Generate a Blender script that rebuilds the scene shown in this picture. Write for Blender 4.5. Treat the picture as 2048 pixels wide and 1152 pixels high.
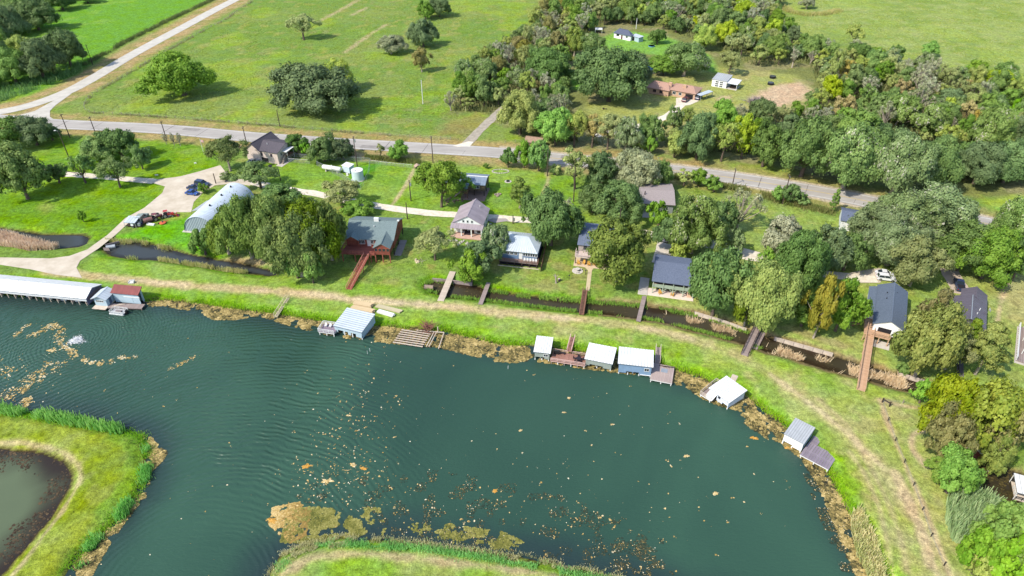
import bpy, bmesh, math, random
import numpy as np
from mathutils import Vector, Matrix
R = math.radians
SC = bpy.context.scene
COL = SC.collection
for _o in list(bpy.data.objects): bpy.data.objects.remove(_o)

# ---------------------------------------------------------------- camera, sky, sun, exposure
F, TH, H = 1365.0, R(35.4), 105.0            # focal length in photo pixels (2048 wide), pitch below horizon, metres above ground
cam_d = bpy.data.cameras.new("camera"); cam = bpy.data.objects.new("camera", cam_d); COL.objects.link(cam)
cam.location = (0, 0, H); cam.rotation_euler = (math.pi/2-TH, 0, 0)
cam_d.sensor_width = 36.0; cam_d.lens = 36.0*F/2048.0; cam_d.clip_start = 1.0; cam_d.clip_end = 12000.0
SC.camera = cam
SC.render.resolution_x, SC.render.resolution_y = 1024, 576
SUN_EL, SH_AZ = R(46), R(35)                 # elevation; azimuth towards which shadows fall
world = bpy.data.worlds.new("World"); SC.world = world; world.use_nodes = True
_nt = world.node_tree; _bg = _nt.nodes["Background"]
_sky = _nt.nodes.new("ShaderNodeTexSky"); _sky.sky_type = 'NISHITA'; _sky.sun_disc = False
_sky.sun_elevation = SUN_EL; _sky.sun_rotation = math.atan2(-math.cos(SH_AZ), -math.sin(SH_AZ))
_sky.altitude = 50; _sky.air_density = 1.0; _sky.dust_density = 1.0
_nt.links.new(_sky.outputs[0], _bg.inputs[0]); _bg.inputs[1].default_value = 0.15
sun_d = bpy.data.lights.new("sun", 'SUN'); sun = bpy.data.objects.new("sun", sun_d); COL.objects.link(sun)
sun_d.energy = 3.2; sun_d.angle = R(0.6); sun_d.color = (1.0, 0.93, 0.80)
_ld = Vector((math.cos(SH_AZ)*math.cos(SUN_EL), math.sin(SH_AZ)*math.cos(SUN_EL), -math.sin(SUN_EL)))
sun.rotation_euler = _ld.to_track_quat('-Z', 'Y').to_euler(); sun.location = (-200, -140, 300)
SC.view_settings.view_transform = 'Standard'; SC.view_settings.look = 'None'
SC.view_settings.exposure = 0.84; SC.view_settings.gamma = 1.0; SC.view_settings.use_curve_mapping = False
SC.cycles.max_bounces = 6; SC.cycles.diffuse_bounces = 3; SC.cycles.glossy_bounces = 2
SC.cycles.transmission_bounces = 3; SC.cycles.transparent_max_bounces = 8
SC.cycles.caustics_reflective = False; SC.cycles.caustics_refractive = False
SC.cycles.use_denoising = True

# ---------------------------------------------------------------- photo pixel -> point on a level plane
WL = -1.0                                    # water level
def P(x, y, z=0.0):
    v = (576-y)/F
    d = Vector(((x-1024)/F, math.cos(TH)+v*math.sin(TH), -math.sin(TH)+v*math.cos(TH)))
    t = (z-H)/d.z
    return Vector((d.x*t, d.y*t, z))
def ppm(p):                                  # photo pixels per metre across at a point
    return F/(p[1]*math.cos(TH)+(H-p[2])*math.sin(TH))
def proj(p):
    dep = p[1]*math.cos(TH)+(H-p[2])*math.sin(TH)
    up = p[1]*math.sin(TH)+(p[2]-H)*math.cos(TH)
    return 1024+F*p[0]/dep, 576-F*up/dep
def hgt(b, ytop):                            # height of a thing standing at b whose top shows at row ytop
    lo, hi = 0.0, 45.0
    for _ in range(30):
        m = (lo+hi)/2
        if proj((b[0], b[1], b[2]+m))[1] > ytop: lo = m
        else: hi = m
    return lo
def lin(c):
    return tuple((x/255/12.92 if x <= 10 else ((x/255+.055)/1.055)**2.4) for x in c)
def alb(c, g=1.30):                          # base colour of a surface that photographs as sRGB c in full sun
    return tuple(min(.85, x/g) for x in lin(c))

# ---------------------------------------------------------------- materials
MATS = {}
def nodes(name):
    m = bpy.data.materials.new(name); m.use_nodes = True
    nt = m.node_tree; return m, nt, nt.nodes["Principled BSDF"]
def N(nt, t, **kw):
    n = nt.nodes.new(t)
    for k, v in kw.items(): setattr(n, k, v)
    return n
def ramp_mix(nt, fac, c1, c2):
    mx = N(nt, "ShaderNodeMix", data_type='RGBA')
    nt.links.new(fac, mx.inputs[0]); mx.inputs[6].default_value = (*c1, 1); mx.inputs[7].default_value = (*c2, 1)
    return mx.outputs[2]
def mat(name, c, rough=.7, var=.12, scale=1.5, metal=0., spec=.3, bump=0., stripe=None, c2=None, stretch=(1, 1, 1), g=1.30):
    """plain weathered surface: colour c (photo sRGB), mottled by noise; stripe=(axis, period m, depth) for siding, seams, courses"""
    if name in MATS: return MATS[name]
    m, nt, b = nodes(name); L = nt.links.new
    tc = N(nt, "ShaderNodeTexCoord"); mp = N(nt, "ShaderNodeMapping"); mp.inputs[3].default_value = stretch
    L(tc.outputs['Object'], mp.inputs[0])
    nz = N(nt, "ShaderNodeTexNoise"); nz.inputs['Scale'].default_value = scale; nz.inputs['Detail'].default_value = 5; nz.inputs['Roughness'].default_value = .65
    L(mp.outputs[0], nz.inputs[0])
    a = alb(c, g); bb = alb(c2, g) if c2 else tuple(x*(1-2.2*var) for x in a)
    a2 = tuple(min(.88, x*(1+var)) for x in a)
    mr = N(nt, "ShaderNodeMapRange"); mr.inputs[1].default_value = .3; mr.inputs[2].default_value = .7
    L(nz.outputs[0], mr.inputs[0])
    col = ramp_mix(nt, mr.outputs[0], bb, a2)
    oi = N(nt, "ShaderNodeObjectInfo"); mo = N(nt, "ShaderNodeMapRange"); mo.inputs[3].default_value = 1-var*.8; mo.inputs[4].default_value = 1+var*.6
    L(oi.outputs['Random'], mo.inputs[0])
    hv = N(nt, "ShaderNodeHueSaturation"); L(mo.outputs[0], hv.inputs['Value']); L(col, hv.inputs['Color']); col = hv.outputs[0]
    hgtn = None
    if stripe:
        sp = N(nt, "ShaderNodeSeparateXYZ"); L(tc.outputs['Object'], sp.inputs[0])
        mu = N(nt, "ShaderNodeMath", operation='DIVIDE'); L(sp.outputs[stripe[0]], mu.inputs[0]); mu.inputs[1].default_value = stripe[1]
        fr = N(nt, "ShaderNodeMath", operation='FRACT'); L(mu.outputs[0], fr.inputs[0])
        gt = N(nt, "ShaderNodeMath", operation='GREATER_THAN'); L(fr.outputs[0], gt.inputs[0]); gt.inputs[1].default_value = .86
        mx = N(nt, "ShaderNodeMix", data_type='RGBA'); L(gt.outputs[0], mx.inputs[0]); L(col, mx.inputs[6])
        mx.inputs[7].default_value = (*[x*(1-stripe[2]) for x in a], 1); col = mx.outputs[2]; hgtn = fr.outputs[0]
    L(col, b.inputs['Base Color'])
    b.inputs['Roughness'].default_value = rough; b.inputs['Metallic'].default_value = metal; b.inputs['Specular IOR Level'].default_value = spec
    if bump or hgtn:
        bp = N(nt, "ShaderNodeBump"); bp.inputs['Strength'].default_value = bump or .3; bp.inputs['Distance'].default_value = .05
        L(hgtn if hgtn else nz.outputs[0], bp.inputs['Height']); L(bp.outputs[0], b.inputs['Normal'])
    MATS[name] = m; return m
def glass(name='window_glass', c=(.02, .03, .04)):
    if name in MATS: return MATS[name]
    m, nt, b = nodes(name); b.inputs['Base Color'].default_value = (*c, 1); b.inputs['Roughness'].default_value = .06
    b.inputs['Specular IOR Level'].default_value = .6; MATS[name] = m; return m

# ---------------------------------------------------------------- mesh builders
class MB:
    def __init__(s): s.v = []; s.f = []
    def quad(s, *p): n = len(s.v); s.v += [tuple(q) for q in p]; s.f.append(tuple(range(n, n+len(p)))); return s
    def box(s, x0, x1, y0, y1, z0, z1):
        n = len(s.v); s.v += [(x, y, z) for z in (z0, z1) for x, y in ((x0, y0), (x1, y0), (x1, y1), (x0, y1))]
        s.f += [tuple(n+i for i in q) for q in ((3, 2, 1, 0), (4, 5, 6, 7), (0, 1, 5, 4), (1, 2, 6, 5), (2, 3, 7, 6), (3, 0, 4, 7))]; return s
    def bar(s, a, b, w, h=None, up=(0, 0, 1)):
        """square bar from a to b"""
        a, b = Vector(a), Vector(b); h = h or w; d = (b-a).normalized(); u = Vector(up)
        if abs(d.dot(u)) > .98: u = Vector((1, 0, 0))
        x = d.cross(u).normalized(); y = x.cross(d)
        n = len(s.v)
        for p in (a, b): s.v += [tuple(p+x*i*w/2+y*j*h/2) for i, j in ((-1, -1), (1, -1), (1, 1), (-1, 1))]
        s.f += [tuple(n+i for i in q) for q in ((0, 1, 2, 3), (7, 6, 5, 4), (4, 5, 1, 0), (5, 6, 2, 1), (6, 7, 3, 2), (7, 4, 0, 3))]; return s
    def tube(s, pts, rad, k=8, cap=True):
        pts = [Vector(p) for p in pts]; rad = rad if isinstance(rad, (list, tuple)) else [rad]*len(pts); n0 = len(s.v)
        for i, p in enumerate(pts):
            d = (pts[min(i+1, len(pts)-1)]-pts[max(i-1, 0)]).normalized()
            u = Vector((0, 0, 1)) if abs(d.z) < .9 else Vector((1, 0, 0))
            x = d.cross(u).normalized(); y = d.cross(x)
            for j in range(k):
                a = 2*math.pi*j/k; s.v.append(tuple(p+(x*math.cos(a)+y*math.sin(a))*rad[i]))
        for i in range(len(pts)-1):
            for j in range(k):
                a, b = n0+i*k+j, n0+i*k+(j+1) % k; s.f.append((a, b, b+k, a+k))
        if cap: s.f += [tuple(n0+j for j in range(k))[::-1], tuple(n0+(len(pts)-1)*k+j for j in range(k))]
        return s
    def prism(s, pts, z0, z1):
        """vertical prism over a ground outline"""
        n = len(s.v); k = len(pts)
        s.v += [(p[0], p[1], z0) for p in pts]+[(p[0], p[1], z1) for p in pts]
        s.f += [tuple(n+i for i in range(k))[::-1], tuple(n+k+i for i in range(k))]
        s.f += [(n+i, n+(i+1) % k, n+k+(i+1) % k, n+k+i) for i in range(k)]; return s
    def slab(s, q, t):
        """sheet over 4 corners with thickness t downwards"""
        q = [Vector(p) for p in q]; nrm = (q[1]-q[0]).cross(q[3]-q[0]).normalized()
        if nrm.z < 0: nrm = -nrm
        n = len(s.v); s.v += [tuple(p) for p in q]+[tuple(p-nrm*t) for p in q]
        s.f += [(n, n+1, n+2, n+3), (n+7, n+6, n+5, n+4)]+[(n+(i+1) % 4, n+i, n+4+i, n+4+(i+1) % 4) for i in range(4)]; return s
    def build(s, name, m, parent=None, loc=None, smooth=False):
        me = bpy.data.meshes.new(name); me.from_pydata(s.v, [], s.f)
        bm = bmesh.new(); bm.from_mesh(me); bmesh.ops.recalc_face_normals(bm, faces=bm.faces); bm.to_mesh(me); bm.free()
        return link(name, me, m, parent, loc, smooth)
def link(name, me, m, parent=None, loc=None, smooth=False):
    if m is not None and not me.materials: me.materials.append(m)
    if smooth: me.polygons.foreach_set('use_smooth', [True]*len(me.polygons))
    o = bpy.data.objects.new(name, me); COL.objects.link(o)
    if parent: o.parent = parent
    if loc is not None: o.location = loc
    return o
_UB = {}
def ubox(name, m, parent, c, size, rot=None):
    """a box piece; alike pieces share one unit mesh"""
    k = (name, m.name)
    if k not in _UB:
        b = MB().box(-.5, .5, -.5, .5, -.5, .5); me = bpy.data.meshes.new(name); me.from_pydata(b.v, [], b.f); me.materials.append(m); _UB[k] = me
    o = bpy.data.objects.new(name, _UB[k]); COL.objects.link(o); o.parent = parent; o.location = c; o.scale = size
    if rot is not None: o.rotation_euler = rot
    return o
def ubar(name, m, parent, a, b, w, h=None):
    """a straight board or post from a to b; alike ones share one unit mesh"""
    a, b = Vector(a), Vector(b); d = b-a
    o = ubox(name, m, parent, (a+b)/2, (w, d.length, h or w)); o.rotation_euler = d.to_track_quat('Y', 'Z').to_euler(); return o
def npmesh(name, V, faces_n, idx, m, parent=None, attrs=None):
    """mesh straight from numpy; faces_n = vertices per face"""
    me = bpy.data.meshes.new(name); nf = len(idx)//faces_n
    me.vertices.add(len(V)); me.vertices.foreach_set('co', np.asarray(V, np.float32).ravel())
    me.loops.add(len(idx)); me.loops.foreach_set('vertex_index', np.asarray(idx, np.int32).ravel())
    me.polygons.add(nf); me.polygons.foreach_set('loop_start', np.arange(nf, dtype=np.int32)*faces_n)
    me.update(calc_edges=True)
    for k, (typ, dom, a) in (attrs or {}).items():
        at = me.attributes.new(k, typ, dom); at.data.foreach_set('value' if typ == 'FLOAT' else 'color', np.asarray(a, np.float32).ravel())
    if m: me.materials.append(m)
    return me
def tag(o, label=None, cat=None, group=None, kind=None):
    for k, v in (('label', label), ('category', cat), ('group', group), ('kind', kind)):
        if v: o[k] = v
    return o
def thing(name, label, cat, loc=(0, 0, 0), rz=0., group=None):
    o = bpy.data.objects.new(name, None); COL.objects.link(o); o.location = loc; o.rotation_euler = (0, 0, rz); o.empty_display_size = .5
    return tag(o, label, cat, group)
def dup(o, loc, rz=None, label=None, scale=None):
    c = o.copy(); COL.objects.link(c); c.location = loc
    if rz is not None: c.rotation_euler = (0, 0, rz)
    if label: c['label'] = label
    if scale: c.scale = scale
    for ch in o.children:
        d = ch.copy(); COL.objects.link(d); d.parent = c
        for g in ch.children:
            e = g.copy(); COL.objects.link(e); e.parent = d
    return c
class Fr:
    """local frame laid on two photo pixels a -> b (level z): u runs a to b, v away from it to the left"""
    def __init__(s, a, b, z=0.):
        A, B = P(*a, z), P(*b, z); s.o = Vector((A.x, A.y, 0)); s.L = (B-A).xy.length; s.rz = math.atan2(B.y-A.y, B.x-A.x)
        s.c, s.s = math.cos(s.rz), math.sin(s.rz)
    def uv(s, px, z=0.):
        d = P(*px, z)-s.o; return d.x*s.c+d.y*s.s, -d.x*s.s+d.y*s.c
    def v(s, px, z=0.): return s.uv(px, z)[1]
    def u(s, px, z=0.): return s.uv(px, z)[0]
    def w(s, u, v, z=0.): return Vector((s.o.x+u*s.c-v*s.s, s.o.y+u*s.s+v*s.c, z))
    def thing(s, name, label, cat, group=None): return thing(name, label, cat, s.o, s.rz, group)
# ---------------------------------------------------------------- numpy helpers for the land
def W2(pts, z=0.): return np.array([P(x, y, z)[:2] for x, y in pts])
def smooth(pts, n=6):
    """Catmull-Rom through the points"""
    p = np.asarray(pts, float); p = np.vstack([2*p[0]-p[1], p, 2*p[-1]-p[-2]]); out = []
    for i in range(1, len(p)-2):
        for t in np.linspace(0, 1, n, endpoint=False):
            a, b, c, d = p[i-1], p[i], p[i+1], p[i+2]
            out.append(.5*(2*b+(c-a)*t+(2*a-5*b+4*c-d)*t*t+(3*b-a-3*c+d)*t**3))
    return np.array(out+[p[-2]])
def segdist(X, Y, pts, closed=False):
    D = np.full(X.shape, 1e9); q = list(pts)+([pts[0]] if closed else [])
    for (ax, ay), (bx, by) in zip(q[:-1], q[1:]):
        dx, dy = bx-ax, by-ay; L2 = dx*dx+dy*dy+1e-9
        t = np.clip(((X-ax)*dx+(Y-ay)*dy)/L2, 0, 1)
        D = np.minimum(D, (X-ax-t*dx)**2+(Y-ay-t*dy)**2)
    return np.sqrt(D)
def inside(X, Y, pts):
    r = np.zeros(X.shape, bool); n = len(pts)
    for i in range(n):
        (x1, y1), (x2, y2) = pts[i], pts[(i+1) % n]
        if y1 == y2: continue
        c = ((y1 > Y) != (y2 > Y)) & (X < (x2-x1)*(Y-y1)/(y2-y1)+x1); r ^= c
    return r
def sdist(X, Y, pts, reach=40.):
    """signed distance to an outline (negative inside), exact within reach"""
    D = np.full(X.shape, 1e3); pts = np.asarray(pts)
    m = (X > pts[:, 0].min()-reach) & (X < pts[:, 0].max()+reach) & (Y > pts[:, 1].min()-reach) & (Y < pts[:, 1].max()+reach)
    if m.any():
        d = segdist(X[m], Y[m], pts, True); D[m] = np.where(inside(X[m], Y[m], pts), -d, d)
    return D
def ldist(X, Y, pts, reach=15.):
    D = np.full(X.shape, 1e3); pts = np.asarray(pts)
    m = (X > pts[:, 0].min()-reach) & (X < pts[:, 0].max()+reach) & (Y > pts[:, 1].min()-reach) & (Y < pts[:, 1].max()+reach)
    if m.any(): D[m] = segdist(X[m], Y[m], pts)
    return D
def vnoise(X, Y, s, seed=0):
    x, y = X/s, Y/s; xi, yi = np.floor(x).astype(np.int64), np.floor(y).astype(np.int64); fx, fy = x-xi, y-yi
    fx, fy = fx*fx*(3-2*fx), fy*fy*(3-2*fy)
    def h(a, b):
        n = (a*374761393+b*668265263+seed*1442695041) & 0xffffffff; n = ((n ^ (n >> 13))*1274126177) & 0xffffffff
        return ((n ^ (n >> 16)) & 0xffff)/65535.
    return (h(xi, yi)*(1-fx)+h(xi+1, yi)*fx)*(1-fy)+(h(xi, yi+1)*(1-fx)+h(xi+1, yi+1)*fx)*fy
def fbm(X, Y, s, seed=0, o=4):
    r = 0; a = .5; t = 0
    for i in range(o): r = r+a*vnoise(X, Y, s/2**i, seed+i*17); t += a; a *= .55
    return r/t
def sstep(a, b, x):
    t = np.clip((x-a)/(b-a), 0, 1); return t*t*(3-2*t)

# ---------------------------------------------------------------- outlines traced from the photograph
SHORE_FAR = [(-420, 556), (-200, 570), (0, 588), (150, 598), (290, 603), (330, 600), (400, 607), (460, 616), (510, 623), (560, 629), (640, 642), (700, 650), (760, 652), (800, 656), (880, 662), (925, 671),
  (1000, 690), (1060, 693), (1130, 700), (1200, 707), (1300, 718), (1350, 738), (1400, 757), (1440, 772), (1495, 792), (1530, 826), (1570, 852), (1605, 880), (1650, 938), (1680, 990), (1710, 1045), (1740, 1100), (1775, 1165), (1850, 1330)]
SHORE_BOT = [(1850, 1340), (1600, 1262), (1400, 1205), (1250, 1157), (1150, 1137), (1050, 1117), (950, 1102), (850, 1087), (760, 1080), (680, 1076), (610, 1089), (565, 1110), (538, 1150), (520, 1230), (520, 1400)]
SHORE_LEFT = [(40, 1400), (80, 1230), (135, 1150), (155, 1115), (195, 1075), (235, 1035), (270, 995), (290, 950), (297, 905), (280, 872), (240, 862), (200, 856), (130, 843), (60, 831), (0, 824), (-150, 805), (-420, 780)]
POND = np.vstack([W2(SHORE_FAR, WL), W2(SHORE_BOT, WL), W2(SHORE_LEFT, WL)])
INNER = smooth(W2([(-60, 898), (0, 901), (50, 905), (100, 913), (135, 936), (141, 962), (112, 1020), (80, 1060), (40, 1110), (0, 1152), (-60, 1200), (-300, 1250), (-420, 1000), (-200, 900)], WL), 4)
CANAL_W = W2([(-120, 452), (0, 458), (40, 464), (90, 471), (135, 470), (168, 471), (178, 478), (172, 488), (158, 494), (125, 496), (70, 494), (0, 488), (-120, 478)], WL)
CANAL_M = W2([(208, 496), (216, 486), (240, 484), (285, 487), (330, 497), (380, 511), (430, 520), (480, 528), (540, 541), (560, 548), (540, 552), (480, 545), (400, 533), (330, 522), (260, 517), (222, 512)], WL)
CANAL_E_TOP = [(852, 568), (868, 562), (900, 566), (950, 572), (985, 583), (1040, 592), (1100, 598), (1160, 604), (1240, 609), (1290, 614), (1340, 622), (1400, 634), (1450, 650), (1500, 668), (1560, 684), (1640, 708), (1700, 724), (1760, 742), (1810, 756), (1850, 770), (1920, 795), (1990, 830)]
CANAL_E_BOT = [(1975, 842), (1905, 808), (1850, 792), (1790, 775), (1730, 758), (1650, 737), (1560, 710), (1480, 686), (1400, 664), (1340, 648), (1290, 638), (1200, 628), (1120, 621), (1050, 612), (950, 600), (890, 592), (862, 584), (850, 575)]
CANAL_E = W2(CANAL_E_TOP+CANAL_E_BOT, WL)
CANAL_SE = W2([(1942, 950), (1965, 928), (2000, 935), (2048, 950), (2120, 970), (2160, 1060), (2060, 1040), (2000, 1015), (1960, 985)], WL)
WATERS = dict(POND=POND, INNER=INNER, CANAL_W=CANAL_W, CANAL_M=CANAL_M, CANAL_E=CANAL_E, CANAL_SE=CANAL_SE)
HWY = smooth(W2([(-500, 190), (-250, 213), (-100, 229), (0, 239), (110, 248), (320, 258), (500, 274), (690, 287), (860, 297), (1000, 306), (1100, 316), (1200, 326), (1335, 340), (1450, 354), (1536, 367), (1620, 381), (1700, 396), (1850, 426), (1970, 447), (2048, 466), (2200, 505), (2400, 560)]), 5)
SIDE = smooth(W2([(640, -84), (467, 1), (367, 54), (267, 108), (190, 154), (140, 181), (90, 201), (40, 216), (-20, 226), (-120, 230)]), 6)
TRACK = smooth(W2([(100, 541), (160, 549), (260, 560), (400, 573), (560, 583), (650, 591), (720, 600), (800, 606), (900, 613), (1000, 625), (1100, 634), (1200, 644), (1300, 658), (1400, 683), (1480, 714), (1540, 748), (1600, 792), (1655, 834), (1700, 872), (1752, 922), (1795, 975), (1840, 1045), (1885, 1130), (1920, 1220)]), 4)
LANE = smooth(W2([(-200, 328), (0, 335), (80, 342), (133, 348), (253, 358), (320, 364)]), 4)
LANE2 = smooth(W2([(490, 362), (520, 368), (560, 377), (640, 389), (700, 402), (780, 416), (850, 425), (900, 429), (1000, 436), (1060, 441), (1130, 447), (1200, 455), (1270, 463), (1330, 474), (1400, 487), (1460, 497), (1510, 511), (1560, 526), (1640, 546), (1720, 556), (1765, 560)]), 4)
LOT = W2([(300, 364), (330, 373), (325, 386), (290, 416), (250, 438), (215, 470), (175, 499), (140, 512), (100, 517), (0, 515), (-200, 505), (-200, 522), (0, 530), (60, 539), (110, 550), (165, 556), (152, 536), (160, 522), (200, 497), (232, 470), (256, 447), (290, 429), (335, 437), (352, 425), (382, 425), (388, 404), (405, 386), (430, 371), (470, 366), (500, 372), (500, 360), (462, 357), (452, 343), (440, 331), (400, 343), (360, 353), (318, 358)])
DRIVE_N = smooth(W2([(1040, 182), (1012, 212), (990, 232), (965, 255), (945, 276), (930, 292)]), 4)
DRIVE_B = smooth(W2([(1372, 200), (1358, 214), (1335, 232), (1300, 246), (1265, 256), (1235, 262), (1190, 272)]), 4)
DRIVE_H = smooth(W2([(1318, 470), (1330, 480), (1327, 500), (1318, 530)]), 3)
DRIVE_R = smooth(W2([(1880, 505), (1893, 530), (1903, 550), (1920, 578), (1925, 592)]), 3)

# ---------------------------------------------------------------- the ground sheet
def graded(lo, hi, steps):
    out = [lo]
    while out[-1] < hi: out.append(out[-1]+steps(out[-1]))
    return np.array(out)
xs_p = graded(0., 3200., lambda x: .5 if x < 125 else (1.1 if x < 190 else (2.2 if x < 380 else 60+(x-380)*.25)))
xs = np.concatenate([-xs_p[:0:-1], xs_p])
ys = np.concatenate([np.array([-3000., -1500., -600., -200., -50., 10.]), graded(30., 6000., lambda y: .5 if y < 190 else (.9 if y < 300 else (1.8 if y < 520 else 40+(y-520)*.25)))])
GX, GY = np.meshgrid(xs, ys); gx, gy = GX.ravel(), GY.ravel()
print('ground verts', len(gx))
wob = (fbm(gx, gy, 3.0, 5, 3)-.5)
DW = np.full(gx.shape, 1e3); DPOND = None
for k, w in WATERS.items():
    d = sdist(gx, gy, w, 30.)+wob*(1.6 if k == 'POND' else 1.0)
    if k == 'POND': DPOND = d
    DW = np.minimum(DW, d)
gz = np.where(DW > 0, WL+np.minimum(1., sstep(-.5, 3.6, DW)*1.12-.012), WL-.02-np.minimum(1.4, -DW*.5))
gz = np.where(DW > 3.2, 0., np.minimum(gz, 0.))+np.where(DW > 6, (fbm(gx, gy, 25, 3, 3)-.5)*.10, 0.)
C = np.empty((len(gx), 3)); 
def setc(m, c): 
    global C
    m = np.clip(m, 0, 1)[:, None]; C = C*(1-m)+np.array(alb(c))[None]*m
def soft(poly, e=2., w=3.): return 1-sstep(-e, e, sdist(gx, gy, poly, 20.)+wob*w)
def rib(line, half, e=.8, w=1.2, reach=20.): return 1-sstep(half-e, half+e, ldist(gx, gy, line, reach)+wob*w)
n1, n2, n3 = fbm(gx, gy, 40, 11), fbm(gx, gy, 12, 23), fbm(gx, gy, 4.5, 31, 3)
C[:] = np.array(alb((116, 148, 62))); setc(sstep(.42, .62, n1), (132, 152, 74)); setc(sstep(.56, .72, n2)*.6, (108, 150, 46)); setc(sstep(.62, .75, n2+.3*(n3-.5))*.6, (150, 150, 92))
n4 = fbm(gx, gy, 6.5, 51, 4); n5 = fbm(gx, gy, 22, 63, 3)
setc(sstep(.5, .66, n4)*.55, (100, 138, 46)); setc(sstep(.56, .7, n4+.4*(n5-.5))*.6, (164, 164, 90)); setc(sstep(.56, .68, n5)*.6, (134, 168, 44))
# meadow west of the side road; meadow in the far right
setc(soft(W2([(-400, -20), (460, -20), (330, 40), (215, 108), (150, 150), (60, 190), (-300, 200)]), 3), (104, 160, 44)); 
setc(soft(W2([(-400, -20), (300, -20), (200, 60), (60, 120), (-300, 150)]), 6)*sstep(.45, .6, n2), (122, 168, 58))
FR = soft(W2([(1530, -60), (2600, -60), (2600, 170), (2048, 165), (1900, 140), (1700, 100), (1600, 70)]), 4)
setc(FR, (148, 166, 86)); setc(FR*sstep(.5, .62, n2), (132, 156, 72)); setc(FR*sstep(.55, .7, n3)*.5, (166, 172, 108)); setc(FR*sstep(.52, .66, n4)*.5, (122, 150, 66)); setc(FR*sstep(.56, .68, n5)*.5, (150, 174, 74))
# bare streaks in the field
for pl, h in (([(640, 42), (690, 15), (715, 0)], 1.6), ([(705, 30), (733, 15)], 1.3), ([(690, 105), (745, 65), (775, 48)], 1.2)): setc(rib(W2(pl), h, 1.5, 3)*.75, (190, 172, 128))
# wood floor
WOODS = [[(890, 235), (930, 150), (970, 110), (1040, 70), (1090, 20), (1100, -40), (1560, -60), (1570, 60), (1640, 105), (1760, 125), (1900, 150), (2060, 165), (2300, 200), (2300, 420), (2048, 400), (1800, 385), (1540, 335), (1440, 320), (1250, 300), (1090, 298), (1010, 250), (960, 222)]]
for w in WOODS: setc(soft(W2(w), 3, 6), (124, 132, 74)); setc(soft(W2(w), 3, 6)*sstep(.5, .6, n2), (146, 144, 96))
# clearings round the far houses
CLR = soft(W2([(1165, 215), (1300, 165), (1400, 130), (1500, 140), (1590, 150), (1625, 180), (1600, 215), (1500, 235), (1400, 240), (1330, 262), (1230, 262), (1180, 240)]), 3)
setc(CLR, (158, 166, 88)); setc(CLR*sstep(.5, .65, n2)*.7, (176, 168, 108))
setc(soft(W2([(1180, 85), (1240, 60), (1330, 72), (1420, 110), (1440, 150), (1380, 130), (1310, 110), (1215, 100)]), 2.5), (122, 172, 66))
setc(soft(W2([(1135, 150), (1165, 140), (1175, 165), (1150, 180)]), 2), (118, 170, 54))
setc(soft(W2([(1500, 195), (1545, 172), (1600, 165), (1622, 180), (1605, 200), (1560, 215), (1510, 215)]), 3, 4), (204, 178, 142))
setc(soft(W2([(1430, 195), (1462, 190), (1465, 202), (1440, 205)]), 1.5)*.8, (206, 182, 142))
# lawns
L1 = soft(W2([(-400, 240), (0, 262), (110, 268), (300, 275), (430, 290), (440, 338), (330, 367), (300, 420), (190, 485), (160, 468), (0, 452), (-400, 440)]), 1.5)
setc(L1, (104, 150, 18)); setc(L1*sstep(.48, .62, n2)*.8, (124, 162, 34)); setc(L1*sstep(.54, .68, n4)*.45, (90, 142, 18)); setc(L1*sstep(.62, .75, n1+.2*(n3-.5))*.6, (140, 165, 70))
setc(soft(W2([(68, 415), (95, 402), (110, 412), (90, 428)]), 1.5)*.6, (150, 160, 84))
L2 = soft(W2([(500, 325), (720, 325), (820, 328), (1020, 340), (1150, 350), (1160, 445), (900, 428), (700, 402), (540, 372), (490, 358)]), 1.5)
setc(L2, (116, 158, 44)); setc(L2*sstep(.45, .65, n2)*.8, (138, 168, 66))
stripe = .5+.5*np.sin((gx*.9+gy*.42)*1.15); setc(L2*stripe*.3*sstep(.35, .6, n1), (132, 176, 62))
setc(soft(W2([(660, 380), (730, 330), (760, 328), (700, 395)]), 1)*.9, (86, 158, 24)); setc(soft(W2([(660, 392), (690, 350), (700, 352), (680, 392)]), 1)*.5, (140, 160, 70))
L3 = soft(W2([(900, 435), (1300, 470), (1320, 545), (1290, 612), (1160, 602), (985, 580), (900, 562), (560, 545), (545, 440), (700, 405)]), 2)
setc(L3, (122, 154, 60)); setc(L3*sstep(.46, .6, n2)*.8, (140, 162, 74)); setc(L3*sstep(.5, .64, n3+.6*(n1-.5))*.7, (152, 150, 84))
L4 = soft(W2([(1310, 470), (1350, 380), (1440, 395), (1560, 415), (1700, 440), (2100, 520), (2100, 830), (1930, 790), (1560, 680), (1380, 628), (1300, 610)]), 2)
setc(L4, (138, 164, 72)); setc(L4*sstep(.5, .64, n2)*.8, (158, 170, 88)); setc(L4*sstep(.52, .68, n3)*.4, (160, 160, 92))
setc(soft(W2([(1985, 545), (2048, 530), (2100, 560), (2080, 660), (2000, 640)]), 3, 5)*.6, (184, 172, 118))
setc(soft(W2([(1960, 400), (2100, 380), (2100, 450), (2000, 430)]), 2), (150, 175, 66)); setc(soft(W2([(1985, 414), (2100, 425), (2100, 462), (2040, 447)]), 1.5), (118, 178, 44))
L5 = soft(W2([(230, 470), (390, 430), (420, 520), (330, 500), (240, 484)]), 1.5); setc(L5, (96, 166, 18))
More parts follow.
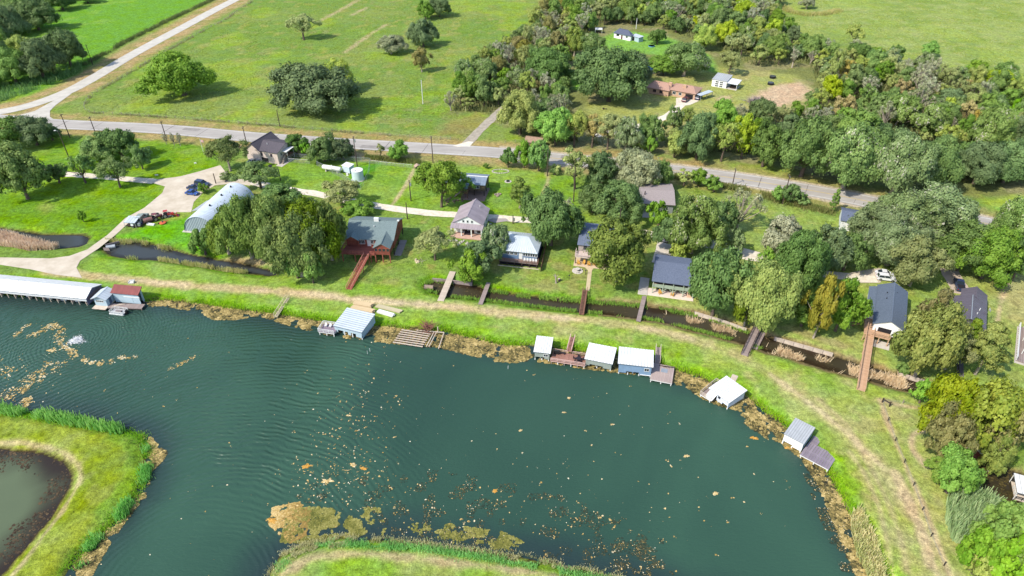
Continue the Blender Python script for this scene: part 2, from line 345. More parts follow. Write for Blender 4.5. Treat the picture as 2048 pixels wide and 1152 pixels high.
# levee between canal and pond, bank to the right
LV = soft(W2([(-400, 560), (165, 540), (200, 498), (320, 525), (480, 548), (700, 560), (850, 578), (890, 594), (1200, 630), (1480, 690), (1700, 755), (1850, 800), (1850, 870), (1900, 1000), (1960, 1160), (2000, 1400), (1840, 1340), (1700, 1030), (1600, 880), (1340, 735), (1000, 690), (640, 642), (300, 603), (-400, 570)]), 1.5)
setc(LV, (146, 172, 74)); setc(LV*sstep(.42, .6, n2)*.9, (164, 178, 96)); setc(LV*sstep(.54, .7, n3+.5*(n1-.5))*.7, (172, 168, 104))
setc(LV*sstep(.5, .64, fbm(gx, gy, 7, 77, 3))*.6, (118, 160, 44))
BK = soft(W2([(1620, 790), (1850, 800), (1830, 870), (1900, 1000), (1960, 1400), (1830, 1400), (1760, 1060), (1700, 950)]), 3)
setc(BK*.7, (156, 168, 84)); setc(BK*sstep(.5, .66, n3)*.45, (180, 172, 112))
setc(LV*(1-sstep(-25, 5, gx+wob*14))*.65, (118, 164, 44))
# strips of rank bright grass at the water's edge
EDGE = (1-sstep(1.6, 4.2, DPOND+wob*3.5+(n2-.5)*5))*(DPOND > -1); setc(EDGE*.8, (116, 162, 34)); setc(EDGE*sstep(.55, .7, n3)*.7, (128, 176, 26))
CE = np.minimum(sdist(gx, gy, CANAL_E, 12.), sdist(gx, gy, CANAL_M, 12.)); setc((1-sstep(1.2, 3., CE+wob*2))*(gx < 22), (102, 152, 28)); setc((1-sstep(.8, 2.6, CE+wob*2))*(gx >= 22), (150, 132, 92))
# peninsulas
PL = soft(np.vstack([W2(SHORE_LEFT), W2([(-420, 1000), (-420, 1400)])]), 1.); m = PL*(1-EDGE*.8)
setc(m, (126, 148, 28)); setc(m*sstep(.42, .6, n2)*.8, (148, 164, 56)); setc(m*sstep(.5, .65, n3)*.5, (150, 160, 80))
setc(rib(smooth(W2([(-80, 885), (0, 882), (60, 886), (120, 900), (155, 930), (158, 960), (135, 1000), (90, 1065), (40, 1130), (0, 1180)]), 4), .42, .5, 1.2)*.75, (196, 176, 134))
PB = soft(W2([(538, 1156), (565, 1112), (610, 1092), (680, 1079), (760, 1083), (850, 1090), (950, 1105), (1050, 1120), (1250, 1160), (1600, 1265), (1600, 1500), (520, 1500)]), .8)
setc(PB, (128, 168, 52)); setc(PB*sstep(.45, .6, n2), (150, 166, 84)); setc(rib(smooth(W2([(560, 1150), (620, 1118), (700, 1108), (800, 1112), (950, 1130), (1100, 1150), (1300, 1190)]), 4), .75, .8, 2)*.75, (192, 168, 128))
setc((1-sstep(1.2, 2.6, DPOND+wob*1.5))*PB, (112, 160, 40))
# dry verges beside the roads
dh = ldist(gx, gy, HWY, 30); ds = ldist(gx, gy, SIDE, 30)
vg = (1-sstep(8, 13, dh+wob*5))*.95; vg = vg*np.where(gx > 70, .6, 1.)
setc(vg, (172, 154, 98)); setc((1-sstep(7.5, 13.5, ds+wob*5)), (180, 158, 106)); setc((vg+(1-sstep(8, 12, ds)))*sstep(.5, .62, n3), (150, 148, 82))
setc((1-sstep(5.2, 6.6, dh+wob))*(gx > -5), (204, 190, 164))
setc(soft(W2([(30, 244), (80, 220), (66, 218), (12, 234)]), .8)*.9, (178, 158, 116))
# tracks and worn paths
setc(rib(TRACK, 1.7, 1.1, 2.2)*np.where(gx > 8, .58, .85)*np.where(gx > 48, .6, 1), (202, 180, 132))
setc(rib(TRACK, .7, .7, 1.6)*sstep(.44, .58, n2)*np.where(gx > 20, .7, .9), (214, 194, 152))
for pl, h, a in (([(1760, 800), (1782, 860), (1815, 940), (1850, 1020), (1880, 1100), (1910, 1180)], .5, .9), ([(1790, 945), (1812, 990), (1840, 1060), (1862, 1130)], 1.0, .75), ([(1815, 1000), (1850, 1080), (1880, 1160)], .5, .6), ([(1700, 905), (1735, 960), (1765, 1040), (1785, 1150)], .45, .5), ([(1760, 800), (1800, 810), (1852, 818)], .45, .8), ([(1640, 800), (1700, 860), (1740, 930), (1790, 1040), (1815, 1140)], .5, .45),
                 ([(1848, 862), (1828, 868), (1822, 885), (1828, 905), (1850, 930)], .55, .9), ([(1880, 858), (1848, 862)], .5, .8), ([(1995, 655), (2000, 610), (2015, 565), (2016, 548)], .45, .85), ([(2016, 548), (2014, 500)], .4, .4),
                 ([(832, 330), (812, 370), (782, 412)], .6, .75), ([(1094, 345), (1096, 360), (1086, 390)], .7, .6), ([(1176, 578), (1181, 535)], .6, 0)):
    if a: setc(rib(smooth(W2(pl), 4), h, .5, .9)*a, (202, 180, 138))
for pl, a in (([(835, 480), (870, 455), (880, 465), (850, 490), (838, 505)], .75), ([(1590, 790), (1660, 800), (1650, 815)], .3), ([(1725, 985), (1755, 1000), (1740, 1005)], .6), ([(1700, 1085), (1745, 1065), (1760, 1100)], .4), ([(455, 512), (520, 515), (560, 530), (480, 528), (430, 517)], .9), ([(1500, 640), (1600, 655), (1700, 690), (1690, 700), (1560, 660)], .5), ([(1960, 925), (2048, 930), (2060, 945), (1960, 945)], .8),
              ([(330, 585), (420, 590), (400, 600), (330, 597)], 0), ([(1420, 420), (1470, 425), (1450, 440)], .4), ([(1380, 395), (1410, 398), (1400, 405)], .5), ([(690, 305), (800, 312), (840, 322), (720, 320)], .8), ([(940, 325), (960, 300), (1010, 300), (1000, 330)], .2), ([(960, 330), (1020, 332), (1010, 345)], 0)):
    if a: setc(soft(W2(pl), 1.2, 3)*a, (186, 164, 122))
setc(soft(W2([(900, 240), (960, 225), (985, 245), (940, 272), (870, 268)]), 3, 6)*.6, (150, 132, 82))
setc((DW < .35)*1., (70, 62, 40)); setc((DW < .9)*(DW >= .35)*.6, (118, 108, 62))
def ground_mat():
    m, nt, b = nodes('grass_and_earth'); L = nt.links.new
    at = N(nt, "ShaderNodeAttribute", attribute_name='land'); tc = N(nt, "ShaderNodeTexCoord")
    def nz(s, d, r=.6):
        n = N(nt, "ShaderNodeTexNoise"); n.inputs['Scale'].default_value = s; n.inputs['Detail'].default_value = d; n.inputs['Roughness'].default_value = r; L(tc.outputs['Object'], n.inputs[0]); return n.outputs[0]
    a, c, e = nz(.9, 6, .7), nz(3.2, 4, .7), nz(.16, 4, .6)
    def rng(x, lo, hi, p=.3, q=.7):
        r = N(nt, "ShaderNodeMapRange"); r.inputs[1].default_value = p; r.inputs[2].default_value = q; r.inputs[3].default_value = lo; r.inputs[4].default_value = hi; L(x, r.inputs[0]); return r.outputs[0]
    mu = N(nt, "ShaderNodeMath", operation='MULTIPLY'); g_ = nz(.33, 5, .75); m0 = N(nt, 'ShaderNodeMath', operation='MULTIPLY'); L(rng(a, .52, 1.46), m0.inputs[0]); L(rng(g_, .8, 1.2), m0.inputs[1]); L(m0.outputs[0], mu.inputs[0]); L(rng(c, .62, 1.38), mu.inputs[1])
    hs = N(nt, "ShaderNodeHueSaturation"); L(mu.outputs[0], hs.inputs['Value']); L(at.outputs['Color'], hs.inputs['Color'])
    L(rng(e, .484, .503), hs.inputs['Hue']); L(rng(e, 1.05, .88), hs.inputs['Saturation'])
    L(hs.outputs[0], b.inputs['Base Color']); b.inputs['Roughness'].default_value = .95; b.inputs['Specular IOR Level'].default_value = .05
    ad = N(nt, "ShaderNodeMath", operation='ADD'); L(a, ad.inputs[0]); L(c, ad.inputs[1])
    bp = N(nt, "ShaderNodeBump"); bp.inputs['Strength'].default_value = .7; bp.inputs['Distance'].default_value = .3; L(ad.outputs[0], bp.inputs['Height']); L(bp.outputs[0], b.inputs['Normal'])
    return m
nx, ny = len(xs), len(ys); ii = (np.arange(ny-1)[:, None]*nx+np.arange(nx-1)[None]).ravel()
idx = np.stack([ii, ii+1, ii+1+nx, ii+nx], 1).ravel()
gm = npmesh('ground', np.stack([gx, gy, gz], 1), 4, idx, ground_mat(), attrs={'land': ('FLOAT_COLOR', 'POINT', np.hstack([C, np.ones((len(C), 1))]))})
tag(link('ground', gm, None, smooth=True), kind='structure')
def ground_z(x, y):
    i = np.clip(np.searchsorted(ys, y)-1, 0, ny-2); j = np.clip(np.searchsorted(xs, x)-1, 0, nx-2)
    return float(gz[i*nx+j])

# ---------------------------------------------------------------- water
def water_mat(name, c1, c2, c3, rings=None, rings2=None, rough=.26, fine=.25):
    m, nt, b = nodes(name); L = nt.links.new; tc = N(nt, "ShaderNodeTexCoord")
    def nz(s, d, dist=0., stretch=None):
        n = N(nt, "ShaderNodeTexNoise"); n.inputs['Scale'].default_value = s; n.inputs['Detail'].default_value = d; n.inputs['Distortion'].default_value = dist
        if stretch:
            mp = N(nt, "ShaderNodeMapping"); mp.inputs[2].default_value = (0, 0, R(20)); mp.inputs[3].default_value = stretch; L(tc.outputs['Object'], mp.inputs[0]); L(mp.outputs[0], n.inputs[0])
        else: L(tc.outputs['Object'], n.inputs[0])
        return n.outputs[0]
    def rng(x, lo, hi, p, q):
        r = N(nt, "ShaderNodeMapRange"); r.inputs[1].default_value = p; r.inputs[2].default_value = q; r.inputs[3].default_value = lo; r.inputs[4].default_value = hi; L(x, r.inputs[0]); return r.outputs[0]
    col = ramp_mix(nt, rng(nz(.018, 4, .7), 0, 1, .34, .66), lin(c1), lin(c2))
    mx = N(nt, "ShaderNodeMix", data_type='RGBA'); at = N(nt, "ShaderNodeAttribute", attribute_name='shallow')
    L(at.outputs['Fac'], mx.inputs[0]); L(col, mx.inputs[6]); mx.inputs[7].default_value = (*lin(c3), 1)
    L(mx.outputs[2], b.inputs['Base Color']); b.inputs['Roughness'].default_value = rough; b.inputs['IOR'].default_value = 1.33; b.inputs['Specular IOR Level'].default_value = .45
    small = nz(1.5, 5, .6, (.7, 2.0, 1)); bp = N(nt, "ShaderNodeBump"); bp.inputs['Strength'].default_value = fine; bp.inputs['Distance'].default_value = .12; L(small, bp.inputs['Height']); last = bp
    if rings:
        # swell spreading in arcs from the channel mouth, fading with distance
        vm = N(nt, "ShaderNodeVectorMath", operation='SUBTRACT'); L(tc.outputs['Object'], vm.inputs[0]); vm.inputs[1].default_value = (*rings, WL)
        ln = N(nt, "ShaderNodeVectorMath", operation='LENGTH'); L(vm.outputs[0], ln.inputs[0])
        wob_ = nz(.12, 3); wm = N(nt, "ShaderNodeMath", operation='MULTIPLY_ADD'); L(wob_, wm.inputs[0]); wm.inputs[1].default_value = 4.; L(ln.outputs['Value'], wm.inputs[2])
        sc_ = N(nt, "ShaderNodeMath", operation='MULTIPLY'); L(wm.outputs[0], sc_.inputs[0]); sc_.inputs[1].default_value = 2*math.pi/1.25
        sn = N(nt, "ShaderNodeMath", operation='SINE'); L(sc_.outputs[0], sn.inputs[0])
        sx = N(nt, "ShaderNodeSeparateXYZ"); L(tc.outputs['Object'], sx.inputs[0]); xw = N(nt, "ShaderNodeMath", operation='MULTIPLY_ADD'); L(nz(.05, 2), xw.inputs[0]); xw.inputs[1].default_value = 26.; L(sx.outputs[0], xw.inputs[2])
        brk = rng(nz(.28, 4, .8), .2, 1., .34, .6); fade = rng(xw.outputs[0], 1, 0, -30, -2); near = rng(ln.outputs['Value'], .1, 1, 10, 30)
        p1 = N(nt, "ShaderNodeMath", operation='MULTIPLY'); L(sn.outputs[0], p1.inputs[0]); L(brk, p1.inputs[1])
        p2 = N(nt, "ShaderNodeMath", operation='MULTIPLY'); L(p1.outputs[0], p2.inputs[0]); L(fade, p2.inputs[1])
        p3 = N(nt, "ShaderNodeMath", operation='MULTIPLY'); L(p2.outputs[0], p3.inputs[0]); L(near, p3.inputs[1])
        b2 = N(nt, "ShaderNodeBump"); b2.inputs['Strength'].default_value = 1.; b2.inputs['Distance'].default_value = .075; L(p3.outputs[0], b2.inputs['Height']); L(bp.outputs[0], b2.inputs['Normal']); last = b2
        # small rings close round the aerator
        v3 = N(nt, "ShaderNodeVectorMath", operation='SUBTRACT'); L(tc.outputs['Object'], v3.inputs[0]); v3.inputs[1].default_value = (*rings2, WL); l3 = N(nt, "ShaderNodeVectorMath", operation='LENGTH'); L(v3.outputs[0], l3.inputs[0])
        w3 = N(nt, "ShaderNodeMath", operation='MULTIPLY_ADD'); L(nz(.2, 3), w3.inputs[0]); w3.inputs[1].default_value = 3.; L(l3.outputs['Value'], w3.inputs[2]); s3 = N(nt, "ShaderNodeMath", operation='MULTIPLY'); L(w3.outputs[0], s3.inputs[0]); s3.inputs[1].default_value = 7.6
        n3_ = N(nt, "ShaderNodeMath", operation='SINE'); L(s3.outputs[0], n3_.inputs[0]); m3 = N(nt, "ShaderNodeMath", operation='MULTIPLY'); L(n3_.outputs[0], m3.inputs[0]); L(rng(l3.outputs['Value'], 1, 0, 4, 55), m3.inputs[1])
        b3 = N(nt, "ShaderNodeBump"); b3.inputs['Strength'].default_value = .8; b3.inputs['Distance'].default_value = .04; L(m3.outputs[0], b3.inputs['Height']); L(b2.outputs[0], b3.inputs['Normal']); last = b3
    L(last.outputs[0], b.inputs['Normal']); return m
def grow(pts, d):
    p = np.asarray(pts); a = np.roll(p, 1, 0); b = np.roll(p, -1, 0); t = b-a; t /= np.linalg.norm(t, axis=1)[:, None]+1e-9
    area = .5*np.sum(p[:, 0]*b[:, 1]-b[:, 0]*p[:, 1]); nrm = np.stack([t[:, 1], -t[:, 0]], 1)*(1 if area > 0 else -1)
    return p+nrm*d
FOUNT = P(153, 682, WL); SWELL = P(360, 1210, WL)
def water(name, poly, m, step, sh=3.5):
    p = grow(poly, 1.3); lo, hi = p.min(0), p.max(0)
    ax, ay = np.arange(lo[0], hi[0]+step, step), np.arange(lo[1], hi[1]+step, step); X, Y = np.meshgrid(ax, ay); x, y = X.ravel(), Y.ravel()
    d = sdist(x, y, poly, 30.); keepv = (d < 1.4+step); n = len(ax)
    i = (np.arange(len(ay)-1)[:, None]*n+np.arange(n-1)[None]).ravel(); q = np.stack([i, i+1, i+1+n, i+n], 1); q = q[keepv[q].any(1)]
    used = np.unique(q); re = np.zeros(len(x), int); re[used] = np.arange(len(used))
    s = (1-sstep(0., sh, -d+(fbm(x, y, 6, 9, 3)-.5)*4))[used]
    me = npmesh(name, np.stack([x[used], y[used], np.full(len(used), WL)], 1), 4, re[q].ravel(), m, attrs={'shallow': ('FLOAT', 'POINT', s)})
    return tag(link(name, me, None, smooth=True), kind='structure')
water('pond_water', POND, water_mat('lake_water', (52, 82, 66), (38, 64, 54), (38, 54, 54), rings=SWELL[:2], fine=.7, rings2=FOUNT[:2]), 1.0, 9)
water('inner_pond_water', INNER, water_mat('murky_water', (92, 104, 76), (78, 88, 66), (46, 38, 30), fine=.08), .6, 7)
for k, p in (('west_canal_water', CANAL_W), ('canal_water', CANAL_M)): water(k, p, water_mat(k, (62, 66, 66), (54, 58, 58), (40, 38, 30), fine=.1), .6, 1.)
water('bridge_canal_water', CANAL_E, water_mat('brown_canal_water', (64, 60, 46), (54, 48, 34), (44, 34, 22), fine=.1), .6, 1.5)
water('cove_water', CANAL_SE, water_mat('cove_water', (58, 52, 34), (48, 42, 28), (40, 34, 22), fine=.1), .6, 1.5)

# ---------------------------------------------------------------- roads, lanes and drives: sheets a little above the ground
def ribbon(line, half, z, jit=0., seed=1):
    p = np.asarray(line, float); t = np.gradient(p, axis=0); t /= np.linalg.norm(t, axis=1)[:, None]; nrm = np.stack([-t[:, 1], t[:, 0]], 1)
    rng_ = np.random.default_rng(seed); h = np.full(len(p), half) if np.isscalar(half) else np.asarray(half)
    a = p+nrm*(h+rng_.normal(0, jit, len(p)))[:, None]; b = p-nrm*(h+rng_.normal(0, jit, len(p)))[:, None]
    b_ = MB(); n = len(p)
    b_.v = [(x, y, z) for x, y in a]+[(x, y, z) for x, y in b]; b_.f = [(i, i+n, i+n+1, i+1) for i in range(n-1)]; return b_
def dense(line, step=1.0):
    p = np.asarray(line, float); d = np.r_[0, np.cumsum(np.linalg.norm(np.diff(p, axis=0), axis=1))]; s = np.arange(0, d[-1], step)
    return np.stack([np.interp(s, d, p[:, 0]), np.interp(s, d, p[:, 1])], 1)
def offset(line, o):
    p = np.asarray(line, float); t = np.gradient(p, axis=0); t /= np.linalg.norm(t, axis=1)[:, None]; return p+np.stack([-t[:, 1], t[:, 0]], 1)*o
ASPH = mat('asphalt', (184, 178, 170), .9, .10, .35, c2=(164, 158, 152), bump=.05, stretch=(.25, 1, 1)); CONC = mat('pale_concrete', (208, 202, 190), .9, .08, .3, bump=.05)
GRAV = mat('white_gravel', (236, 228, 212), .95, .08, .8, c2=(212, 198, 174), bump=.3); GRAV2 = mat('tan_gravel', (212, 200, 182), .95, .10, .25, c2=(190, 176, 154), bump=.3)
WPAINT = mat('road_white_paint', (228, 226, 220), .7, .12, 1); YPAINT = mat('road_yellow_paint', (214, 190, 130), .7, .12, 1)
hw = dense(HWY, 3.)
road = tag(ribbon(hw, 4.6, .09).build('highway', ASPH), kind='structure')
for nm, o, w in (('edge_line', 3.75, .12), ('edge_line', -3.75, .12)): ribbon(offset(hw, o), w, .10).build(nm, WPAINT, road)
JOINT = mat('crack_sealant', (128, 122, 118), .9, .1, 1)
for i in range(8, len(hw)-2, 5):
    p, q = hw[i], hw[i+1]; d = (q-p)/np.linalg.norm(q-p); nn = np.array([-d[1], d[0]]); w_ = .12+.1*((i*7) % 3); a_, b__ = (-4.5, 4.5) if (i % 3) else (-4.5, -.2)
    jb = MB().quad(*[(*(p+nn*s_+d*e_), .096) for s_, e_ in ((a_, 0), (b__, .5), (b__, .5+w_), (a_, w_))]); jb.build('joint_line', JOINT, road)
for i, s_, ln_, wd_ in ((20, 1.8, 9, 1.3), (46, -1.9, 14, 1.4), (70, 1.7, 7, 1.2), (95, -1.8, 11, 1.3), (120, 1.9, 9, 1.4)):
    if i < len(hw)-2: p, q = hw[i], hw[i+1]; d = (q-p)/np.linalg.norm(q-p); nn = np.array([-d[1], d[0]]); MB().quad(*[(*(p+nn*(s_+a)+d*e_), .094) for a, e_ in ((-wd_, 0), (-wd_, ln_), (wd_, ln_), (wd_, 0))]).build('road_patch', mat('patch_asphalt', (158, 152, 146), .9, .1, .6), road)
mid = hw[(hw[:, 0] > -5)]
for o in (.16, -.16): ribbon(offset(mid, o), .09, .10).build('centre_line', YPAINT, road)
sd_ = dense(SIDE, 2.)
side = tag(ribbon(sd_, 3.5, .075, .05).build('side_road', CONC), kind='structure')
b_ = MB(); cor = W2([(165, 168), (140, 190), (112, 210), (100, 222), (100, 234), (118, 245), (150, 251), (60, 246), (0, 240), (20, 236), (70, 222), (110, 200), (140, 182)])
b_.v = [(x, y, .082) for x, y in cor]; b_.f = [tuple(range(len(cor)))]; b_.build('junction_apron', CONC, side)
def sheet(name, pts, z, m, parent=None):
    b = MB(); b.v = [(x, y, z) for x, y in pts]; b.f = [tuple(range(len(pts)))]
    o = b.build(name, m, parent)
    return o if parent else tag(o, kind='structure')
lotp = LOT+np.random.default_rng(3).normal(0, .12, LOT.shape)
sheet('gravel_yard', lotp, .07, GRAV2)
tag(ribbon(dense(LANE, 2), 1.7, .06, .12, 4).build('gravel_lane', GRAV), kind='structure')
tag(ribbon(dense(LANE2, 2), 1.8, .064, .12, 5).build('gravel_lane', GRAV), kind='structure')
tag(ribbon(dense(DRIVE_N, 2), 2.0, .06, .12, 6).build('driveway', mat('old_asphalt', (176, 166, 150), .9, .15, .5)), kind='structure')
sheet('driveway_apron', W2([(937, 283), (947, 284), (940, 293), (915, 294), (905, 292)]), .098, GRAV)
tag(ribbon(dense(DRIVE_B, 2), 1.9, .06, .15, 7).build('driveway', GRAV), kind='structure')
tag(ribbon(dense(DRIVE_H, 1.5), 2.2, .073, .06, 8).build('driveway', mat('drive_concrete', (218, 208, 196), .9, .07, .6)), kind='structure')
tag(ribbon(dense(DRIVE_R, 1.5), 2.4, .06, .06, 9).build('driveway', mat('drive_concrete_tan', (204, 186, 168), .9, .07, .6)), kind='structure')
sheet('driveway_court', W2([(1352, 196), (1385, 194), (1398, 202), (1380, 210), (1352, 214)]), .068, GRAV)
sheet('driveway', W2([(1405, 478), (1440, 484), (1520, 505), (1528, 525), (1490, 520), (1430, 500)]), .066, GRAV)
sheet('parking_court', W2([(1700, 545), (1760, 536), (1770, 552), (1760, 566), (1700, 566)]), .058, GRAV2)
sheet('concrete_path', W2([(1165, 531), (1190, 533), (1184, 541), (1179, 582), (1171, 582), (1176, 541)]), .06, mat('path_concrete', (214, 196, 160), .9, .06, 1))
# ---------------------------------------------------------------- building kit (local u = right, v = away, z = up)
GLASS = glass(); WHITE = mat('white_paint', (238, 238, 236), .5, .05, 1); WOODG = mat('weathered_wood', (168, 152, 146), .85, .16, 2, c2=(128, 114, 112), stretch=(1, .15, 1), bump=.2)
WOODB = mat('brown_wood', (150, 112, 92), .85, .16, 2, c2=(112, 80, 66), bump=.2); WOODR = mat('red_stain', (178, 104, 88), .75, .12, 1.5, c2=(140, 74, 62)); WOODT = mat('tan_wood', (208, 174, 144), .8, .12, 1.5, c2=(180, 142, 112))
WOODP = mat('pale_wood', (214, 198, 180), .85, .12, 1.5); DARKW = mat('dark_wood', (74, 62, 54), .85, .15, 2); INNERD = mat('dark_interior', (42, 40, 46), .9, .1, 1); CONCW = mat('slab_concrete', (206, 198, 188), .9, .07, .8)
MET = mat('galvanised', (176, 182, 186), .45, .08, 1, metal=.4); BLACKM = mat('black_metal', (38, 38, 40), .5, .1, 1)
MR_WHITE = mat('white_metal_roof', (236, 237, 236), .45, .05, .5, spec=.3, g=1.25); MR_BLUE = mat('pale_blue_metal_roof', (208, 218, 226), .4, .05, .6, spec=.4); MR_GREY = mat('grey_metal_roof', (186, 190, 194), .45, .06, .8, spec=.4)
MR_RED = mat('red_metal_roof', (146, 80, 76), .5, .08, .8); MR_SLATE = mat('slate_metal_roof', (136, 150, 168), .45, .08, .7); MR_MAUVE = mat('mauve_metal_roof', (172, 160, 166), .5, .07, .6); MR_DARK = mat('dark_metal_roof', (104, 98, 108), .45, .06, .8)
def shingle(name, c, c2):
    return mat(name, c, .9, .10, 3.2, c2=c2, bump=.15)
SH_GREEN = shingle('green_shingle', (124, 140, 140), (104, 120, 122)); SH_BLUE = shingle('blue_slate_shingle', (112, 122, 142), (88, 98, 120)); SH_BLACK = shingle('black_shingle', (98, 92, 98), (78, 74, 82)); SH_BROWN = shingle('brown_shingle', (190, 154, 136), (168, 132, 116)); SH_GREY = shingle('grey_shingle', (172, 160, 158), (152, 142, 142)); SH_NAVY = shingle('dark_blue_shingle', (106, 118, 134), (86, 98, 114))
W_BLUE = mat('blue_siding', (138, 166, 196), .7, .06, 1, stripe=(0, .35, .25)); W_SAGE = mat('sage_siding', (158, 168, 160), .7, .06, 1, stripe=(0, .35, .2)); W_PALEB = mat('pale_blue_siding', (186, 208, 220), .7, .06, 1, stripe=(0, .4, .2)); W_WHITE = mat('white_siding', (240, 240, 240), .6, .04, 1, stripe=(2, .22, .12), g=1.1)
W_PINK = mat('cream_siding', (224, 206, 198), .8, .05, 1, stripe=(2, .22, .14)); W_RED = mat('red_cedar', (158, 88, 74), .75, .12, 1.5, c2=(126, 66, 56), stripe=(2, .25, .3)); W_GREEN = mat('grey_green_siding', (162, 176, 158), .7, .06, 1, stripe=(2, .22, .15)); W_BROWN = mat('brown_siding', (116, 100, 84), .8, .1, 1, stripe=(2, .25, .25)); W_TEAL = mat('blue_green_siding', (176, 204, 204), .7, .05, 1, stripe=(2, .22, .15)); W_BLUED = mat('slate_blue_siding', (112, 140, 174), .7, .06, 1, stripe=(2, .22, .15))
BRICK = mat('tan_brick', (224, 188, 160), .85, .1, 6, c2=(196, 158, 134), stripe=(2, .2, .2))

def Frv(a, b, z, right=False):
    """frame whose v axis runs from photo pixel a to b"""
    A, B = P(*a, z), P(*b, z); f = Fr((0, 600), (10, 600)); f.o = Vector((A.x, A.y, 0)); f.rz = math.atan2(B.y-A.y, B.x-A.x)-math.pi/2; f.c, f.s = math.cos(f.rz), math.sin(f.rz); f.L = (B-A).xy.length
    return f
def slope(par, q, m, n=0, t=.12, pm=None, name='roof', pn='roof_panel'):
    """one roof plane over corners near-left, near-right, far-right, far-left; n metal panels laid side by side on it"""
    q = [Vector(p) for p in q]; r = MB().slab(q, t).build(name, mat('roof_seam_grey', (156, 160, 164), .6, .05, 1) if n and m in (MR_WHITE, MR_BLUE, MR_GREY) else m, par)
    if n:
        nrm = (q[1]-q[0]).cross(q[3]-q[0]).normalized(); nrm = nrm if nrm.z > 0 else -nrm; up = nrm*.045
        for i in range(n):
            a, b = i/n, (i+1)/n; g = .05/max(.1, (q[1]-q[0]).length)
            MB().slab([q[0].lerp(q[1], a+g)+up, q[0].lerp(q[1], b-g)+up, q[3].lerp(q[2], b-g)+up, q[3].lerp(q[2], a+g)+up], .04).build(pn, pm or m, r)
    return r
def gable(par, u0, u1, v0, v1, zb, ze, zr, axis, wm, rm, over=.4, n=0, oe=.4, wname='wall', hip=0.):
    """walls with gable ends and two roof planes; axis = direction of the ridge"""
    b = MB()
    if axis == 'u':
        vm = (v0+v1)/2
        for u in (u0, u1): b.v += [(u, v0, zb), (u, v1, zb), (u, v1, ze), (u, vm, zr if not hip else ze+.01), (u, v0, ze)]
        k = (zr-ze)/(vm-v0)
        A = [(u0-oe, v0-over, ze-k*over), (u1+oe, v0-over, ze-k*over), (u1+oe-hip, vm, zr), (u0-oe+hip, vm, zr)]
        B = [(u1+oe, v1+over, ze-k*over), (u0-oe, v1+over, ze-k*over), (u0-oe+hip, vm, zr), (u1+oe-hip, vm, zr)]
    else:
        um = (u0+u1)/2
        for v in (v0, v1): b.v += [(u0, v, zb), (u1, v, zb), (u1, v, ze), (um, v, zr if not hip else ze+.01), (u0, v, ze)]
        k = (zr-ze)/(um-u0)
        A = [(u0-over, v1+oe, ze-k*over), (u0-over, v0-oe, ze-k*over), (um, v0-oe+hip, zr), (um, v1+oe-hip, zr)]
        B = [(u1+over, v0-oe, ze-k*over), (u1+over, v1+oe, ze-k*over), (um, v1+oe-hip, zr), (um, v0-oe+hip, zr)]
    b.f = [(0, 1, 2, 3, 4), (9, 8, 7, 6, 5), (0, 5, 6, 1), (1, 6, 7, 2), (4, 9, 5, 0)]
    w = b.build(wname, wm, par)
    up = Vector((0, 0, .14)); r = []
    for q in (A, B): r.append(slope(par, [Vector(p)+up for p in q], rm, n))
    if hip:
        if axis == 'u':
            for s, u, uh in ((-1, u0-oe, u0-oe+hip), (1, u1+oe, u1+oe-hip)):
                MB().quad((u, v0-over, ze-k*over+.14), (u, v1+over, ze-k*over+.14), (uh, vm, zr+.14)).quad((u, v0-over, ze-k*over+.02), (u, v1+over, ze-k*over+.02), (uh, vm, zr+.02)).build('roof_end', rm, par)
        else:
            for v, vh in ((v0-oe, v0-oe+hip), (v1+oe, v1+oe-hip)):
                MB().quad((u0-over, v, ze-k*over+.14), (u1+over, v, ze-k*over+.14), (um, vh, zr+.14)).quad((u0-over, v, ze-k*over+.02), (u1+over, v, ze-k*over+.02), (um, vh, zr+.02)).build('roof_end', rm, par)
    # ridge cap
    c = MB()
    if axis == 'u': c.bar((u0-oe+hip, vm, zr+.16), (u1+oe-hip, vm, zr+.16), .3, .06)
    else: c.bar((um, v0-oe+hip, zr+.16), (um, v1+oe-hip, zr+.16), .3, .06)
    c.build('ridge_cap', rm, r[0]); return w, r
def shed(par, u0, u1, v0, v1, zb, zn, zf, wm, rm, over=.3, n=6, zbf=None):
    """walls under a single slope, near eave zn, far eave zf"""
    b = MB(); b.v = [(u0, v0, zb), (u1, v0, zb), (u1, v1, zb), (u0, v1, zb), (u0, v0, zn), (u1, v0, zn), (u1, v1, zf), (u0, v1, zf)]
    b.f = [(3, 2, 1, 0), (4, 5, 6, 7), (0, 1, 5, 4), (1, 2, 6, 5), (2, 3, 7, 6), (3, 0, 4, 7)]; w = b.build('wall', wm, par)
    k = (zf-zn)/(v1-v0)
    r = slope(par, [(u0-over, v0-over, zn-k*over+.14), (u1+over, v0-over, zn-k*over+.14), (u1+over, v1+over, zf+k*over+.14), (u0-over, v1+over, zf+k*over+.14)], rm, n); return w, r
